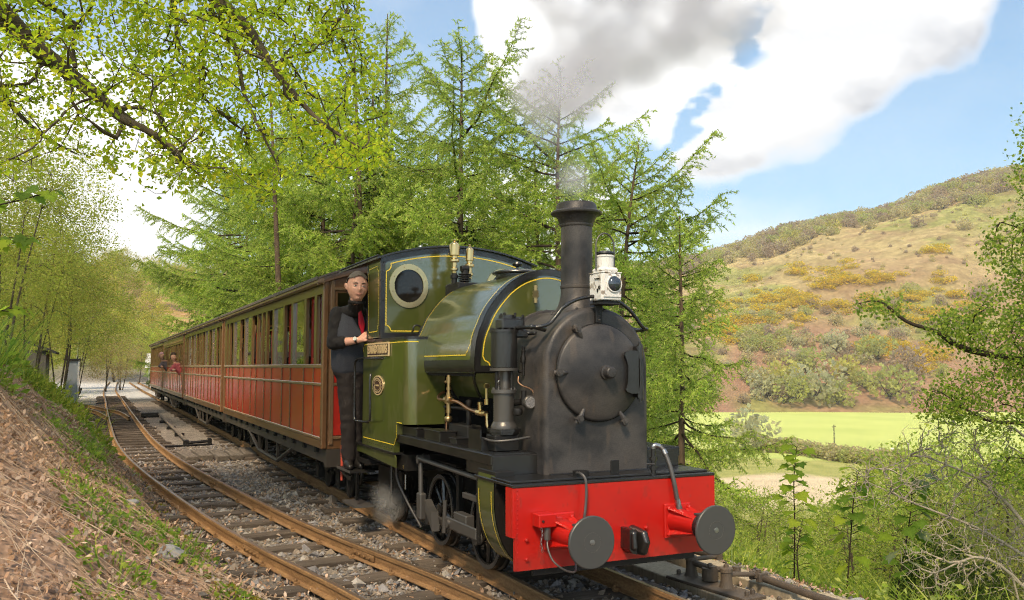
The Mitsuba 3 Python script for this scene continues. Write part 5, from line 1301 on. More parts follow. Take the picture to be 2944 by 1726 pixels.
# (picture column on a 2519 wide photo, height of the top above the rail, distance, kind, turn, label)
LARCH = [
    (1132, 9.9, 22, 'a', 20, 'tall larch with a wide twiggy top, in the gap of sky left of the smoke'),
    (948, 12.1, 26, 'b', 75, 'tallest larch, its spire top against blue sky beside the yellow oak leaves'),
    (1378, 8.5, 20.5, 'c', 140, 'larch standing behind the chimney with blue smoke drifting across its crown'),
    (1480, 5.5, 16, 'e', -20, 'larch leaning to the right behind the chimney with a long drooping branch'),
    (1676, 3.7, 13.2, 'd', 10, 'young light green larch right of the smokebox with a bare lower trunk'),
    (790, 10.6, 28, 'f', 210, 'broad larch behind the first coach with its trunk showing over the roof'),
    (668, 11.5, 37, 'f', 95, 'larch behind the second coach, partly hidden by the yellow oak'),
    (606, 12.6, 46, 'g', 300, 'larch farther back whose long boughs reach over the third coach'),
    (1010, 9.0, 29, 'a', 160, 'dim larch set back between the two tallest larches'),
    (1255, 7.0, 28, 'b', 250, 'slim larch behind and right of the wide topped larch'),
    (870, 8.2, 24.5, 'g', 285, 'larch with low bright boughs just above the cab roof'),
    (1590, 3.6, 20, 'd', 130, 'small larch behind the lamp, left of the young larch'),
    (556, 13.6, 57, 'f', 170, 'outermost larch on the left, its boughs reaching over the last coach'),
    (1440, 5.0, 26, 'b', 330, 'half hidden larch just right of the chimney top'),
    (740, 7.5, 30, 'g', 30, 'low spreading larch leaning its boughs over the first coach roof'),
    (1060, 6.4, 34, 'b', 100, 'far back larch low behind the safety valves'),
    (905, 9.6, 36, 'c', 45, 'larch set back behind the tallest spire, left of it'),
    (1075, 8.6, 27, 'c', 12, 'larch filling the gap between the spire and the wide topped larch'),
    (1190, 8.6, 33, 'a', 222, 'set back larch just right of the wide topped larch'),
    (1300, 7.2, 25, 'a', 66, 'larch between the wide topped larch and the smoky one'),
    (1440, 7.0, 23, 'c', 190, 'larch right of the chimney top, between the smoky one and the leaning one'),
    (820, 9.0, 40, 'a', 120, 'far larch behind the trunks above the first coach'),
    (980, 7.4, 31, 'f', 5, 'larch low behind the cab roof with its bare trunk showing'),
    (1215, 5.6, 24, 'c', 77, 'bright low larch directly behind the filler lid'),
]
HT = {'a': 11.0, 'b': 13.0, 'c': 11.0, 'd': 6.6, 'e': 8.0, 'f': 11.5, 'g': 11.0}
for cx, top, dist, kind, turn, lab_ in LARCH:
    x, y = P_at(azD(cx), dist); zb = float(terrain(x, y)) - .1
    if kind in 'de': zb = max(zb, -2.6)
    zb = max(zb, top - HT[kind] * 1.3); s = (top - zb) / HT[kind]
    if zb > float(terrain(x, y)): zb = float(terrain(x, y)) - .1; s = (top - zb) / HT[kind]
    inst('larch_tree', 'larch_kind_' + kind, x, y, zb, min(s, 1.25), turn, lab_, 'larch tree', sz=s)
# bare ivy-clad poles between them
ivy = [(.025, .06, .012), (.045, .09, .018), (.03, .075, .02)]
for k, (cx, dist, h, iv, lab_) in enumerate(((912, 24, 10.5, 0, 'bare straight trunk at left of the ivy covered trunk behind the cab'), (938, 25, 9.5, 1, 'ivy covered trunk rising behind the cab roof'), (1000, 27, 9.5, 0, 'slender leaning bare trunk behind the cab roof'), (1122, 21.6, 5.0, 1, 'thick ivy on the trunk of the wide topped larch'), (1345, 23, 7.2, 0, 'bare reddish trunk just left of the chimney'), (705, 25, 9.5, 0, 'pale bare trunk above the first coach'), (1180, 27, 8.2, 0, 'thin bare trunk right of the safety valves'))):
    x, y = P_at(azD(cx), dist); r = np.random.default_rng(60 + k); zb = float(terrain(x, y)) - .2
    tr = np.stack([x + np.linspace(0, r.normal(0, .5), 8), y + np.linspace(0, .2, 8), np.linspace(zb, h, 8)], 1)
    t = thing('bare_trunk' if not iv else 'ivy_trunk', lab_, 'tree trunk')
    put('trunk', tube(tr, np.linspace(.12, .025, 8), 9), 'larch_bark', t, True)
    n = 2600 if iv else 240; a = r.uniform(0, 2 * PI, n); u = r.uniform(0, 1, n)
    c = np.stack([np.interp(u, np.linspace(0, 1, 8), tr[:, i]) for i in range(3)], 1); o = np.stack([np.cos(a), np.sin(a), r.normal(-.3, .3, n)], 1)
    rr = (.14 + .12 * r.uniform(0, 1, n) * (.5 + meshkit.noise(c * 2.2, 3)) if iv else r.uniform(.1, .5, n))[:, None]
    v, f, cc = leaves(r, c + o * rr, o + [0, 0, -.4], .07 if iv else .06, ivy if iv else NEEDLE, .8)
    put('ivy' if iv else 'shoots', (v, f), 'leaf', t, color=cc, stuff=True)
# ---------------------------------------------------------------- the oak that hangs over the line from the left
OAKC = [(.60, .72, .05), (.68, .76, .05), (.52, .68, .05), (.74, .74, .06), (.56, .70, .07), (.44, .60, .05)]
r = np.random.default_rng(42)
OAKP = Polygon([(-6.6, 7.4), (-6.2, 4.4), (-5.09, 3.27), (-4.32, 2.98), (-3.78, 3.0), (-3.44, 3.1), (-3.2, 3.15), (-2.79, 3.02), (-2.5, 2.99), (-2.17, 3.15), (-1.89, 2.95), (-1.6, 2.87), (-1.5, 3.15), (-1.09, 3.3), (-.78, 3.32), (-.6, 3.46), (-.57, 4.02), (-.69, 4.48), (-.84, 4.74), (-.92, 5.0), (-.82, 6.62)])
stems = [([(-9.4, 9.6, .8), (-9.2, 9.6, 3.0), (-8.4, 9.5, 5.0), (-7.0, 9.4, 6.2)], .34, .20),
         ([(-7.0, 9.4, 6.2), (-6.1, 9.35, 6.5), (-5.33, 9.32, 6.23), (-4.53, 9.08, 5.28), (-3.91, 8.76, 4.6), (-3.69, 8.57, 4.33), (-3.44, 8.39, 4.09), (-3.1, 8.1, 3.76), (-2.91, 7.9, 3.54), (-2.66, 7.69, 3.38), (-2.4, 7.37, 3.1)], .16, .010),
         ([(-6.1, 9.35, 6.5), (-4.97, 9.2, 6.64), (-3.65, 8.98, 6.09), (-2.67, 8.59, 5.34), (-2.18, 8.26, 4.87), (-1.89, 8.02, 4.53), (-1.74, 7.79, 4.17), (-1.56, 7.56, 3.84), (-1.37, 7.31, 3.54), (-1.12, 7.05, 3.3)], .10, .007),
         ([(-4.0, 9.1, 6.3), (-2.53, 8.79, 6.03), (-1.5, 8.46, 5.7), (-1.02, 8.26, 5.29), (-.95, 8.09, 4.9)], .05, .008),
         ([(-3.91, 8.76, 4.6), (-4.02, 8.84, 4.2), (-3.83, 8.96, 3.86), (-3.56, 8.98, 3.59), (-3.26, 9.0, 3.44)], .035, .008),
         ([(-2.18, 8.26, 4.87), (-2.0, 7.93, 4.29), (-1.95, 7.72, 3.83), (-1.84, 7.51, 3.47), (-1.72, 7.38, 3.17)], .028, .007),
         ([(-3.1, 8.1, 3.76), (-2.8, 8.3, 3.62), (-2.49, 8.38, 3.42), (-2.2, 8.36, 3.18)], .03, .007),
         ([(-2.67, 8.59, 5.34), (-2.46, 8.78, 4.9), (-2.42, 8.68, 4.51), (-2.15, 8.45, 4.21)], .03, .009)]
stems = [(smoothline(p, 3), a, b) for p, a, b in stems]
tips = []
while len(tips) < 3400:
    q = np.array([r.uniform(-6.6, -.2), r.uniform(6.7, 9.6), r.uniform(2.8, 7.4)]); k = q[1] / 8.0
    if not OAKP.contains(Point(-3.03 + (q[0] + 3.03) / k, 1.464 + (q[2] - 1.464) / k)) or meshkit.noise(q * 1.5, 4) < .36: continue
    if q[0] > -4.6 and q[2] < 4.3 and q[0] < -2.6 and r.uniform() < .45: continue
    tips.append(q)
oak = thing('oak_tree', 'yellow green oak hanging its long limbs and fresh leaves over the line at top left', 'oak tree')
sl_, P_, Q_, ends = grow(r, stems, tips, .13, .10, .0030, .46, .05, .09, .5)
put('limbs', wood_mesh(sl_, P_, Q_, 4), 'bark', oak, True)
E_ = np.array([e[0] for e in ends]); Dn = np.array([e[1] for e in ends])
m = 13; pos = np.repeat(E_, m, 0) + r.normal(0, .060, (len(E_) * m, 3)); ax = np.repeat(Dn, m, 0) * .5 + randdir(r, len(pos)) + [0, 0, -.35]
back = np.array([e[2][-2] if len(e[2]) > 2 else e[2][-1] for e in ends]); p2 = np.repeat(back, 4, 0) + r.normal(0, .05, (len(back) * 4, 3))
pos = np.vstack([pos, p2]); ax = np.vstack([ax, randdir(r, len(p2)) + [0, 0, -.2]])
tone = meshkit.noise(pos * .8, 9)
v, f, c = leaves(r, pos, ax, .052, OAKC, .62); c = np.clip(c * np.repeat(.75 + .5 * tone, 4)[:, None], 0, .9)
put('leaves', (v, f), 'leaf', oak, color=c, stuff=True)

# generic airy broadleaf trees
def airy(seed, H, W, stems_n, ntips, col, lsize, per, base=.25, shape='round', bark='bark', tw=.0035, r0=.012):
    r = np.random.default_rng(seed); st = []
    for k in range(stems_n):
        a = r.uniform(0, 2 * PI); lean = r.uniform(.10, .34) * W; hh = H * r.uniform(.62, .86)
        t = np.linspace(0, 1, 9)[:, None]; ph = r.uniform(0, 6)
        p = np.array([math.cos(a) * .12 * (stems_n > 1), math.sin(a) * .12 * (stems_n > 1), -.3]) + t ** 1.3 * np.array([math.cos(a) * lean, math.sin(a) * lean, hh]) + np.concatenate([np.sin(t * 5 + ph), np.cos(t * 4 + ph), t * 0], 1) * .025 * H * t
        st.append((p, r0 * H * r.uniform(.7, 1.1), .012))
    tips = []
    while len(tips) < ntips:
        q = np.array([*r.uniform(-W, W, 2), r.uniform(base * H, H)]); h = (q[2] - base * H) / (H - base * H)
        wr = W * (math.sin(PI * min(1, .12 + .88 * h)) ** .6 if shape == 'round' else (1 - h) ** .6 * min(1, h * 6 + .3))
        if np.hypot(q[0], q[1]) < wr and meshkit.noise(q * (3.2 / W) + seed, seed) > .42: tips.append(q)
    sl_, P_, Q_, ends = grow(r, st, tips, .045 * H, .02, tw, .46, r0 * H * .5, .07, .5)
    E_ = np.array([e[0] for e in ends]); Dn = np.array([e[1] for e in ends])
    pos = np.repeat(E_, per, 0) + r.normal(0, .055 * W, (len(E_) * per, 3)); ax = np.repeat(Dn, per, 0) + randdir(r, len(pos)) * 1.2
    v, f, c = leaves(r, pos, ax, lsize, col, .62)
    c = c * np.repeat(.7 + .6 * meshkit.noise(pos * (2.2 / W), seed + 1), 4)[:, None]
    return wood_mesh(sl_, P_, Q_, 3), (v, f, c)


def airy_group(name, *a, **k):
    w, (v, f, c) = airy(*a, **k)
    group_of(name, {'trunk': mikit.ply(w, k.get('bark', 'bark'), smooth=True), 'foliage': mikit.ply((v, f), 'leaf', color=c)})
SPRING = [(.46, .54, .09), (.56, .60, .12), (.40, .48, .08), (.60, .60, .16)]
YELLOW = [(.62, .56, .12), (.52, .50, .10), (.66, .56, .16), (.46, .48, .10)]
BROWNY = [(.52, .38, .18), (.46, .35, .17), (.58, .48, .20), (.44, .42, .14)]
DARKER = [(.10, .16, .03), (.15, .22, .04), (.08, .13, .03)]
airy_group('birch_kind_a', 11, 9.0, 3.3, 4, 900, SPRING, .085, 20, base=.27, r0=.0065, tw=.003)
airy_group('birch_kind_b', 12, 8.0, 3.2, 4, 800, SPRING[:2] + YELLOW[:2], .085, 18, base=.27, r0=.006, tw=.003)
airy_group('far_kind_yellow', 13, 7.0, 3.0, 2, 420, YELLOW, .14, 18)
airy_group('far_kind_brown', 14, 7.0, 3.0, 3, 380, BROWNY, .13, 12)
airy_group('far_kind_green', 15, 7.0, 3.0, 1, 420, SPRING, .14, 20)
airy_group('far_kind_dark', 16, 6.0, 2.0, 1, 420, DARKER, .13, 22, base=.05, shape='cone')
LEFT = [('birch_kind_a', 150, 32, .74, 'many stemmed tree with a fine pale green crown standing on the mossy mound'),
        ('birch_kind_b', 80, 26, .62, 'thin stemmed tree with a light green crown behind the dark shed roof'),
        ('birch_kind_a', 5, 23, .72, 'pale leafy tree at the left edge behind the sycamore twigs'),
        ('birch_kind_b', 190, 44, .80, 'airy many stemmed tree between the mound and the pale lane'),
        ('birch_kind_b', 40, 40, 1.0, 'tall hazy tree rising behind the shed'),
        ('birch_kind_a', -110, 28, .9, 'green tree on the bank just beyond the left edge')]
for kd, cx, dist, s, lab_ in LEFT:
    x, y = P_at(azD(cx), dist); inst('thin_tree', kd, x, y, float(terrain(x, y)) - .1, s, R.uniform(0, 360), lab_, 'tree')
FARL = [('far_kind_brown', 262, 62, .62, 'low crooked tree with bare spreading limbs above the pale lane'), ('far_kind_brown', 300, 66, .60, 'second crooked tree right of the lane with bent limbs'),
        ('far_kind_yellow', 290, 95, 1.1, 'yellow tree in the gap above the lane'), ('far_kind_green', 345, 88, .9, 'round green bush right of the crooked trees'),
        ('far_kind_dark', 396, 70, .50, 'dark evergreen bush beside the tail of the train'), ('far_kind_yellow', 350, 110, 1.2, 'golden tree right of the gap behind the last coach'), ('far_kind_brown', 320, 120, 1.3, 'brownish tree high in the gap behind the lane'),
        ('far_kind_green', 120, 70, 1.1, 'green tree behind the mound'), ('far_kind_yellow', 60, 60, 1.1, 'yellow green tree behind the shed roof'), ('far_kind_green', -20, 55, 1.2, 'green tree far back at the left edge'), ('far_kind_brown', 200, 105, 1.3, 'brown tree behind the many stemmed tree')]
for kd, cx, dist, s, lab_ in FARL:
    x, y = P_at(azD(cx), dist); inst('far_tree', kd, x, y, float(terrain(x, y)) - .2, s, R.uniform(0, 360), lab_, 'tree')
k_ = 0
for i in range(150):
    x, y = R.uniform(-70, 60), R.uniform(150, 340); kd = ['far_kind_yellow', 'far_kind_brown', 'far_kind_yellow', 'far_kind_green'][i % 4]
    key = f'left_hill_wood__{i + 1:03d}'
    scene[key] = {'type': 'instance', 'g': {'type': 'ref', 'id': kd}, 'to_world': T().translate([x, y, float(terrain(x, y)) - .5]).rotate([0, 0, 1], float(R.uniform(0, 360))).scale(float(R.uniform(.9, 1.6)))}
tag('left_hill_wood', 'golden spring wood covering the far slope beyond the end of the line', 'woodland', kind='stuff')
# ---- trees of the far hillside: light crowns of leaf cards
def puff(seed, col, n=420, flat=.8):
    r = np.random.default_rng(seed); c = randdir(r, 7) * [.5, .5, .28] + [0, 0, .55]; w = r.uniform(.26, .45, 7); i = r.integers(0, 7, n)
    d = randdir(r, n); pos = c[i] + d * (w[i] * r.uniform(.75, 1.05, n))[:, None]
    v, f, cc = leaves(r, pos, d + randdir(r, n) * .6, .15, col, .9); cc = cc * np.repeat(.75 + .5 * meshkit.noise(pos * 3, seed), 4)[:, None]
    tr = thin_tubes([np.array([[0, 0, -.25], [0, 0, .2], [.05, .02, .5]])] + [np.vstack([[0, 0, .1], cc_ * .6, cc_]) for cc_ in c], [np.array([.035, .03, .015])] + [np.array([.02, .014, .006])] * 7, 4)
    return tr, (v, f, cc)
PUFF = {}
HG = [(.54, .58, .17), (.60, .62, .22), (.50, .52, .16)]; HY = [(.62, .60, .14), (.68, .64, .18), (.58, .54, .14)]; HB = [(.50, .40, .28), (.56, .45, .31), (.46, .35, .24)]; HS = [(.62, .60, .36), (.56, .56, .32)]; GO = [(.82, .64, .03), (.86, .70, .04), (.78, .58, .03), (.46, .44, .08)]; OL = [(.60, .56, .28), (.66, .60, .28), (.58, .48, .28)]
for nm, col in (('hill_green', HG), ('hill_yellow', HY), ('hill_bare', HB), ('hill_grey', HS), ('hill_gorse', GO), ('hill_olive', OL)):
    for q in range(2):
        tr, (v, f, c) = puff(100 + len(PUFF), col, 300 if nm == 'hill_gorse' else 420)
        if nm == 'hill_gorse': v = v * [1.2, 1.2, .62]
        PUFF[nm, q] = f'{nm}_{"ab"[q]}'
        group_of(PUFF[nm, q], {'trunk': mikit.ply(tr, 'twig_dark'), 'crown': mikit.ply((v, f), 'leaf', color=c)} if nm != 'hill_gorse' else {'bush': mikit.ply((v, f), 'leaf', color=c)})
def on_hill(cx, cy, us=np.arange(441, 800, 2.0)):
    """Where the sight line through a measured point of the photograph meets the hillside."""
    d = fw + np.array([math.cos(YAW), -math.sin(YAW), 0]) * (cx - 1259.5) / 2152 - np.cross([math.cos(YAW), -math.sin(YAW), 0], fw) * (cy - 738) / 2152
    a = d[0] * A_[0] + d[1] * A_[1]; b = d[0] * B_[0] + d[1] * B_[1]
    z = CAM[2] + d[2] * us / a - hill_z(us, b / a * us)
    i = np.argmax(z < 0) if (z < 0).any() else len(us) - 1
    return us[i], b / a * us[i]
HT_ = [('tree', 'yellow', 2080, 935, 13, 'round bright yellow green tree standing alone at the foot of the bracken slope'), ('tree', 'green', 2190, 985, 15, 'broad grey green bushy tree at the field edge on the right'),
       ('tree', 'grey', 2008, 985, 17, 'bare pale trunked tree at the field edge below the slope'), ('tree', 'green', 1985, 920, 12, 'pale green tree above the bare pale trunked tree'), ('tree', 'yellow', 1930, 960, 14, 'yellow green tree left of the bare pale trunked tree'),
       ('tree', 'green', 2130, 960, 9, 'small green tree between the yellow tree and the broad bushy tree'), ('tree', 'green', 2160, 890, 13, 'feathery green tree under the right hand gorse patch'), ('tree', 'grey', 2060, 870, 11, 'greyish tree above the round yellow tree'),
       ('tree', 'green', 1950, 995, 12, 'green hedge tree at the field edge, left group'), ('tree', 'green', 2060, 998, 11, 'green hedge tree at the field edge, between the bare tree and the broad bush'), ('tree', 'bare', 2240, 930, 13, 'reddish bare tree beside the hawthorn leaves'), ('tree', 'grey', 1890, 985, 12, 'grey hedge tree seen past the larch tip')]
for _, col, cx, cy, h, lab_ in HT_:
    u, s = on_hill(cx, cy); p = hill_pt(u, s); inst('hillside_tree', PUFF['hill_' + col, R.integers(2)], p[0], p[1], p[2] - .5, h * 1.05, R.uniform(0, 360), lab_, 'tree')
for i in range(36):
    cx, cy = R.uniform(1830, 2010), R.uniform(830, 960)
    if (cx - 1910) ** 2 / 100 ** 2 + (cy - 890) ** 2 / 75 ** 2 > 1: continue
    u, s = on_hill(cx, cy); p = hill_pt(u, s)
    inst('thicket_tree', PUFF[['hill_green', 'hill_yellow', 'hill_olive', 'hill_grey'][i % 4], i % 2], p[0], p[1], p[2] - .5, R.uniform(4.5, 8.5), R.uniform(0, 360), ['pale green', 'yellowish', 'olive', 'greyish green'][i % 4] + ' tree in the thicket at the ' + ('upper' if cy < 880 else 'middle' if cy < 915 else 'lower') + ' left of the hillside', 'tree', 'thicket trees ' + str(i % 4) + ('upper' if cy < 880 else 'middle' if cy < 915 else 'lower'))
GORSE = [(1790, 800, 40, 22, 9), (1880, 745, 60, 20, 15), (1960, 745, 70, 24, 18), (2030, 700, 55, 22, 12), (1850, 790, 40, 14, 6), (1930, 790, 60, 12, 6), (2090, 680, 60, 30, 12), (2180, 685, 50, 18, 8), (2250, 740, 45, 22, 10), (2300, 690, 30, 20, 4), (2300, 620, 26, 7, 5), (2180, 855, 55, 24, 16), (2280, 880, 55, 30, 16), (2250, 780, 50, 20, 9), (2250, 915, 30, 14, 5), (1790, 830, 60, 14, 8), (1960, 665, 60, 12, 6), (1840, 690, 30, 10, 4), (2060, 760, 90, 16, 8), (2360, 760, 50, 40, 8), (1800, 760, 30, 14, 4), (1740, 790, 30, 30, 6), (2150, 745, 60, 20, 7)]
for cx, cy, rx, ry, n in GORSE:
    row_ = ['on the upper slope', 'above mid slope', 'at mid slope', 'below mid slope', 'low on the slope'][int(np.searchsorted([650, 700, 765, 840], cy))]; col_ = ['beside the young larch', 'left of centre', 'at the centre', 'right of centre', 'near the hawthorn'][int(np.searchsorted([1815, 1920, 2080, 2230], cx))]
    for _ in range(int(n * 1.25)):
        u, s = on_hill(cx + R.normal(0, rx * .5), cy + R.normal(0, ry * .5)); p = hill_pt(u, s)
        inst('gorse_bush', PUFF['hill_gorse', R.integers(2)], p[0], p[1], p[2] - .8, R.uniform(4.0, 7.5), R.uniform(0, 360), f'orange yellow gorse bush {row_} of the far hill, {col_}', 'gorse bush', f'gorse bushes {row_}, {col_}')
i = 0
def wood(u, s, kinds, h):
    global i
    i += 1; p = hill_pt(u, s); k = PUFF['hill_' + kinds[R.integers(len(kinds))], R.integers(2)]
    scene[f'hillside_wood__{i:03d}'] = {'type': 'instance', 'g': {'type': 'ref', 'id': k}, 'to_world': T().translate([float(x) for x in p - [0, 0, .8]]).rotate([0, 0, 1], float(R.uniform(0, 360))).scale(float(h))}
for _ in range(900):
    s = R.uniform(60, 560); t = R.beta(3.2, 1.1); u = 440 + 350 * (.52 + .50 * t)
    dens = meshkit.noise(np.array([u * .018, s * .018, 3.3]))
    if t < .45 and dens < .55: continue
    wood(u, s, ['olive', 'bare', 'yellow', 'olive', 'green', 'bare'], R.uniform(5, 9.5))
for s in np.arange(70, 560, 3.2): wood(788 + R.uniform(-6, 6), s, ['olive', 'grey', 'bare', 'olive'], R.uniform(4.5, 8))
for _ in range(220): wood(R.uniform(446, 560), R.uniform(40, 420), ['grey', 'bare', 'olive', 'green', 'bare'], R.uniform(3, 7.5))
for _ in range(620): wood(R.uniform(455, 740), R.uniform(60, 500), ['bare', 'olive', 'bare', 'yellow', 'olive'], R.uniform(1.2, 3.0))
tag('hillside_wood', 'hazy olive and brown woodland along the ridge with scrub scattered over the hillside', 'woodland', kind='stuff')
# pole and sheep in the field, hedge line
def on_floor(cx, cy, z=-21.3):
    d = fw + np.array([math.cos(YAW), -math.sin(YAW), 0]) * (cx - 1259.5) / 2152 - np.cross([math.cos(YAW), -math.sin(YAW), 0], fw) * (cy - 738) / 2152
    return CAM + d * (z - CAM[2]) / d[2]
p = on_floor(2053, 1117); t = thing('wooden_pole', 'thin grey pole standing alone in the bright green field', 'pole')
put('pole', tube([p, p + [0, 0, 7.6]], [.16, .11], 8), 'board_grey', t); put('crossarm', box(p[0] - .7, p[0] + .7, p[1] - .06, p[1] + .06, p[2] + 7.0, p[2] + 7.14), 'board_grey', t)
pr('sheep_wool', (.72, .69, .62), .95, .1); pr('sheep_face', (.55, .50, .44), .8)
def sheep_mesh(seed):
    r = np.random.default_rng(seed); m = J.batch_hull([msphere((-.38, 0, .68), .25, 16), msphere((.30, 0, .70), .24, 16), msphere((0, 0, .60), .27, 16)])
    m = m + J.batch_hull([msphere((.40, 0, .78), .14, 14), msphere((.55, 0, .92), .12, 14)])
    for x in (-.34, -.26, .24, .32):
        y = .12 if x in (-.34, .24) else -.12
        m = m + J.batch_hull([msphere((x, y, .5), .065, 10), msphere((x - .02, y, .25), .045, 10)]) + J.batch_hull([msphere((x - .02, y, .25), .042, 10), msphere((x + .01, y, .03), .04, 10)])
    v, f, _ = meshkit.arrays(m.refine_to_length(.08)); v = v + (meshkit.noise(v * 9, seed) - .5)[:, None] * .05
    return v, f
for (cx, cy, a, lab_) in ((2163, 1112, .3, 'white sheep grazing at the left of the three'), (2172, 1114, 2.2, 'white sheep grazing in the middle of the three'), (2196, 1110, -.4, 'white sheep grazing at the right of the three'), (2234, 1098, 1.0, 'lone white sheep higher up the field near the bare bush')):
    p = on_floor(cx, cy, -21.4); k = thing('sheep', lab_, 'sheep'); v, f = sheep_mesh(3); M_ = rotz(a, p - [0, 0, .02])
    put('body', xf((v, f), M_), 'sheep_wool', k, True)
    hd = J.batch_hull([msphere((.62, 0, .93), .10, 12), msphere((.74, 0, .84), .06, 12)]) + J.batch_hull([msphere((.58, .08, .98), .03, 8), msphere((.56, .19, .97), .015, 8)]) + J.batch_hull([msphere((.58, -.08, .98), .03, 8), msphere((.56, -.19, .97), .015, 8)])
    v, f, _ = meshkit.arrays(hd); put('head', xf((v, f), M_), 'sheep_face', k, True)
for i_ in range(150):
    cx = 1850 + i_ * 3.1 + R.uniform(-2, 2); p = on_floor(cx, np.interp(cx, [1850, 1960, 2100, 2320], [1100, 1112, 1135, 1150]) + R.uniform(-3, 4), -21.2)
    scene[f'hedge_scrub__{i_ + 1:03d}'] = {'type': 'instance', 'g': {'type': 'ref', 'id': PUFF[('hill_olive', 'hill_green')[i_ % 3 == 0], i_ % 2]}, 'to_world': T().translate([float(x) for x in p - [0, 0, .6]]).rotate([0, 0, 1], float(R.uniform(0, 360))).scale([float(R.uniform(3, 5)), float(R.uniform(3, 5)), float(R.uniform(2.0, 3.4))])}
tag('hedge_scrub', 'dark scrubby hedge line between the green field and the pale rough grass', 'hedge', kind='stuff')
p = on_floor(1845, 1105, -21); inst('field_bush', PUFF['hill_grey', 0], p[0], p[1], p[2] - 1.2, 11, 40, 'grey rounded bush at the near edge of the field beside the larch boughs', 'bush')
# ---------------------------------------------------------------- ground cover: litter, stems, stones, moss and small plants
def scat(r, n, x0, x1, y0, y1, dens=None):
    """n random places, kept where dens(x, y) in [0, 1] allows."""
    out = np.zeros((0, 2))
    while len(out) < n:
        q = np.stack([r.uniform(x0, x1, 4 * n), r.uniform(y0, y1, 4 * n)], 1)
        if dens is not None: q = q[r.uniform(0, 1, len(q)) < dens(q[:, 0], q[:, 1])]
        out = np.vstack([out, q])
    return out[:n]
def slope_d(x, y): return np.interp(y, FOOT[:, 0], FOOT[:, 1]) - x
def gz(q): return terrain(q[:, 0], q[:, 1])
def normal_at(q, e=.05):
    x, y = q[:, 0], q[:, 1]
    return unit(np.stack([terrain(x - e, y) - terrain(x + e, y), terrain(x, y - e) - terrain(x, y + e), x * 0 + 2 * e], 1))
LIT = [(.50, .34, .24), (.58, .42, .31), (.40, .25, .16), (.64, .49, .37), (.50, .33, .21), (.34, .21, .13), (.28, .17, .10)]
r = np.random.default_rng(51)
fall = lambda y, a=6.5, b=16.: np.clip(1.25 - (y - a) / b, .05, 1) ** 1.6
q1 = scat(r, 52000, -7.5, -1.4, 2.6, 20, lambda x, y: fall(y) * np.where(slope_d(x, y) > 3.4, .15, np.clip(slope_d(x, y) * 1.3 + .62, 0, 1)))
q2 = scat(r, 4500, -2.4, 1.6, 3.4, 17, lambda x, y: fall(y, 6, 14) * np.clip(meshkit.noise(np.stack([x * 1.7, y * 1.7, x * 0], -1), 5) * 2.4 - .75, .03, 1))
q3 = scat(r, 5000, 1.1, 5, 2.8, 10, lambda x, y: np.clip(1.6 - (x - 1.2) * .45, .1, 1))
P3 = []
for q, h in ((q1, .045), (q2, .03), (q3, .03)):
    nrm = normal_at(q); p = np.column_stack([q, gz(q)]) + nrm * r.uniform(.004, h, (len(q), 1)); ax = unit(randdir(r, len(q)) + nrm * .1 - nrm * (randdir(r, len(q)) * nrm).sum(1, keepdims=True))
    P3.append(curled(r, p, ax + randdir(r, len(q)) * .3, nrm + randdir(r, len(q)) * .5, r.choice([.028, .036, .046], len(q)) if h > .04 else .036, LIT, .50, .7))
v, f, c = cat(P3); put('leaf_litter', (v, f), 'dry_leaf', color=c); tag('leaf_litter', 'brown dead leaves strewn over the bank and blown between the rails', 'leaf litter', kind='stuff')
q = scat(r, 1700, -6.5, -1.8, 2.8, 18, lambda x, y: fall(y) * np.where((slope_d(x, y) > .15) & (slope_d(x, y) < 3.6), 1, 0))
nrm = normal_at(q); L_ = r.uniform(.18, .95, len(q)); th = r.normal(-.35, .55, len(q)); dirn = unit(np.stack([np.cos(th), np.sin(th) * 1.0, th * 0], 1) * r.choice([-1, 1], (len(q), 1)))
lines = []
for a, l, d in zip(q, L_, dirn):
    t = np.linspace(-.5, .5, 5); xy = a + np.outer(t * l, d[:2]) + r.normal(0, .02 * l, (5, 2)); lines.append(np.column_stack([xy, terrain(xy[:, 0], xy[:, 1]) + r.uniform(.02, .07) + np.array([0, .01, .025, .012, r.uniform(-.01, .06)]) * 1.0]))
v, f = thin_tubes(lines, [np.linspace(w, w * .5, 5) for w in r.uniform(.0015, .0038, len(q))], 3)
put('dead_stems', (v, f), 'stem_straw'); tag('dead_stems', 'pale dead bracken stems lying over the leaf bank', 'dead stems', kind='stuff')
pr('stem_straw', proc(lambda p, n, uv: mix((.30, .20, .13), (.56, .44, .32), noise(p.x * 6, p.y * 6, p.z * 6))), .9, .1)
# ballast stones
q = scat(r, 24000, -2.9, 1.75, 3.2, 19, lambda x, y: fall(y, 5.5, 15) * np.where(slope_d(x, y) < .35, 1, .15))
oc = np.array([[1, 0, 0], [-1, 0, 0], [0, 1, 0], [0, -1, 0], [0, 0, 1], [0, 0, -1.0]]); of = np.array([[0, 2, 4], [2, 1, 4], [1, 3, 4], [3, 0, 4], [2, 0, 5], [1, 2, 5], [3, 1, 5], [0, 3, 5]])
sz = r.lognormal(-3.95, .38, len(q)); v = oc[None] * (r.uniform(.6, 1.3, (len(q), 6, 1))) * sz[:, None, None] * np.array([1, 1, .72]); a = r.uniform(0, 2 * PI, len(q)); ca, sa = np.cos(a)[:, None], np.sin(a)[:, None]
tilt = r.normal(0, .4, len(q))[:, None]; v = np.stack([v[..., 0] * ca - v[..., 1] * sa, v[..., 0] * sa + v[..., 1] * ca, v[..., 2] + tilt * v[..., 0]], -1)
v += np.column_stack([q, gz(q) + .004 + sz * .15])[:, None]
f = (of[None] + (np.arange(len(q)) * 6)[:, None, None]).reshape(-1, 3)
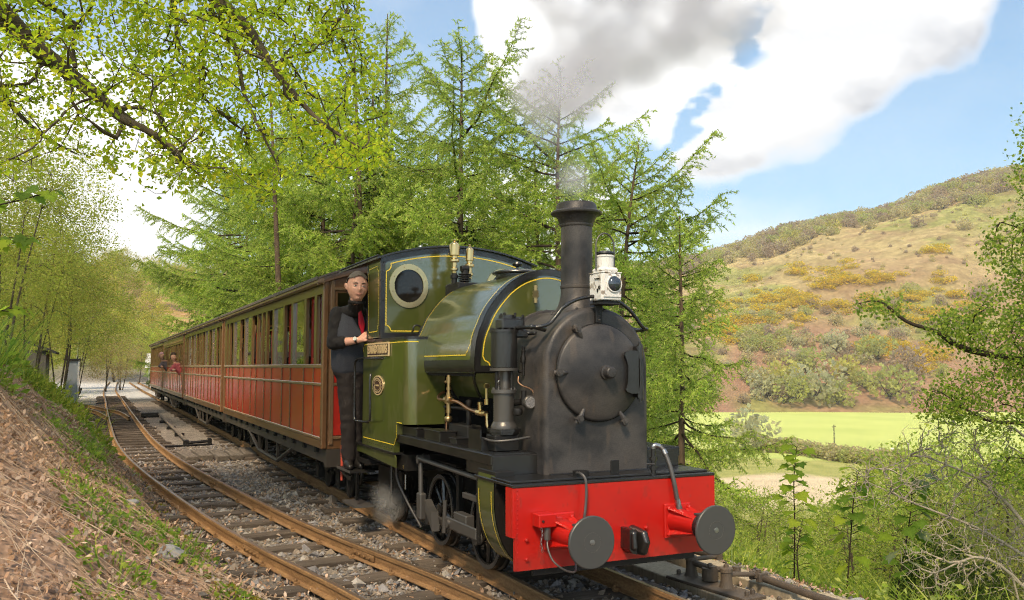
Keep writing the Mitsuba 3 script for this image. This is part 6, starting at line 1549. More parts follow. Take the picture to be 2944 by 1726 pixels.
STC = np.array([(.19, .18, .18), (.28, .265, .26), (.14, .13, .12), (.36, .33, .29), (.26, .21, .165), (.22, .175, .13)]); c = np.repeat(STC[r.integers(0, 6, len(q))] * r.uniform(.7, 1.2, (len(q), 1)), 6, 0)
pr('ballast_stone', VC, .85, .3)
put('ballast', (v.reshape(-1, 3), f), 'ballast_stone', color=c); tag('ballast', 'grey and brown slate ballast stones between and beside the rails', 'ballast', kind='stuff')
for i, (x, y, s) in enumerate(((1.42, 4.98, .065), (1.05, 4.78, .045), (-2.55, 6.45, .09), (-2.75, 7.9, .06), (1.62, 4.4, .07))):
    rr = np.random.default_rng(300 + i); m = trimesh.creation.icosphere(2); vv = m.vertices * (.75 + .5 * meshkit.noise(m.vertices * 1.6 + i, i))[:, None] * [s * 1.2, s * .9, s * .75]
    put('loose_rock', (vv + [x, y, float(terrain(x, y)) + s * .3], m.faces), 'rock_grey', smooth=20); tag(list(scene)[-1], ['grey angular stone right of the iron point mechanism', 'small rounded stone on the pale timber plate', 'largest grey stone on the leaf bank', 'small grey stone higher up the leaf bank', 'pale stone in front of the operating rod'][i], 'rock')
pr('rock_grey', proc(lambda p, n, uv: mix((.16, .16, .16), (.38, .37, .36), fbm(p.x * 25, p.y * 25, p.z * 25, 3))), .85, .2)
# green growth
GRN = [(.30, .46, .06), (.38, .54, .07), (.22, .38, .05), (.48, .58, .10), (.34, .46, .12)]
def tufts(name, label, cat_, places, r, rad, hgt, per, size, cols, blade=0, mat='leaf', wid=.6):
    parts = []
    for (x, y, s) in places:
        n = int(per * s); a = r.uniform(0, 2 * PI, n); d = rad * s * np.sqrt(r.uniform(0, 1, n)); px, py = x + d * np.cos(a), y + d * np.sin(a)
        hz = terrain(px, py) + hgt * s * r.uniform(0, 1, n) ** 1.3 * (1 - .6 * (d / (rad * s)) ** 2)
        p = np.column_stack([px, py, hz]); ax = np.column_stack([np.cos(a), np.sin(a), r.uniform(-.1, .9, n)])
        parts.append(leaves(r, p, ax, size, cols, wid))
        if blade:
            m = int(blade * s); a = r.uniform(0, 2 * PI, m); d = rad * s * .7 * np.sqrt(r.uniform(0, 1, m)); px, py = x + d * np.cos(a), y + d * np.sin(a)
            parts.append(blades(r, np.column_stack([px, py, terrain(px, py) - .01]), np.column_stack([np.cos(a) * .4, np.sin(a) * .4, a * 0 + 1]), hgt * s * 1.2, .012, cols, .7))
    v, f, c = cat(parts); put(name, (v, f), mat, color=c); tag(name, label, cat_, kind='stuff')
pl = []
q = scat(r, 210, -6.0, -1.7, 4.2, 20, lambda x, y: np.where(slope_d(x, y) > .0, (np.exp(-((slope_d(x, y) - .55) / .4) ** 2) * .9 + .14 + .4 * np.clip((y - 11) / 5, 0, 1)) * np.clip(slope_d(x, y) / .5, 0, 1), 0))
for x, y in q: pl.append((x, y, r.uniform(.5, 1.2)))
tufts('bank_plants', 'bright green seedlings and brambles sprouting through dead leaves along the foot of the bank', 'plants', pl, r, .22, .14, 95, .045, GRN, 22)
pl = [(x, y, r.uniform(.7, 1.4)) for x, y in scat(r, 330, -11, -2.6, 12, 44, lambda x, y: np.where(slope_d(x, y) > .75, 1, 0) * np.clip(1.2 - (y - 12) / 40, .3, 1))]
tufts('bank_grass', 'rough green grass and leafy growth covering the farther bank and the mossy mound', 'grass', pl, r, .6, .34, 150, .085, [(.24, .34, .04), (.34, .42, .06), (.18, .27, .03), (.40, .44, .08)], 60)
# tall leafy plants on top of the bank at the left edge
pl = [(x, y, r.uniform(.8, 1.3)) for x, y in scat(r, 46, -6.5, -3.9, 8.5, 15, lambda x, y: np.where((slope_d(x, y) > 1.7), 1, 0))]
tufts('bank_top_herbs', 'tall leafy green herbs crowding the top of the bank at the left edge', 'plants', pl, r, .32, .52, 150, .085, GRN + [(.42, .48, .08)], 60)
# yellow moss
q = scat(r, 5200, -3.2, -1.6, 5.0, 13, lambda x, y: np.clip(1 - np.abs(slope_d(x, y) - .12) / .28, 0, 1) * np.clip(meshkit.noise(np.stack([x * 2.2, y * 1.3, x * 0 + 4], -1), 6) * 5 - 2.4, 0, 1))
p = np.column_stack([q, gz(q)]); v, f, c = leaves(r, p, normal_at(q) * .6 + randdir(r, len(p)), .032, [(.44, .42, .03), (.36, .37, .03), (.50, .46, .05)], .9)
put('moss', (v, f), 'leaf', color=c); tag('moss', 'yellow green moss along the edge of the siding ballast', 'moss', kind='stuff')
# right hand side of the line
RGC = [(.48, .60, .10), (.58, .66, .13), (.38, .50, .08), (.64, .68, .18), (.52, .60, .18), (.30, .42, .07)]
pl = [(x, y, r.uniform(.6, 1.3)) for x, y in scat(r, 340, 1.6, 9, 3.0, 15, lambda x, y: np.clip((x - 1.45) / .7, 0, 1) * np.clip(1.5 - (x - 2) / 7, .25, 1))]
tufts('verge_plants', 'mixed bright green weeds and seedlings along the right edge of the line', 'plants', pl, r, .30, .26, 120, .05, RGC, 34)
pl = [(x, y, r.uniform(.8, 1.6)) for x, y in scat(r, 260, 4, 30, 3, 40, lambda x, y: np.clip(1.3 - (x - 4) / 26, .2, 1))]
tufts('slope_grass', 'pale green scrub and grass falling away down the slope to the valley', 'grass', pl, r, .9, .55, 150, .11, RGC, 60)
# shrubs on the slope
airy_group('shrub_kind_a', 31, 2.2, 1.25, 5, 330, RGC, .045, 17, base=.08, r0=.008, tw=.0022)
airy_group('shrub_kind_b', 32, 1.9, 1.3, 6, 300, [(.50, .52, .12), (.42, .48, .09), (.56, .54, .18)], .04, 10, base=.05, r0=.008, tw=.0025, bark='twig_pale')
airy_group('shrub_kind_c', 33, 1.6, .8, 3, 300, DARKER, .05, 20, base=.02, r0=.008, tw=.002)
SH = [('b', 5.6, 6.4, 2.2), ('b', 6.4, 6.2, 2.3), ('a', 6.0, 5.6, 2.0), ('b', 4.9, 5.4, 1.7), ('b', 7.4, 7.2, 2.6), ('a', 8.3, 7.0, 2.6), ('b', 5.4, 4.8, 1.9), ('b', 4.3, 4.6, 1.5), ('a', 5.0, 6.1, 1.5), ('b', 6.6, 7.6, 1.9), ('a', 3.6, 6.2, 1.0), ('a', 5.0, 7.0, 1.2), ('b', 4.4, 5.2, 1.0), ('b', 3.4, 4.1, .8), ('a', 6.6, 8.0, 1.5), ('b', 6.2, 6.0, 1.3), ('a', 8.5, 9.0, 1.7), ('b', 9.0, 7.0, 1.7), ('a', 4.6, 9.0, 1.1), ('b', 5.5, 10.5, 1.3), ('a', 7.4, 11.5, 1.5), ('a', 3.2, 8.2, .8), ('b', 11, 10, 2.0), ('a', 12, 13, 2.0), ('b', 10, 14, 1.8), ('a', 2.9, 10.5, .9), ('b', 4.0, 3.4, .9), ('a', 5.2, 4.2, 1.1), ('a', 14, 9, 2.2), ('b', 16, 12, 2.2), ('b', 7.5, 4.8, 1.5), ('a', 10, 5.6, 1.8)]
for kd, x, y, s in SH:
    az_ = math.degrees(math.atan2(x + 3.03, y)); s = min(s, max(.25, (1.464 - (.128 if az_ < 47 else .06 if az_ > 51 else .128 - .017 * (az_ - 47)) * math.hypot(x + 3.03, y) - float(terrain(x, y)) + .15) / 2.0))
    inst('slope_shrub', 'shrub_kind_' + kd, x, y, float(terrain(x, y)) - .15, s * .9, R.uniform(0, 360), ('leafy light green' if kd == 'a' else 'thin pale twiggy') + ' shrub on the slope, ' + ('just beyond the verge plants' if x < 4.5 else 'halfway down' if x < 8 else 'far down towards the valley'), 'shrub', 'slope shrubs ' + kd + str(int(np.searchsorted([4.5, 8], x))))
inst('holly_bush', 'shrub_kind_c', 2.95, 4.75, float(terrain(2.95, 4.75)) - .1, .55, 30, 'dark evergreen bush among the pale scrub at lower right', 'bush')
# ---------------------------------------------------------------- hawthorn, dead branches and sycamore shoots
r = np.random.default_rng(77)
haw = thing('hawthorn_tree', 'small leaved hawthorn reaching in from the right edge with one long thin arm', 'hawthorn tree')
st = [([(3.9, 3.3, -1.0), (3.6, 3.5, .2), (3.3, 3.65, 1.2), (3.1, 3.75, 2.1), (3.0, 3.8, 3.1)], .09, .02),
      ([(3.3, 3.65, 1.2), (2.9, 3.85, 1.45), (2.39, 4.11, 1.58), (2.23, 4.22, 1.70), (2.07, 4.34, 1.78), (1.92, 4.43, 1.92), (1.78, 4.52, 1.90)], .03, .003),
      ([(3.45, 3.58, .8), (2.9, 3.9, 1.05), (2.45, 4.03, 1.10), (2.18, 4.15, 1.28)], .022, .003), ([(3.5, 3.55, .5), (3.0, 3.8, .78), (2.6, 3.98, .85)], .02, .003), ([(3.1, 3.75, 2.1), (2.85, 3.85, 2.35), (2.6, 3.95, 2.45)], .02, .003)]
st = [(smoothline(p, 4), a, b) for p, a, b in st]; tips = []
HP = [((2.95, 3.8, 2.85), (.26, .3, .50)), ((2.80, 3.85, 2.25), (.42, .3, .30)), ((2.60, 3.95, 1.75), (.42, .3, .30)), ((2.55, 4.0, 1.25), (.42, .3, .28)), ((2.85, 3.85, 1.6), (.35, .3, .6)), ((1.95, 4.42, 1.88), (.22, .08, .07)), ((2.25, 4.2, 1.22), (.18, .15, .14)), ((2.7, 3.95, .75), (.28, .2, .15)), ((3.2, 3.6, 2.6), (.5, .4, .9)), ((2.3, 4.16, 1.72), (.25, .14, .12))]
W_ = np.array([150, 190, 190, 180, 180, 34, 60, 80, 140, 70]); 
for (c0, rad), n in zip(HP, W_): tips += list(np.array(c0) + randdir(r, n) * np.array(rad) * r.uniform(.2, 1, (n, 1)) ** .5)
sl_, P_, Q_, ends = grow(r, st, tips, .06, .03, .0012, .5, .02, .12, .45)
put('limbs', wood_mesh(sl_, P_, Q_, 3), 'twig_dark', haw, True)
E_ = np.array([e[0] for e in ends]); Dn = np.array([e[1] for e in ends]); pos = np.repeat(E_, 11, 0) + r.normal(0, .042, (len(E_) * 11, 3))
v, f, c = leaves(r, pos, np.repeat(Dn, 11, 0) * .4 + randdir(r, len(pos)), .026, [(.28, .40, .06), (.38, .50, .08), (.20, .31, .05), (.50, .58, .10)], .75); put('leaves', (v, f), 'leaf', haw, color=c, stuff=True)
# dead pale branches
dd = thing('dead_bush', 'leafless bush of pale bleached branches arching in from the lower right', 'dead bush')
st = [([(3.7, 4.0, -1.2), (3.4, 4.2, -.1), (3.0, 4.4, .55), (2.6, 4.6, .78)], .026, .005), ([(3.7, 4.0, -1.2), (3.2, 4.2, -.3), (2.75, 4.3, .1), (2.35, 4.4, .02)], .022, .004), ([(3.7, 4.0, -1.2), (3.6, 4.1, .2), (3.3, 4.3, .9), (2.9, 4.55, 1.15)], .024, .004), ([(3.4, 4.2, -.1), (2.9, 4.4, .25), (2.45, 4.6, .45), (2.1, 4.75, .62)], .014, .003)]
st = [(smoothline(p, 4), a, b) for p, a, b in st]; tips = []
for c0, rad, n in (((2.75, 4.45, .80), (.62, .3, .48), 560), ((2.5, 4.4, .10), (.50, .25, .28), 300), ((3.1, 4.3, .35), (.55, .3, .5), 420), ((2.2, 4.7, .62), (.36, .2, .24), 200)): tips += list(np.array(c0) + randdir(r, n) * np.array(rad) * r.uniform(.1, 1, (n, 1)) ** .4)
sl_, P_, Q_, ends = grow(r, st, tips, .07, -.02, .0022, .42, .02, .16, .5)
put('branches', wood_mesh(sl_, P_, Q_, 3), 'twig_pale', dd, True)
E_ = np.array([e[0] for e in ends])[::3]; pos = np.repeat(E_, 3, 0) + r.normal(0, .02, (len(E_) * 3, 3)); v, f, c = leaves(r, pos, randdir(r, len(pos)), .022, [(.50, .52, .14), (.44, .48, .12)], .6); put('buds', (v, f), 'leaf', dd, color=c, stuff=True)
# sycamore leaves: five-lobed, folded along the middle
def syc_leaf():
    lob = [(0, 0), (.18, .04), (.42, -.02), (.36, .18), (.58, .34), (.38, .42), (.40, .62), (.20, .62), (0, 1.0)]
    pts = [(x, y) for x, y in lob] + [(-x, y) for x, y in lob[-2:0:-1]]
    v = [(x, y - .0, .10 * abs(x) - .12 * y * y) for x, y in pts]; v.append((0, .42, -.03)); n = len(pts)
    return np.array(v), np.array([[i, (i + 1) % n, n] for i in range(n)])
SYV, SYF = syc_leaf()
SYP = {k: mikit.ply((SYV, SYF), 'leaf', color=np.broadcast_to(np.array(c_), (len(SYV), 3)) * np.linspace(.85, 1.15, len(SYV))[:, None]) for k, c_ in dict(a=(.20, .33, .05), b=(.30, .43, .05), c=(.42, .52, .06), d=(.13, .22, .04), e=(.30, .36, .22)).items()}
def frame_to(p, d, up, s):
    d = unit(np.asarray(d)); x = unit(np.cross(d, up)); z = np.cross(x, d); m = np.eye(4); m[:3, 0], m[:3, 1], m[:3, 2], m[:3, 3] = x * s, d * s, z * s, p; return T(m)
def sapling(name, label, stem, n, size, kinds, droop=.35, cat_='sapling'):
    k = thing(name, label, cat_); ln = smoothline(stem, 5); put('stem', tube(ln, np.linspace(.0065, .003, len(ln)), 6), 'twig_dark', k, True); u = np.linspace(0, 1, len(ln)); pet = MB()
    for i in range(n):
        t = .22 + .78 * (i // 2) / max(1, (n - 1) // 2); a = (i // 2) * PI / 2 + (i % 2) * PI + r.normal(0, .4); b = np.array([np.interp(t, u, ln[:, j]) for j in range(3)])
        o = np.array([math.cos(a), math.sin(a), .35]); l = size * r.uniform(.5, 1.1) * (1.15 - .5 * t); tip = b + o * l; pet.add(tube([b, (b + tip) / 2 + [0, 0, .01], tip], .0022, 4))
        put('leaf', SYP[kinds[r.integers(len(kinds))]], None, k, at=frame_to(tip, [o[0], o[1], -droop * r.uniform(.4, 2.0)], [r.normal(0, .3), r.normal(0, .3), 1], size * r.uniform(.75, 1.2)))
    pet.put('stalks', 'twig_dark', k)
sapling('sycamore_sapling', 'tallest sycamore sapling, first to the right of the red buffer beam', [(2.02, 5.45, -.35), (2.0, 5.4, .2), (2.02, 5.42, .55), (2.04, 5.40, .82)], 34, .115, 'abbc')
sapling('sycamore_sapling', 'middle sycamore sapling with bright green tiered leaves', [(2.15, 5.05, -.40), (2.2, 5.03, .1), (2.24, 5.02, .45), (2.28, 5.0, .66)], 36, .120, 'abcb')
sapling('sycamore_sapling', 'rightmost sycamore sapling with pale drooping leaves', [(2.30, 4.75, -.40), (2.42, 4.72, .1), (2.5, 4.72, .40), (2.56, 4.75, .62)], 36, .125, 'aabe')
sapling('sycamore_sapling', 'low sycamore sapling beneath the others beside the right buffer', [(1.85, 5.2, -.2), (1.83, 5.2, .05), (1.87, 5.18, .28)], 22, .10, 'abc')
for i, (stem, n, lab_) in enumerate(((([(-4.4, 5.5, 2.1), (-3.75, 5.48, 2.28), (-3.45, 5.49, 2.38), (-3.30, 5.49, 2.44)]), 18, 'uppermost sycamore twig with broad leaves at the left edge'), (([(-4.4, 5.5, 1.7), (-3.8, 5.46, 2.0), (-3.55, 5.46, 2.12), (-3.36, 5.46, 2.16)]), 26, 'middle sycamore twig, its broad leaves lit yellow, at the left edge'), (([(-4.4, 5.5, 1.5), (-3.8, 5.44, 1.70), (-3.55, 5.44, 1.76), (-3.44, 5.44, 1.76)]), 18, 'lowest sycamore twig of broad leaves at the left edge'))):
    sapling('sycamore_twig', lab_, stem, n, .085, 'abcbd', .6, 'sycamore twig')
# ---- far corner on the left
sh = thing('shed', 'low dark roofed shed half hidden behind the mound on the left', 'shed')
put('roof', MB().add(xf(box(-1.0, 1.0, -1.6, 1.6, -.05, .05), np.array([[.92, 0, .38, -5.3], [0, 1, 0, 37.4], [-.38, 0, .92, 2.35], [0, 0, 0, 1.0]]))).add(xf(box(-1.0, 1.0, -1.6, 1.6, -.05, .05), np.array([[.92, 0, -.38, -7.0], [0, 1, 0, 37.4], [.38, 0, .92, 2.35], [0, 0, 0, 1.0]]))).mesh(), 'roof_felt', sh)
put('wall', box(-7.6, -4.7, 36.0, 38.8, -.1, 2.05), 'shed_wall', sh)
pr('roof_felt', (.035, .035, .037), .8); pr('shed_wall', (.09, .085, .08), .8); pr('sheet_grey', (.42, .46, .50), .5); pr('sign_white', (.80, .79, .76), .5); pr('post_grey', (.30, .29, .27), .7)
g = thing('grey_hut', 'pale blue grey sheeted hut beside the mound where the lane begins', 'hut'); put('wall', box(-4.15, -3.7, 40.0, 41.2, -.2, 1.72), 'sheet_grey', g); put('roof', box(-4.25, -3.62, 39.9, 41.3, 1.72, 1.78), 'roof_felt', g); put('edge', box(-3.72, -3.66, 39.96, 40.02, -.2, 1.72), 'sign_white', g)
s_ = thing('notice_board', 'white notice board on a dark post beyond the tail of the train', 'notice board'); put('board', box(.42, 1.02, 74.9, 74.95, 1.35, 2.1), 'sign_white', s_); put('header', box(.50, .94, 74.9, 74.95, 2.14, 2.5), 'sign_white', s_); put('post', box(.70, .78, 74.97, 75.05, -.2, 2.5), 'post_grey', s_)
s_ = thing('white_pole', 'thin white pole standing beside the lane on the left', 'pole'); put('pole', tube([(-4.1, 60, -.2), (-4.1, 60, 3.2)], .05, 8), 'sign_white', s_)
s_ = thing('platelayers_trolley', 'low dark flat trolley parked by the lane beyond the mound', 'trolley'); put('deck', box(-5.3, -3.7, 52.2, 53.4, .18, .30), 'black_iron', s_)
for x in (-5.1, -3.9): put('wheelset', MB().add(cyl((x, 52.3, .08), (x, 52.36, .08), .16, 12)).add(cyl((x, 53.2, .08), (x, 53.26, .08), .16, 12)).add(cyl((x, 52.3, .08), (x, 53.26, .08), .03, 8)).mesh(), 'black_iron', s_)
put('stand', MB().add(box(-4.5, -4.2, 52.6, 52.9, .30, .50)).add(cyl((-4.35, 52.75, .5), (-4.35, 52.75, .85), .06, 8)).mesh(), 'sheet_grey', s_)
# ---------------------------------------------------------------- people
def skin(key, c): pr(key, c, .45, .35)
pr('skin', (.62, .33, .235), .48, .35); pr('skin_far', (.42, .24, .17), .5, .3)
pr('hair_grey', (.15, .125, .105), .7, .2); pr('hair_dark', (.03, .018, .012), .7, .2); pr('hair_pink', (.42, .24, .26), .8, .2)
pr('shirt_black', (.020, .018, .018), .8, .2, sheen=.4)
pr('waistcoat_cloth', proc(lambda p, n, uv: mix((.032, .035, .044), (.060, .064, .078), noise(p.x * 300, p.y * 300, p.z * 300))), .85, .2)
pr('tie_red', (.46, .012, .030), .45, .4, sheen=.5); pr('trouser_cloth', (.022, .018, .017), .85, .2); pr('boot_leather', (.014, .012, .011), .4, .4)
pr('eye_white', (.62, .58, .54), .3); pr('eye_dark', (.02, .014, .010), .15); pr('lip', (.46, .19, .14), .45); pr('brow', (.075, .052, .04), .8, .1); pr('watch_face', (.75, .75, .72), .2, metal=.3)
def chain(pts):
    """Hulls of spheres along a limb: (point, radius) pairs."""
    out = None
    for (a, ra), (b, rb) in zip(pts[:-1], pts[1:]):
        h = J.batch_hull([msphere(a, ra, 20), msphere(b, rb, 20)]); out = h if out is None else out + h
    return out
def soften(m, ln=.02, it=8):
    m = m.refine_to_length(ln); v, f, _ = meshkit.arrays(m); t = trimesh.Trimesh(v, f, process=True); v0 = np.array(t.vertices); trimesh.smoothing.filter_taubin(t, .5, .53, it); v1 = np.array(t.vertices)
    return np.where((np.linalg.norm(v1 - v0, axis=1, keepdims=True) > .03) | ~np.isfinite(v1), v0, v1), np.array(t.faces)
def head_mesh(sub=4):
    t = trimesh.creation.icosphere(sub); p = np.array(t.vertices); x, y, z = p.T        # y forward, z up, x to the person's left
    X, Y, Z = x * .078, y * .098, z * .128
    low = np.clip(-z, 0, 1); X = X * (1 - .30 * low ** 1.4); Y = Y * (1 - .10 * low) + .012 * low; Y = np.where(y < 0, Y * (1 - .18 * low), Y)
    g = lambda cx, cz, sx, sz: np.exp(-((X - cx) / sx) ** 2 - ((Z - cz) / sz) ** 2) * (y > .1)
    Y = Y + .021 * g(0, -.028, .013, .020) + .012 * g(0, -.004, .008, .022) - .011 * (g(.031, .006, .016, .012) + g(-.031, .006, .016, .012)) + .006 * (g(.03, .026, .02, .008) + g(-.03, .026, .02, .008))
    Y = Y + .008 * g(0, -.066, .022, .008) + .010 * g(0, -.100, .020, .016) - .004 * g(0, -.082, .022, .006) + .004 * (g(.040, -.035, .018, .02) + g(-.040, -.035, .018, .02))
    return np.stack([X, Y, Z], 1), np.array(t.faces)
def man(v, f): return manifold3d.Manifold(manifold3d.Mesh(np.asarray(v, np.float32), np.asarray(f, np.uint32)))
driver = thing('person', 'grey haired man in black shirt, charcoal waistcoat and red tie leaning out of the cab', 'person')
HC = np.array([-.846, 8.00, 2.203]); yaw = -.06; HS_ = 1.11
def hd(p):
    p = np.asarray(p, float) * HS_ * [1.13, 1, .98]; roll = .05; c_, s_ = math.cos(roll), math.sin(roll); x, z = p[..., 0] * c_ + p[..., 2] * s_, -p[..., 0] * s_ + p[..., 2] * c_; y = -p[..., 1]; c_, s_ = math.cos(yaw), math.sin(yaw)
    return np.stack([x * c_ - y * s_, x * s_ + y * c_, z], -1) + HC
hv, hf = head_mesh(); hw = hd(hv); hf = hf[:, ::-1]
def V3(*a): return np.array(a, float)
nk = hd([0, -.015, -.10]); neck0 = V3(-.812, 8.17, 2.035)
S_R, E_R, W_R = V3(-.965, 8.26, 1.965), V3(-1.012, 8.23, 1.685), V3(-.806, 8.06, 1.712)
S_L, E_L, W_L = V3(-.645, 8.30, 1.965), V3(-.59, 8.34, 1.68), V3(-.672, 8.08, 1.692)
pel, che = V3(-.790, 8.37, 1.42), V3(-.802, 8.27, 1.80)
body = man(hw, hf) + chain([(nk, .055), (neck0, .055), (che + [0, .03, .12], .07)])
body = body + J.batch_hull([msphere(S_R + [.05, 0, -.01], .06), msphere(S_L - [.05, 0, .01], .06), msphere(che + [-.09, .02, -.02], .08), msphere(che + [.09, .02, -.02], .08)]) + J.batch_hull([msphere(che + [-.08, .02, -.05], .08), msphere(che + [.08, .02, -.05], .08), msphere(pel + [-.07, 0, .0], .08), msphere(pel + [.07, 0, .0], .08)])
for S, E, W in ((S_R, E_R, W_R), (S_L, E_L, W_L)): body = body + chain([(S, .055), (E, .043), (E * .6 + W * .4, .043), (W, .029)])
LEG = [((-.845, 8.36, 1.38), (-.825, 8.33, .97), (-.812, 8.36, .60)), ((-.735, 8.38, 1.38), (-.735, 8.36, .97), (-.735, 8.40, .60))]
for h, k, a in LEG: body = body + chain([(h, .085), (k, .058), (np.array(k) * .6 + np.array(a) * .4, .056), (a, .042)])
def hand(W, d, up, spread, curl, m):
    """Palm, four unequal fingers closed round a bar, and a thumb from the side of the palm."""
    d, up = unit(d), unit(up - d * np.dot(up, d)); s = np.cross(d, up); o = J.batch_hull([msphere(W, .027, 14), msphere(W + d * .075 + s * .030, .017, 12), msphere(W + d * .078 - s * .026, .017, 12), msphere(W + d * .03 + s * .032, .018, 12)])
    for i, (off, l) in enumerate(((.032, .044), (.011, .050), (-.010, .047), (-.029, .037))):
        a = W + d * .078 + s * off; b = a + (d * .75 - up * .5) * l * .8; c = b + (-up * .95 - d * .25) * l * .75; e = c + (-d * .9 - up * .1) * l * .5
        o = o + chain([(a, .0125), (b, .0118), (c, .0105), (e, .0088)])
    a = W + d * .028 + s * .030; b = a + (d * .7 + s * .6 - up * .25) * .042; c = b + (d * .8 - s * .25 - up * .4) * .034
    return o + chain([(a, .0155), (b, .0125), (c, .0100)])
body = body + hand(W_R, V3(.72, -.38, .62), V3(-.35, -.55, .7), 0, 0, 1) + hand(W_L, V3(.1, -.75, -.25), V3(-.2, -.2, 1), 0, 0, 1)
v, f = soften(body, .014, 5); put('body', (v, f), 'skin', driver, True)
# hair: the upper back part of the head, a little larger, with a cropped front line
x, y, z = hv.T; keep = (z > .062 - .0 * y) & (y < .070 + .25 * (z - .06)) | ((y < .012) & (z > -.035 + .55 * np.clip(y + .02, -1, .1))) & ~((np.abs(x) > .060) & (y > -.005) & (z < .03))
hv2 = hv * 1.0 + unit(hv) * (.0085 + .005 * meshkit.noise(hv * 90, 2))[:, None]; hv2[:, 2] += .004 * np.clip(hv2[:, 2] / .12, 0, 1)
fk = keep[hf].all(1); put('hair', (hd(hv2), hf[fk]), 'hair_grey', driver, True)
for s in (-1, 1):
    ear = J.batch_hull([msphere((s * .077, -.010, .012), .012, 12), msphere((s * .082, -.018, .022), .012, 12), msphere((s * .076, -.008, -.018), .009, 12), msphere((s * .086, -.022, .005), .007, 12)])
    v, f, _ = meshkit.arrays(ear.refine_to_length(.006)); put('ear', (hd(v), f[:, ::-1]), 'skin', driver, True)
    e = trimesh.creation.icosphere(2); ev = np.array(e.vertices)
    k = put('eye', (hd(ev * [.0125, .008, .0065] + [s * .030, .0865, .006]), e.faces[:, ::-1]), 'eye_white', driver, True); put('iris', (hd(ev * [.0058, .003, .0056] + [s * .030 + .001, .0935, .0062]), e.faces[:, ::-1]), 'eye_dark', k, True)
    put('eyelid', (hd(ev * [.0145, .007, .0042] + [s * .030, .0885, .0135]), e.faces[:, ::-1]), 'skin', driver, True)
    put('eyebrow', tube([hd([s * .014, .098, .0255]), hd([s * .030, .0975, .0305]), hd([s * .046, .087, .0265])], [.0042, .0048, .0025], 6), 'brow', driver, True)
put('mouth', MB().add(tube([hd([-.030, .0835, -.0605]), hd([-.011, .0965, -.0650]), hd([.0, .0975, -.0645]), hd([.011, .0965, -.0650]), hd([.030, .0835, -.0605])], [.0012, .0026, .0028, .0026, .0012], 6)).add(tube([hd([-.024, .0855, -.0655]), hd([0, .0965, -.0715]), hd([.024, .0855, -.0655])], [.0012, .0032, .0012], 6)).mesh(), 'lip', driver, True)
# clothes
sh_ = J.batch_hull([msphere(S_R + [.05, 0, .0], .072), msphere(S_L - [.05, 0, .0], .072), msphere(che + [-.09, 0, -.02], .118), msphere(che + [.09, 0, -.02], .118)]) + J.batch_hull([msphere(che + [-.085, 0, -.05], .116), msphere(che + [.085, 0, -.05], .116), msphere(pel + [-.08, 0, .05], .106), msphere(pel + [.08, 0, .05], .106)])
sh_ = sh_ + J.batch_hull([msphere(neck0 + [0, 0, -.03], .070), msphere(S_R + [.05, 0, .005], .060), msphere(S_L - [.05, 0, -.005], .060)]) + chain([(neck0 + [0, .0, -.02], .076), (neck0 + (nk - neck0) * .62, .072)])
for S, E, W in ((S_R, E_R, W_R), (S_L, E_L, W_L)): sh_ = sh_ + chain([(S, .072), (S * .45 + E * .55, .066), (E, .062), (E * .70 + W * .30, .060)])
v, f = soften(sh_, .02, 6); n = meshkit.noise(v * 22, 4) - .5; v = v + np.stack([n, n, n * .4], 1) * (.004 + .014 * (v[:, :1] < -.93)); put('shirt', (v, f), 'shirt_black', driver, True)
cu = chain([(E_R * .74 + W_R * .26, .062), (E_R * .66 + W_R * .34, .063)]); v, f, _ = meshkit.arrays(cu); put('cuff', (v, f), 'shirt_black', driver, 40)
vw = J.batch_hull([msphere(S_R + [.075, .0, .0], .078), msphere(S_L - [.075, 0, .0], .078), msphere(che + [-.088, -.004, -.04], .134), msphere(che + [.088, -.004, -.04], .134)]) + J.batch_hull([msphere(che + [-.086, -.004, -.06], .133), msphere(che + [.086, -.004, -.06], .133), msphere(pel + [-.078, -.01, .06], .124), msphere(pel + [.078, -.01, .06], .124)])
cut = extrude(Polygon([(-.84, 2.2), (-.885, 2.06), (-.87, 1.99), (-.752, 1.775), (-.715, 1.98), (-.72, 2.06), (-.74, 2.2)]), 7.8, 8.255)
cutm = man(*[np.asarray(a) for a in (cut[0], cut[1])]); cutm = cutm if cutm.volume() > 0 else man(cut[0], cut[1][:, ::-1])
vw = vw - cutm - msphere(S_R + [-.055, 0, -.03], .085) - msphere(S_L + [.055, 0, -.03], .085) - msphere(neck0 + [0, 0, .04], .095)
v, f = soften(vw, .016, 3); put('waistcoat', (v, f), 'waistcoat_cloth', driver, 50)
for k in range(4): put('button', lathe([(0, -.004), (.008, -.003), (.009, 0)], (-.758 + .001 * k, 8.142 + .024 * k, 1.745 - .075 * k), 'y', 10), 'boot_leather', driver)
ty = J.batch_hull([msphere((-.800, 8.095, 2.035), .022, 12), msphere((-.792, 8.10, 2.005), .017, 12)]) + J.batch_hull([msphere((-.792, 8.105, 2.0), .016, 10), msphere((-.786, 8.118, 1.87), .012, 10), msphere((-.745, 8.118, 1.87), .012, 10), msphere((-.752, 8.128, 1.77), .010, 10)])
v, f = soften(ty, .01, 2); put('tie', (v, f), 'tie_red', driver, True)
co = tube([hd([a_ * .062, .035 if abs(a_) < .6 else .0, -.128 - .01 * (1 - abs(a_))]) for a_ in np.linspace(-1, 1, 9)], .016, 8); put('collar', co, 'shirt_black', driver, True)
trm = J.batch_hull([msphere(pel + [-.078, 0, .02], .108), msphere(pel + [.078, 0, .02], .108), msphere(LEG[0][0], .10), msphere(LEG[1][0], .10)])
for h, k, a in LEG: trm = trm + chain([(h, .100), (k, .078), (np.array(k) * .5 + np.array(a) * .5, .072), (np.array(a) + [0, 0, -.01], .066)])
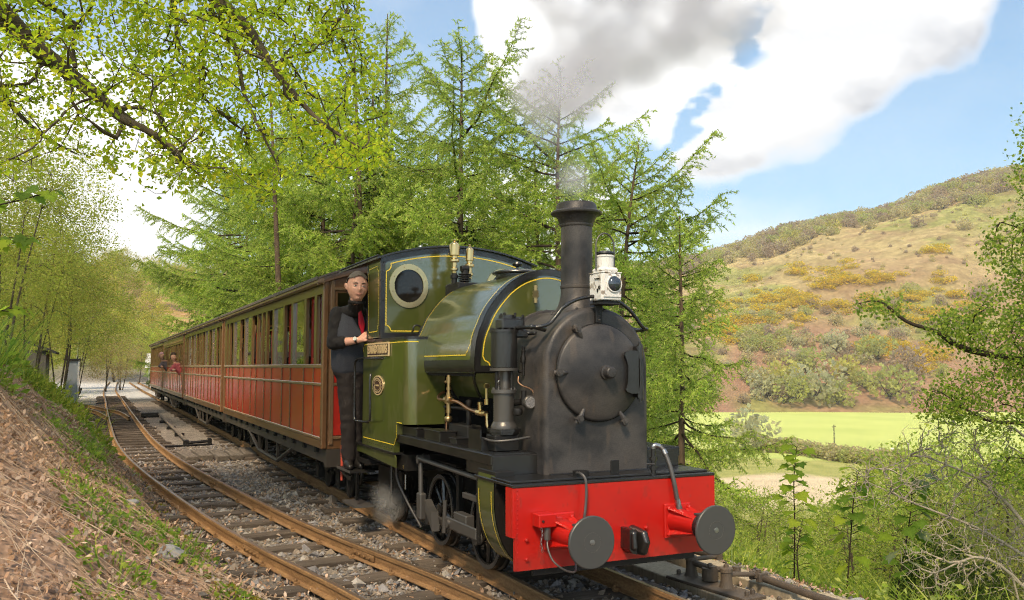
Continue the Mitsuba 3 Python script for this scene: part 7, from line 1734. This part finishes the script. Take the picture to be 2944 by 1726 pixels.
v, f = soften(trm, .022, 6); n = meshkit.noise(v * [16, 16, 26], 8) - .5; v = v + np.stack([n, n, n * .2], 1) * .016; put('trousers', (v, f), 'trouser_cloth', driver, True)
for (h, k, a), dx in zip(LEG, (-.02, .02)):
    a = np.array(a); b = J.batch_hull([msphere(a + [0, .02, -.03], .046, 14), msphere(a + [0, .03, -.075], .040, 14), msphere(a + [dx, -.14, -.085], .032, 14), msphere(a + [dx, -.09, -.06], .040, 14)])
    v, f = soften(b, .015, 3); v[:, 2] = np.maximum(v[:, 2], .489); put('boot', (v, f), 'boot_leather', driver, True)
wd = unit(W_R - E_R); wp_ = W_R - wd * .022; ua, ub = ring_frame(wd)
wt = put('watch', tube([wp_ + (ua * math.cos(t) + ub * math.sin(t)) * .034 for t in np.linspace(0, 2 * PI, 20, endpoint=False)], .009, 6, closed=True), 'boot_leather', driver, True)
tc = unit(V3(-.25, -.9, .35)); tc = unit(tc - wd * np.dot(tc, wd)); put('dial', cyl(wp_ + tc * .032, wp_ + tc * .048, .019, 16), 'watch_face', wt, 35)
# two passengers looking out of the third coach
def passenger(label, p, hair, top_, arm):
    k = thing('person', label, 'person'); p = np.asarray(p, float); t = trimesh.creation.icosphere(3); tv = np.array(head_mesh(3)[0]); tf = head_mesh(3)[1]
    R_ = rotz(PI + .5, p); hw_ = xf((tv, tf), R_)
    b = man(*hw_) + chain([(p + [.02, .02, -.09], .055), (p + [.07, .04, -.18], .07), (p + [.20, .10, -.28], .10)]) + chain([(p + [.02, -.12, -.26], .05), (p + [-.06, -.16, -.36], .042), (p + [.01, -.28, -.38], .035), (p + [.02, -.33, -.37], .03)])
    v, f = soften(b, .03, 3); put('body', (v, f), 'skin_far', k, True)
    kp = (tv[:, 2] > .05) | (tv[:, 1] < 0) & (tv[:, 2] > -.06); hv_ = tv + unit(tv) * .014; m = xf((hv_, tf[kp[tf].all(1)]), R_); put('hair', m, hair, k, True)
    g_ = J.batch_hull([msphere(p + [.20, .10, -.30], .13, 14), msphere(p + [.06, .04, -.24], .07, 14), msphere(p + [.03, -.12, -.27], .065, 14), msphere(p + [.25, -.1, -.45], .13, 14)]) + chain([(p + [.02, -.12, -.26], .062), (p + [-.06, -.16, -.355], .055), (p + [-.02, -.22, -.37], .05)])
    v, f = soften(g_, .03, 3); put('jacket', (v, f), top_, k, True)
pr('jacket_dark', (.06, .05, .06), .85); pr('jacket_red', (.25, .05, .06), .85)
passenger('passenger with pinkish hair leaning out near the tail end of the train', (-1.02, 32.4, 1.83), 'hair_pink', 'jacket_dark', 1)
passenger('dark haired passenger looking out of the third coach', (-1.02, 27.2, 1.74), 'hair_dark', 'jacket_red', 1)
# ---------------------------------------------------------------- smoke and steam
def plume(key, path, lo, hi, res, sigma, albedo, seed, label, cat_, floor=.5):
    """path: (point, radius, strength); the density is noise within a tube along it."""
    lo, hi = np.array(lo, float), np.array(hi, float); n = res
    g = [lo[i] + (np.arange(n[i]) + .5) / n[i] * (hi[i] - lo[i]) for i in range(3)]
    Z, Y, X = np.meshgrid(g[2], g[1], g[0], indexing='ij'); P = np.stack([X, Y, Z], -1)
    wob = np.stack([meshkit.fbm(P * 1.1, 3, seed + k) - .5 for k in range(3)], -1)
    den = np.zeros(X.shape)
    for p, rad, st in path:
        q = P + wob * rad * 2.4; d = np.linalg.norm(q - np.asarray(p), axis=-1) / rad
        den = np.maximum(den, st * np.clip(1 - d ** 2, 0, 1))
    nz = meshkit.fbm(P * (2.1 if hi[0] - lo[0] > 2 else 9.0) + [0, 0, 3.3], 5, seed + 9)
    den = den * np.clip((nz - floor + .12) / .20, 0, 1) * (.5 + nz)
    e = np.minimum.reduce([np.clip(np.minimum(P[..., i] - lo[i], hi[i] - P[..., i]) / (.06 * (hi[i] - lo[i])), 0, 1) for i in range(3)])
    grid = np.ascontiguousarray((den * e)[..., None].astype(np.float32))
    tw = T().translate(lo.tolist()).scale((hi - lo).tolist())
    scene[key + '_medium'] = {'type': 'heterogeneous', 'albedo': {'type': 'rgb', 'value': list(albedo)}, 'scale': float(sigma), 'sigma_t': {'type': 'gridvolume', 'grid': mi.VolumeGrid(grid), 'to_world': tw}}
    scene[key] = {'type': 'cube', 'to_world': T().translate(((lo + hi) / 2).tolist()).scale(((hi - lo) / 2).tolist()), 'bsdf': {'type': 'null'}, 'interior': {'type': 'ref', 'id': key + '_medium'}, 'exterior': {'type': 'ref', 'id': 'haze_medium'}}
    tag(key, label, cat_, kind='stuff')
SM = [((.03, 5.40, 2.66), .11, 1.2), ((.10, 5.55, 2.74), .13, 1.2), ((.22, 5.75, 2.82), .15, 1.2), ((.40, 6.1, 2.95), .17, .9), ((.52, 6.35, 3.15), .22, 1.1), ((.66, 6.7, 3.45), .27, 1.3), ((.88, 7.2, 3.85), .34, 1.6), ((1.02, 7.59, 4.07), .40, 1.9), ((1.2, 7.75, 4.25), .42, 1.9), ((1.55, 8.2, 4.65), .46, 1.4),
      ((2.05, 8.61, 5.07), .5, .8), ((1.78, 9.33, 5.52), .55, .9), ((2.42, 9.55, 5.91), .75, 1.1), ((3.1, 9.62, 5.7), .7, 1.0), ((3.32, 9.59, 6.31), .85, 1.1), ((4.3, 9.96, 6.37), .85, .9), ((4.63, 9.88, 6.96), .95, .9), ((5.6, 10.13, 6.92), .8, .7), ((2.3, 10.0, 6.6), .7, .9), ((2.5, 8.8, 5.1), .4, .5)]
plume('smoke_plume', SM, (-.4, 5.2, 2.60), (6.6, 11.4, 8.0), (96, 84, 72), 1.75, (.78, .77, .83), 5, 'grey and bluish smoke drifting back from the chimney over the larches and the white cloud', 'smoke', .47)
plume('steam_puff', [((-.56, 7.72, .28), .20, 1.0), ((-.60, 7.62, .22), .16, .8), ((-.62, 7.85, .36), .14, .5)], (-.86, 7.35, .03), (-.36, 8.10, .58), (40, 52, 40), 1.9, (.93, .92, .90), 8, 'small puff of steam low down beside the trailing wheel under the cab', 'steam', .42)
# ---------------------------------------------------------------- the air of the valley
scene['haze_medium'] = {'type': 'homogeneous', 'albedo': 0.95, 'sigma_t': 0.0002}
scene['haze'] = {'type': 'cube', 'to_world': T().translate([300, 600, 160]).scale([1900, 1500, 184.5]), 'bsdf': {'type': 'null'}, 'interior': {'type': 'ref', 'id': 'haze_medium'}}
tag('haze', 'thin pale haze in the air over the valley', 'haze', kind='stuff')
scene['camera']['medium'] = {'type': 'ref', 'id': 'haze_medium'}
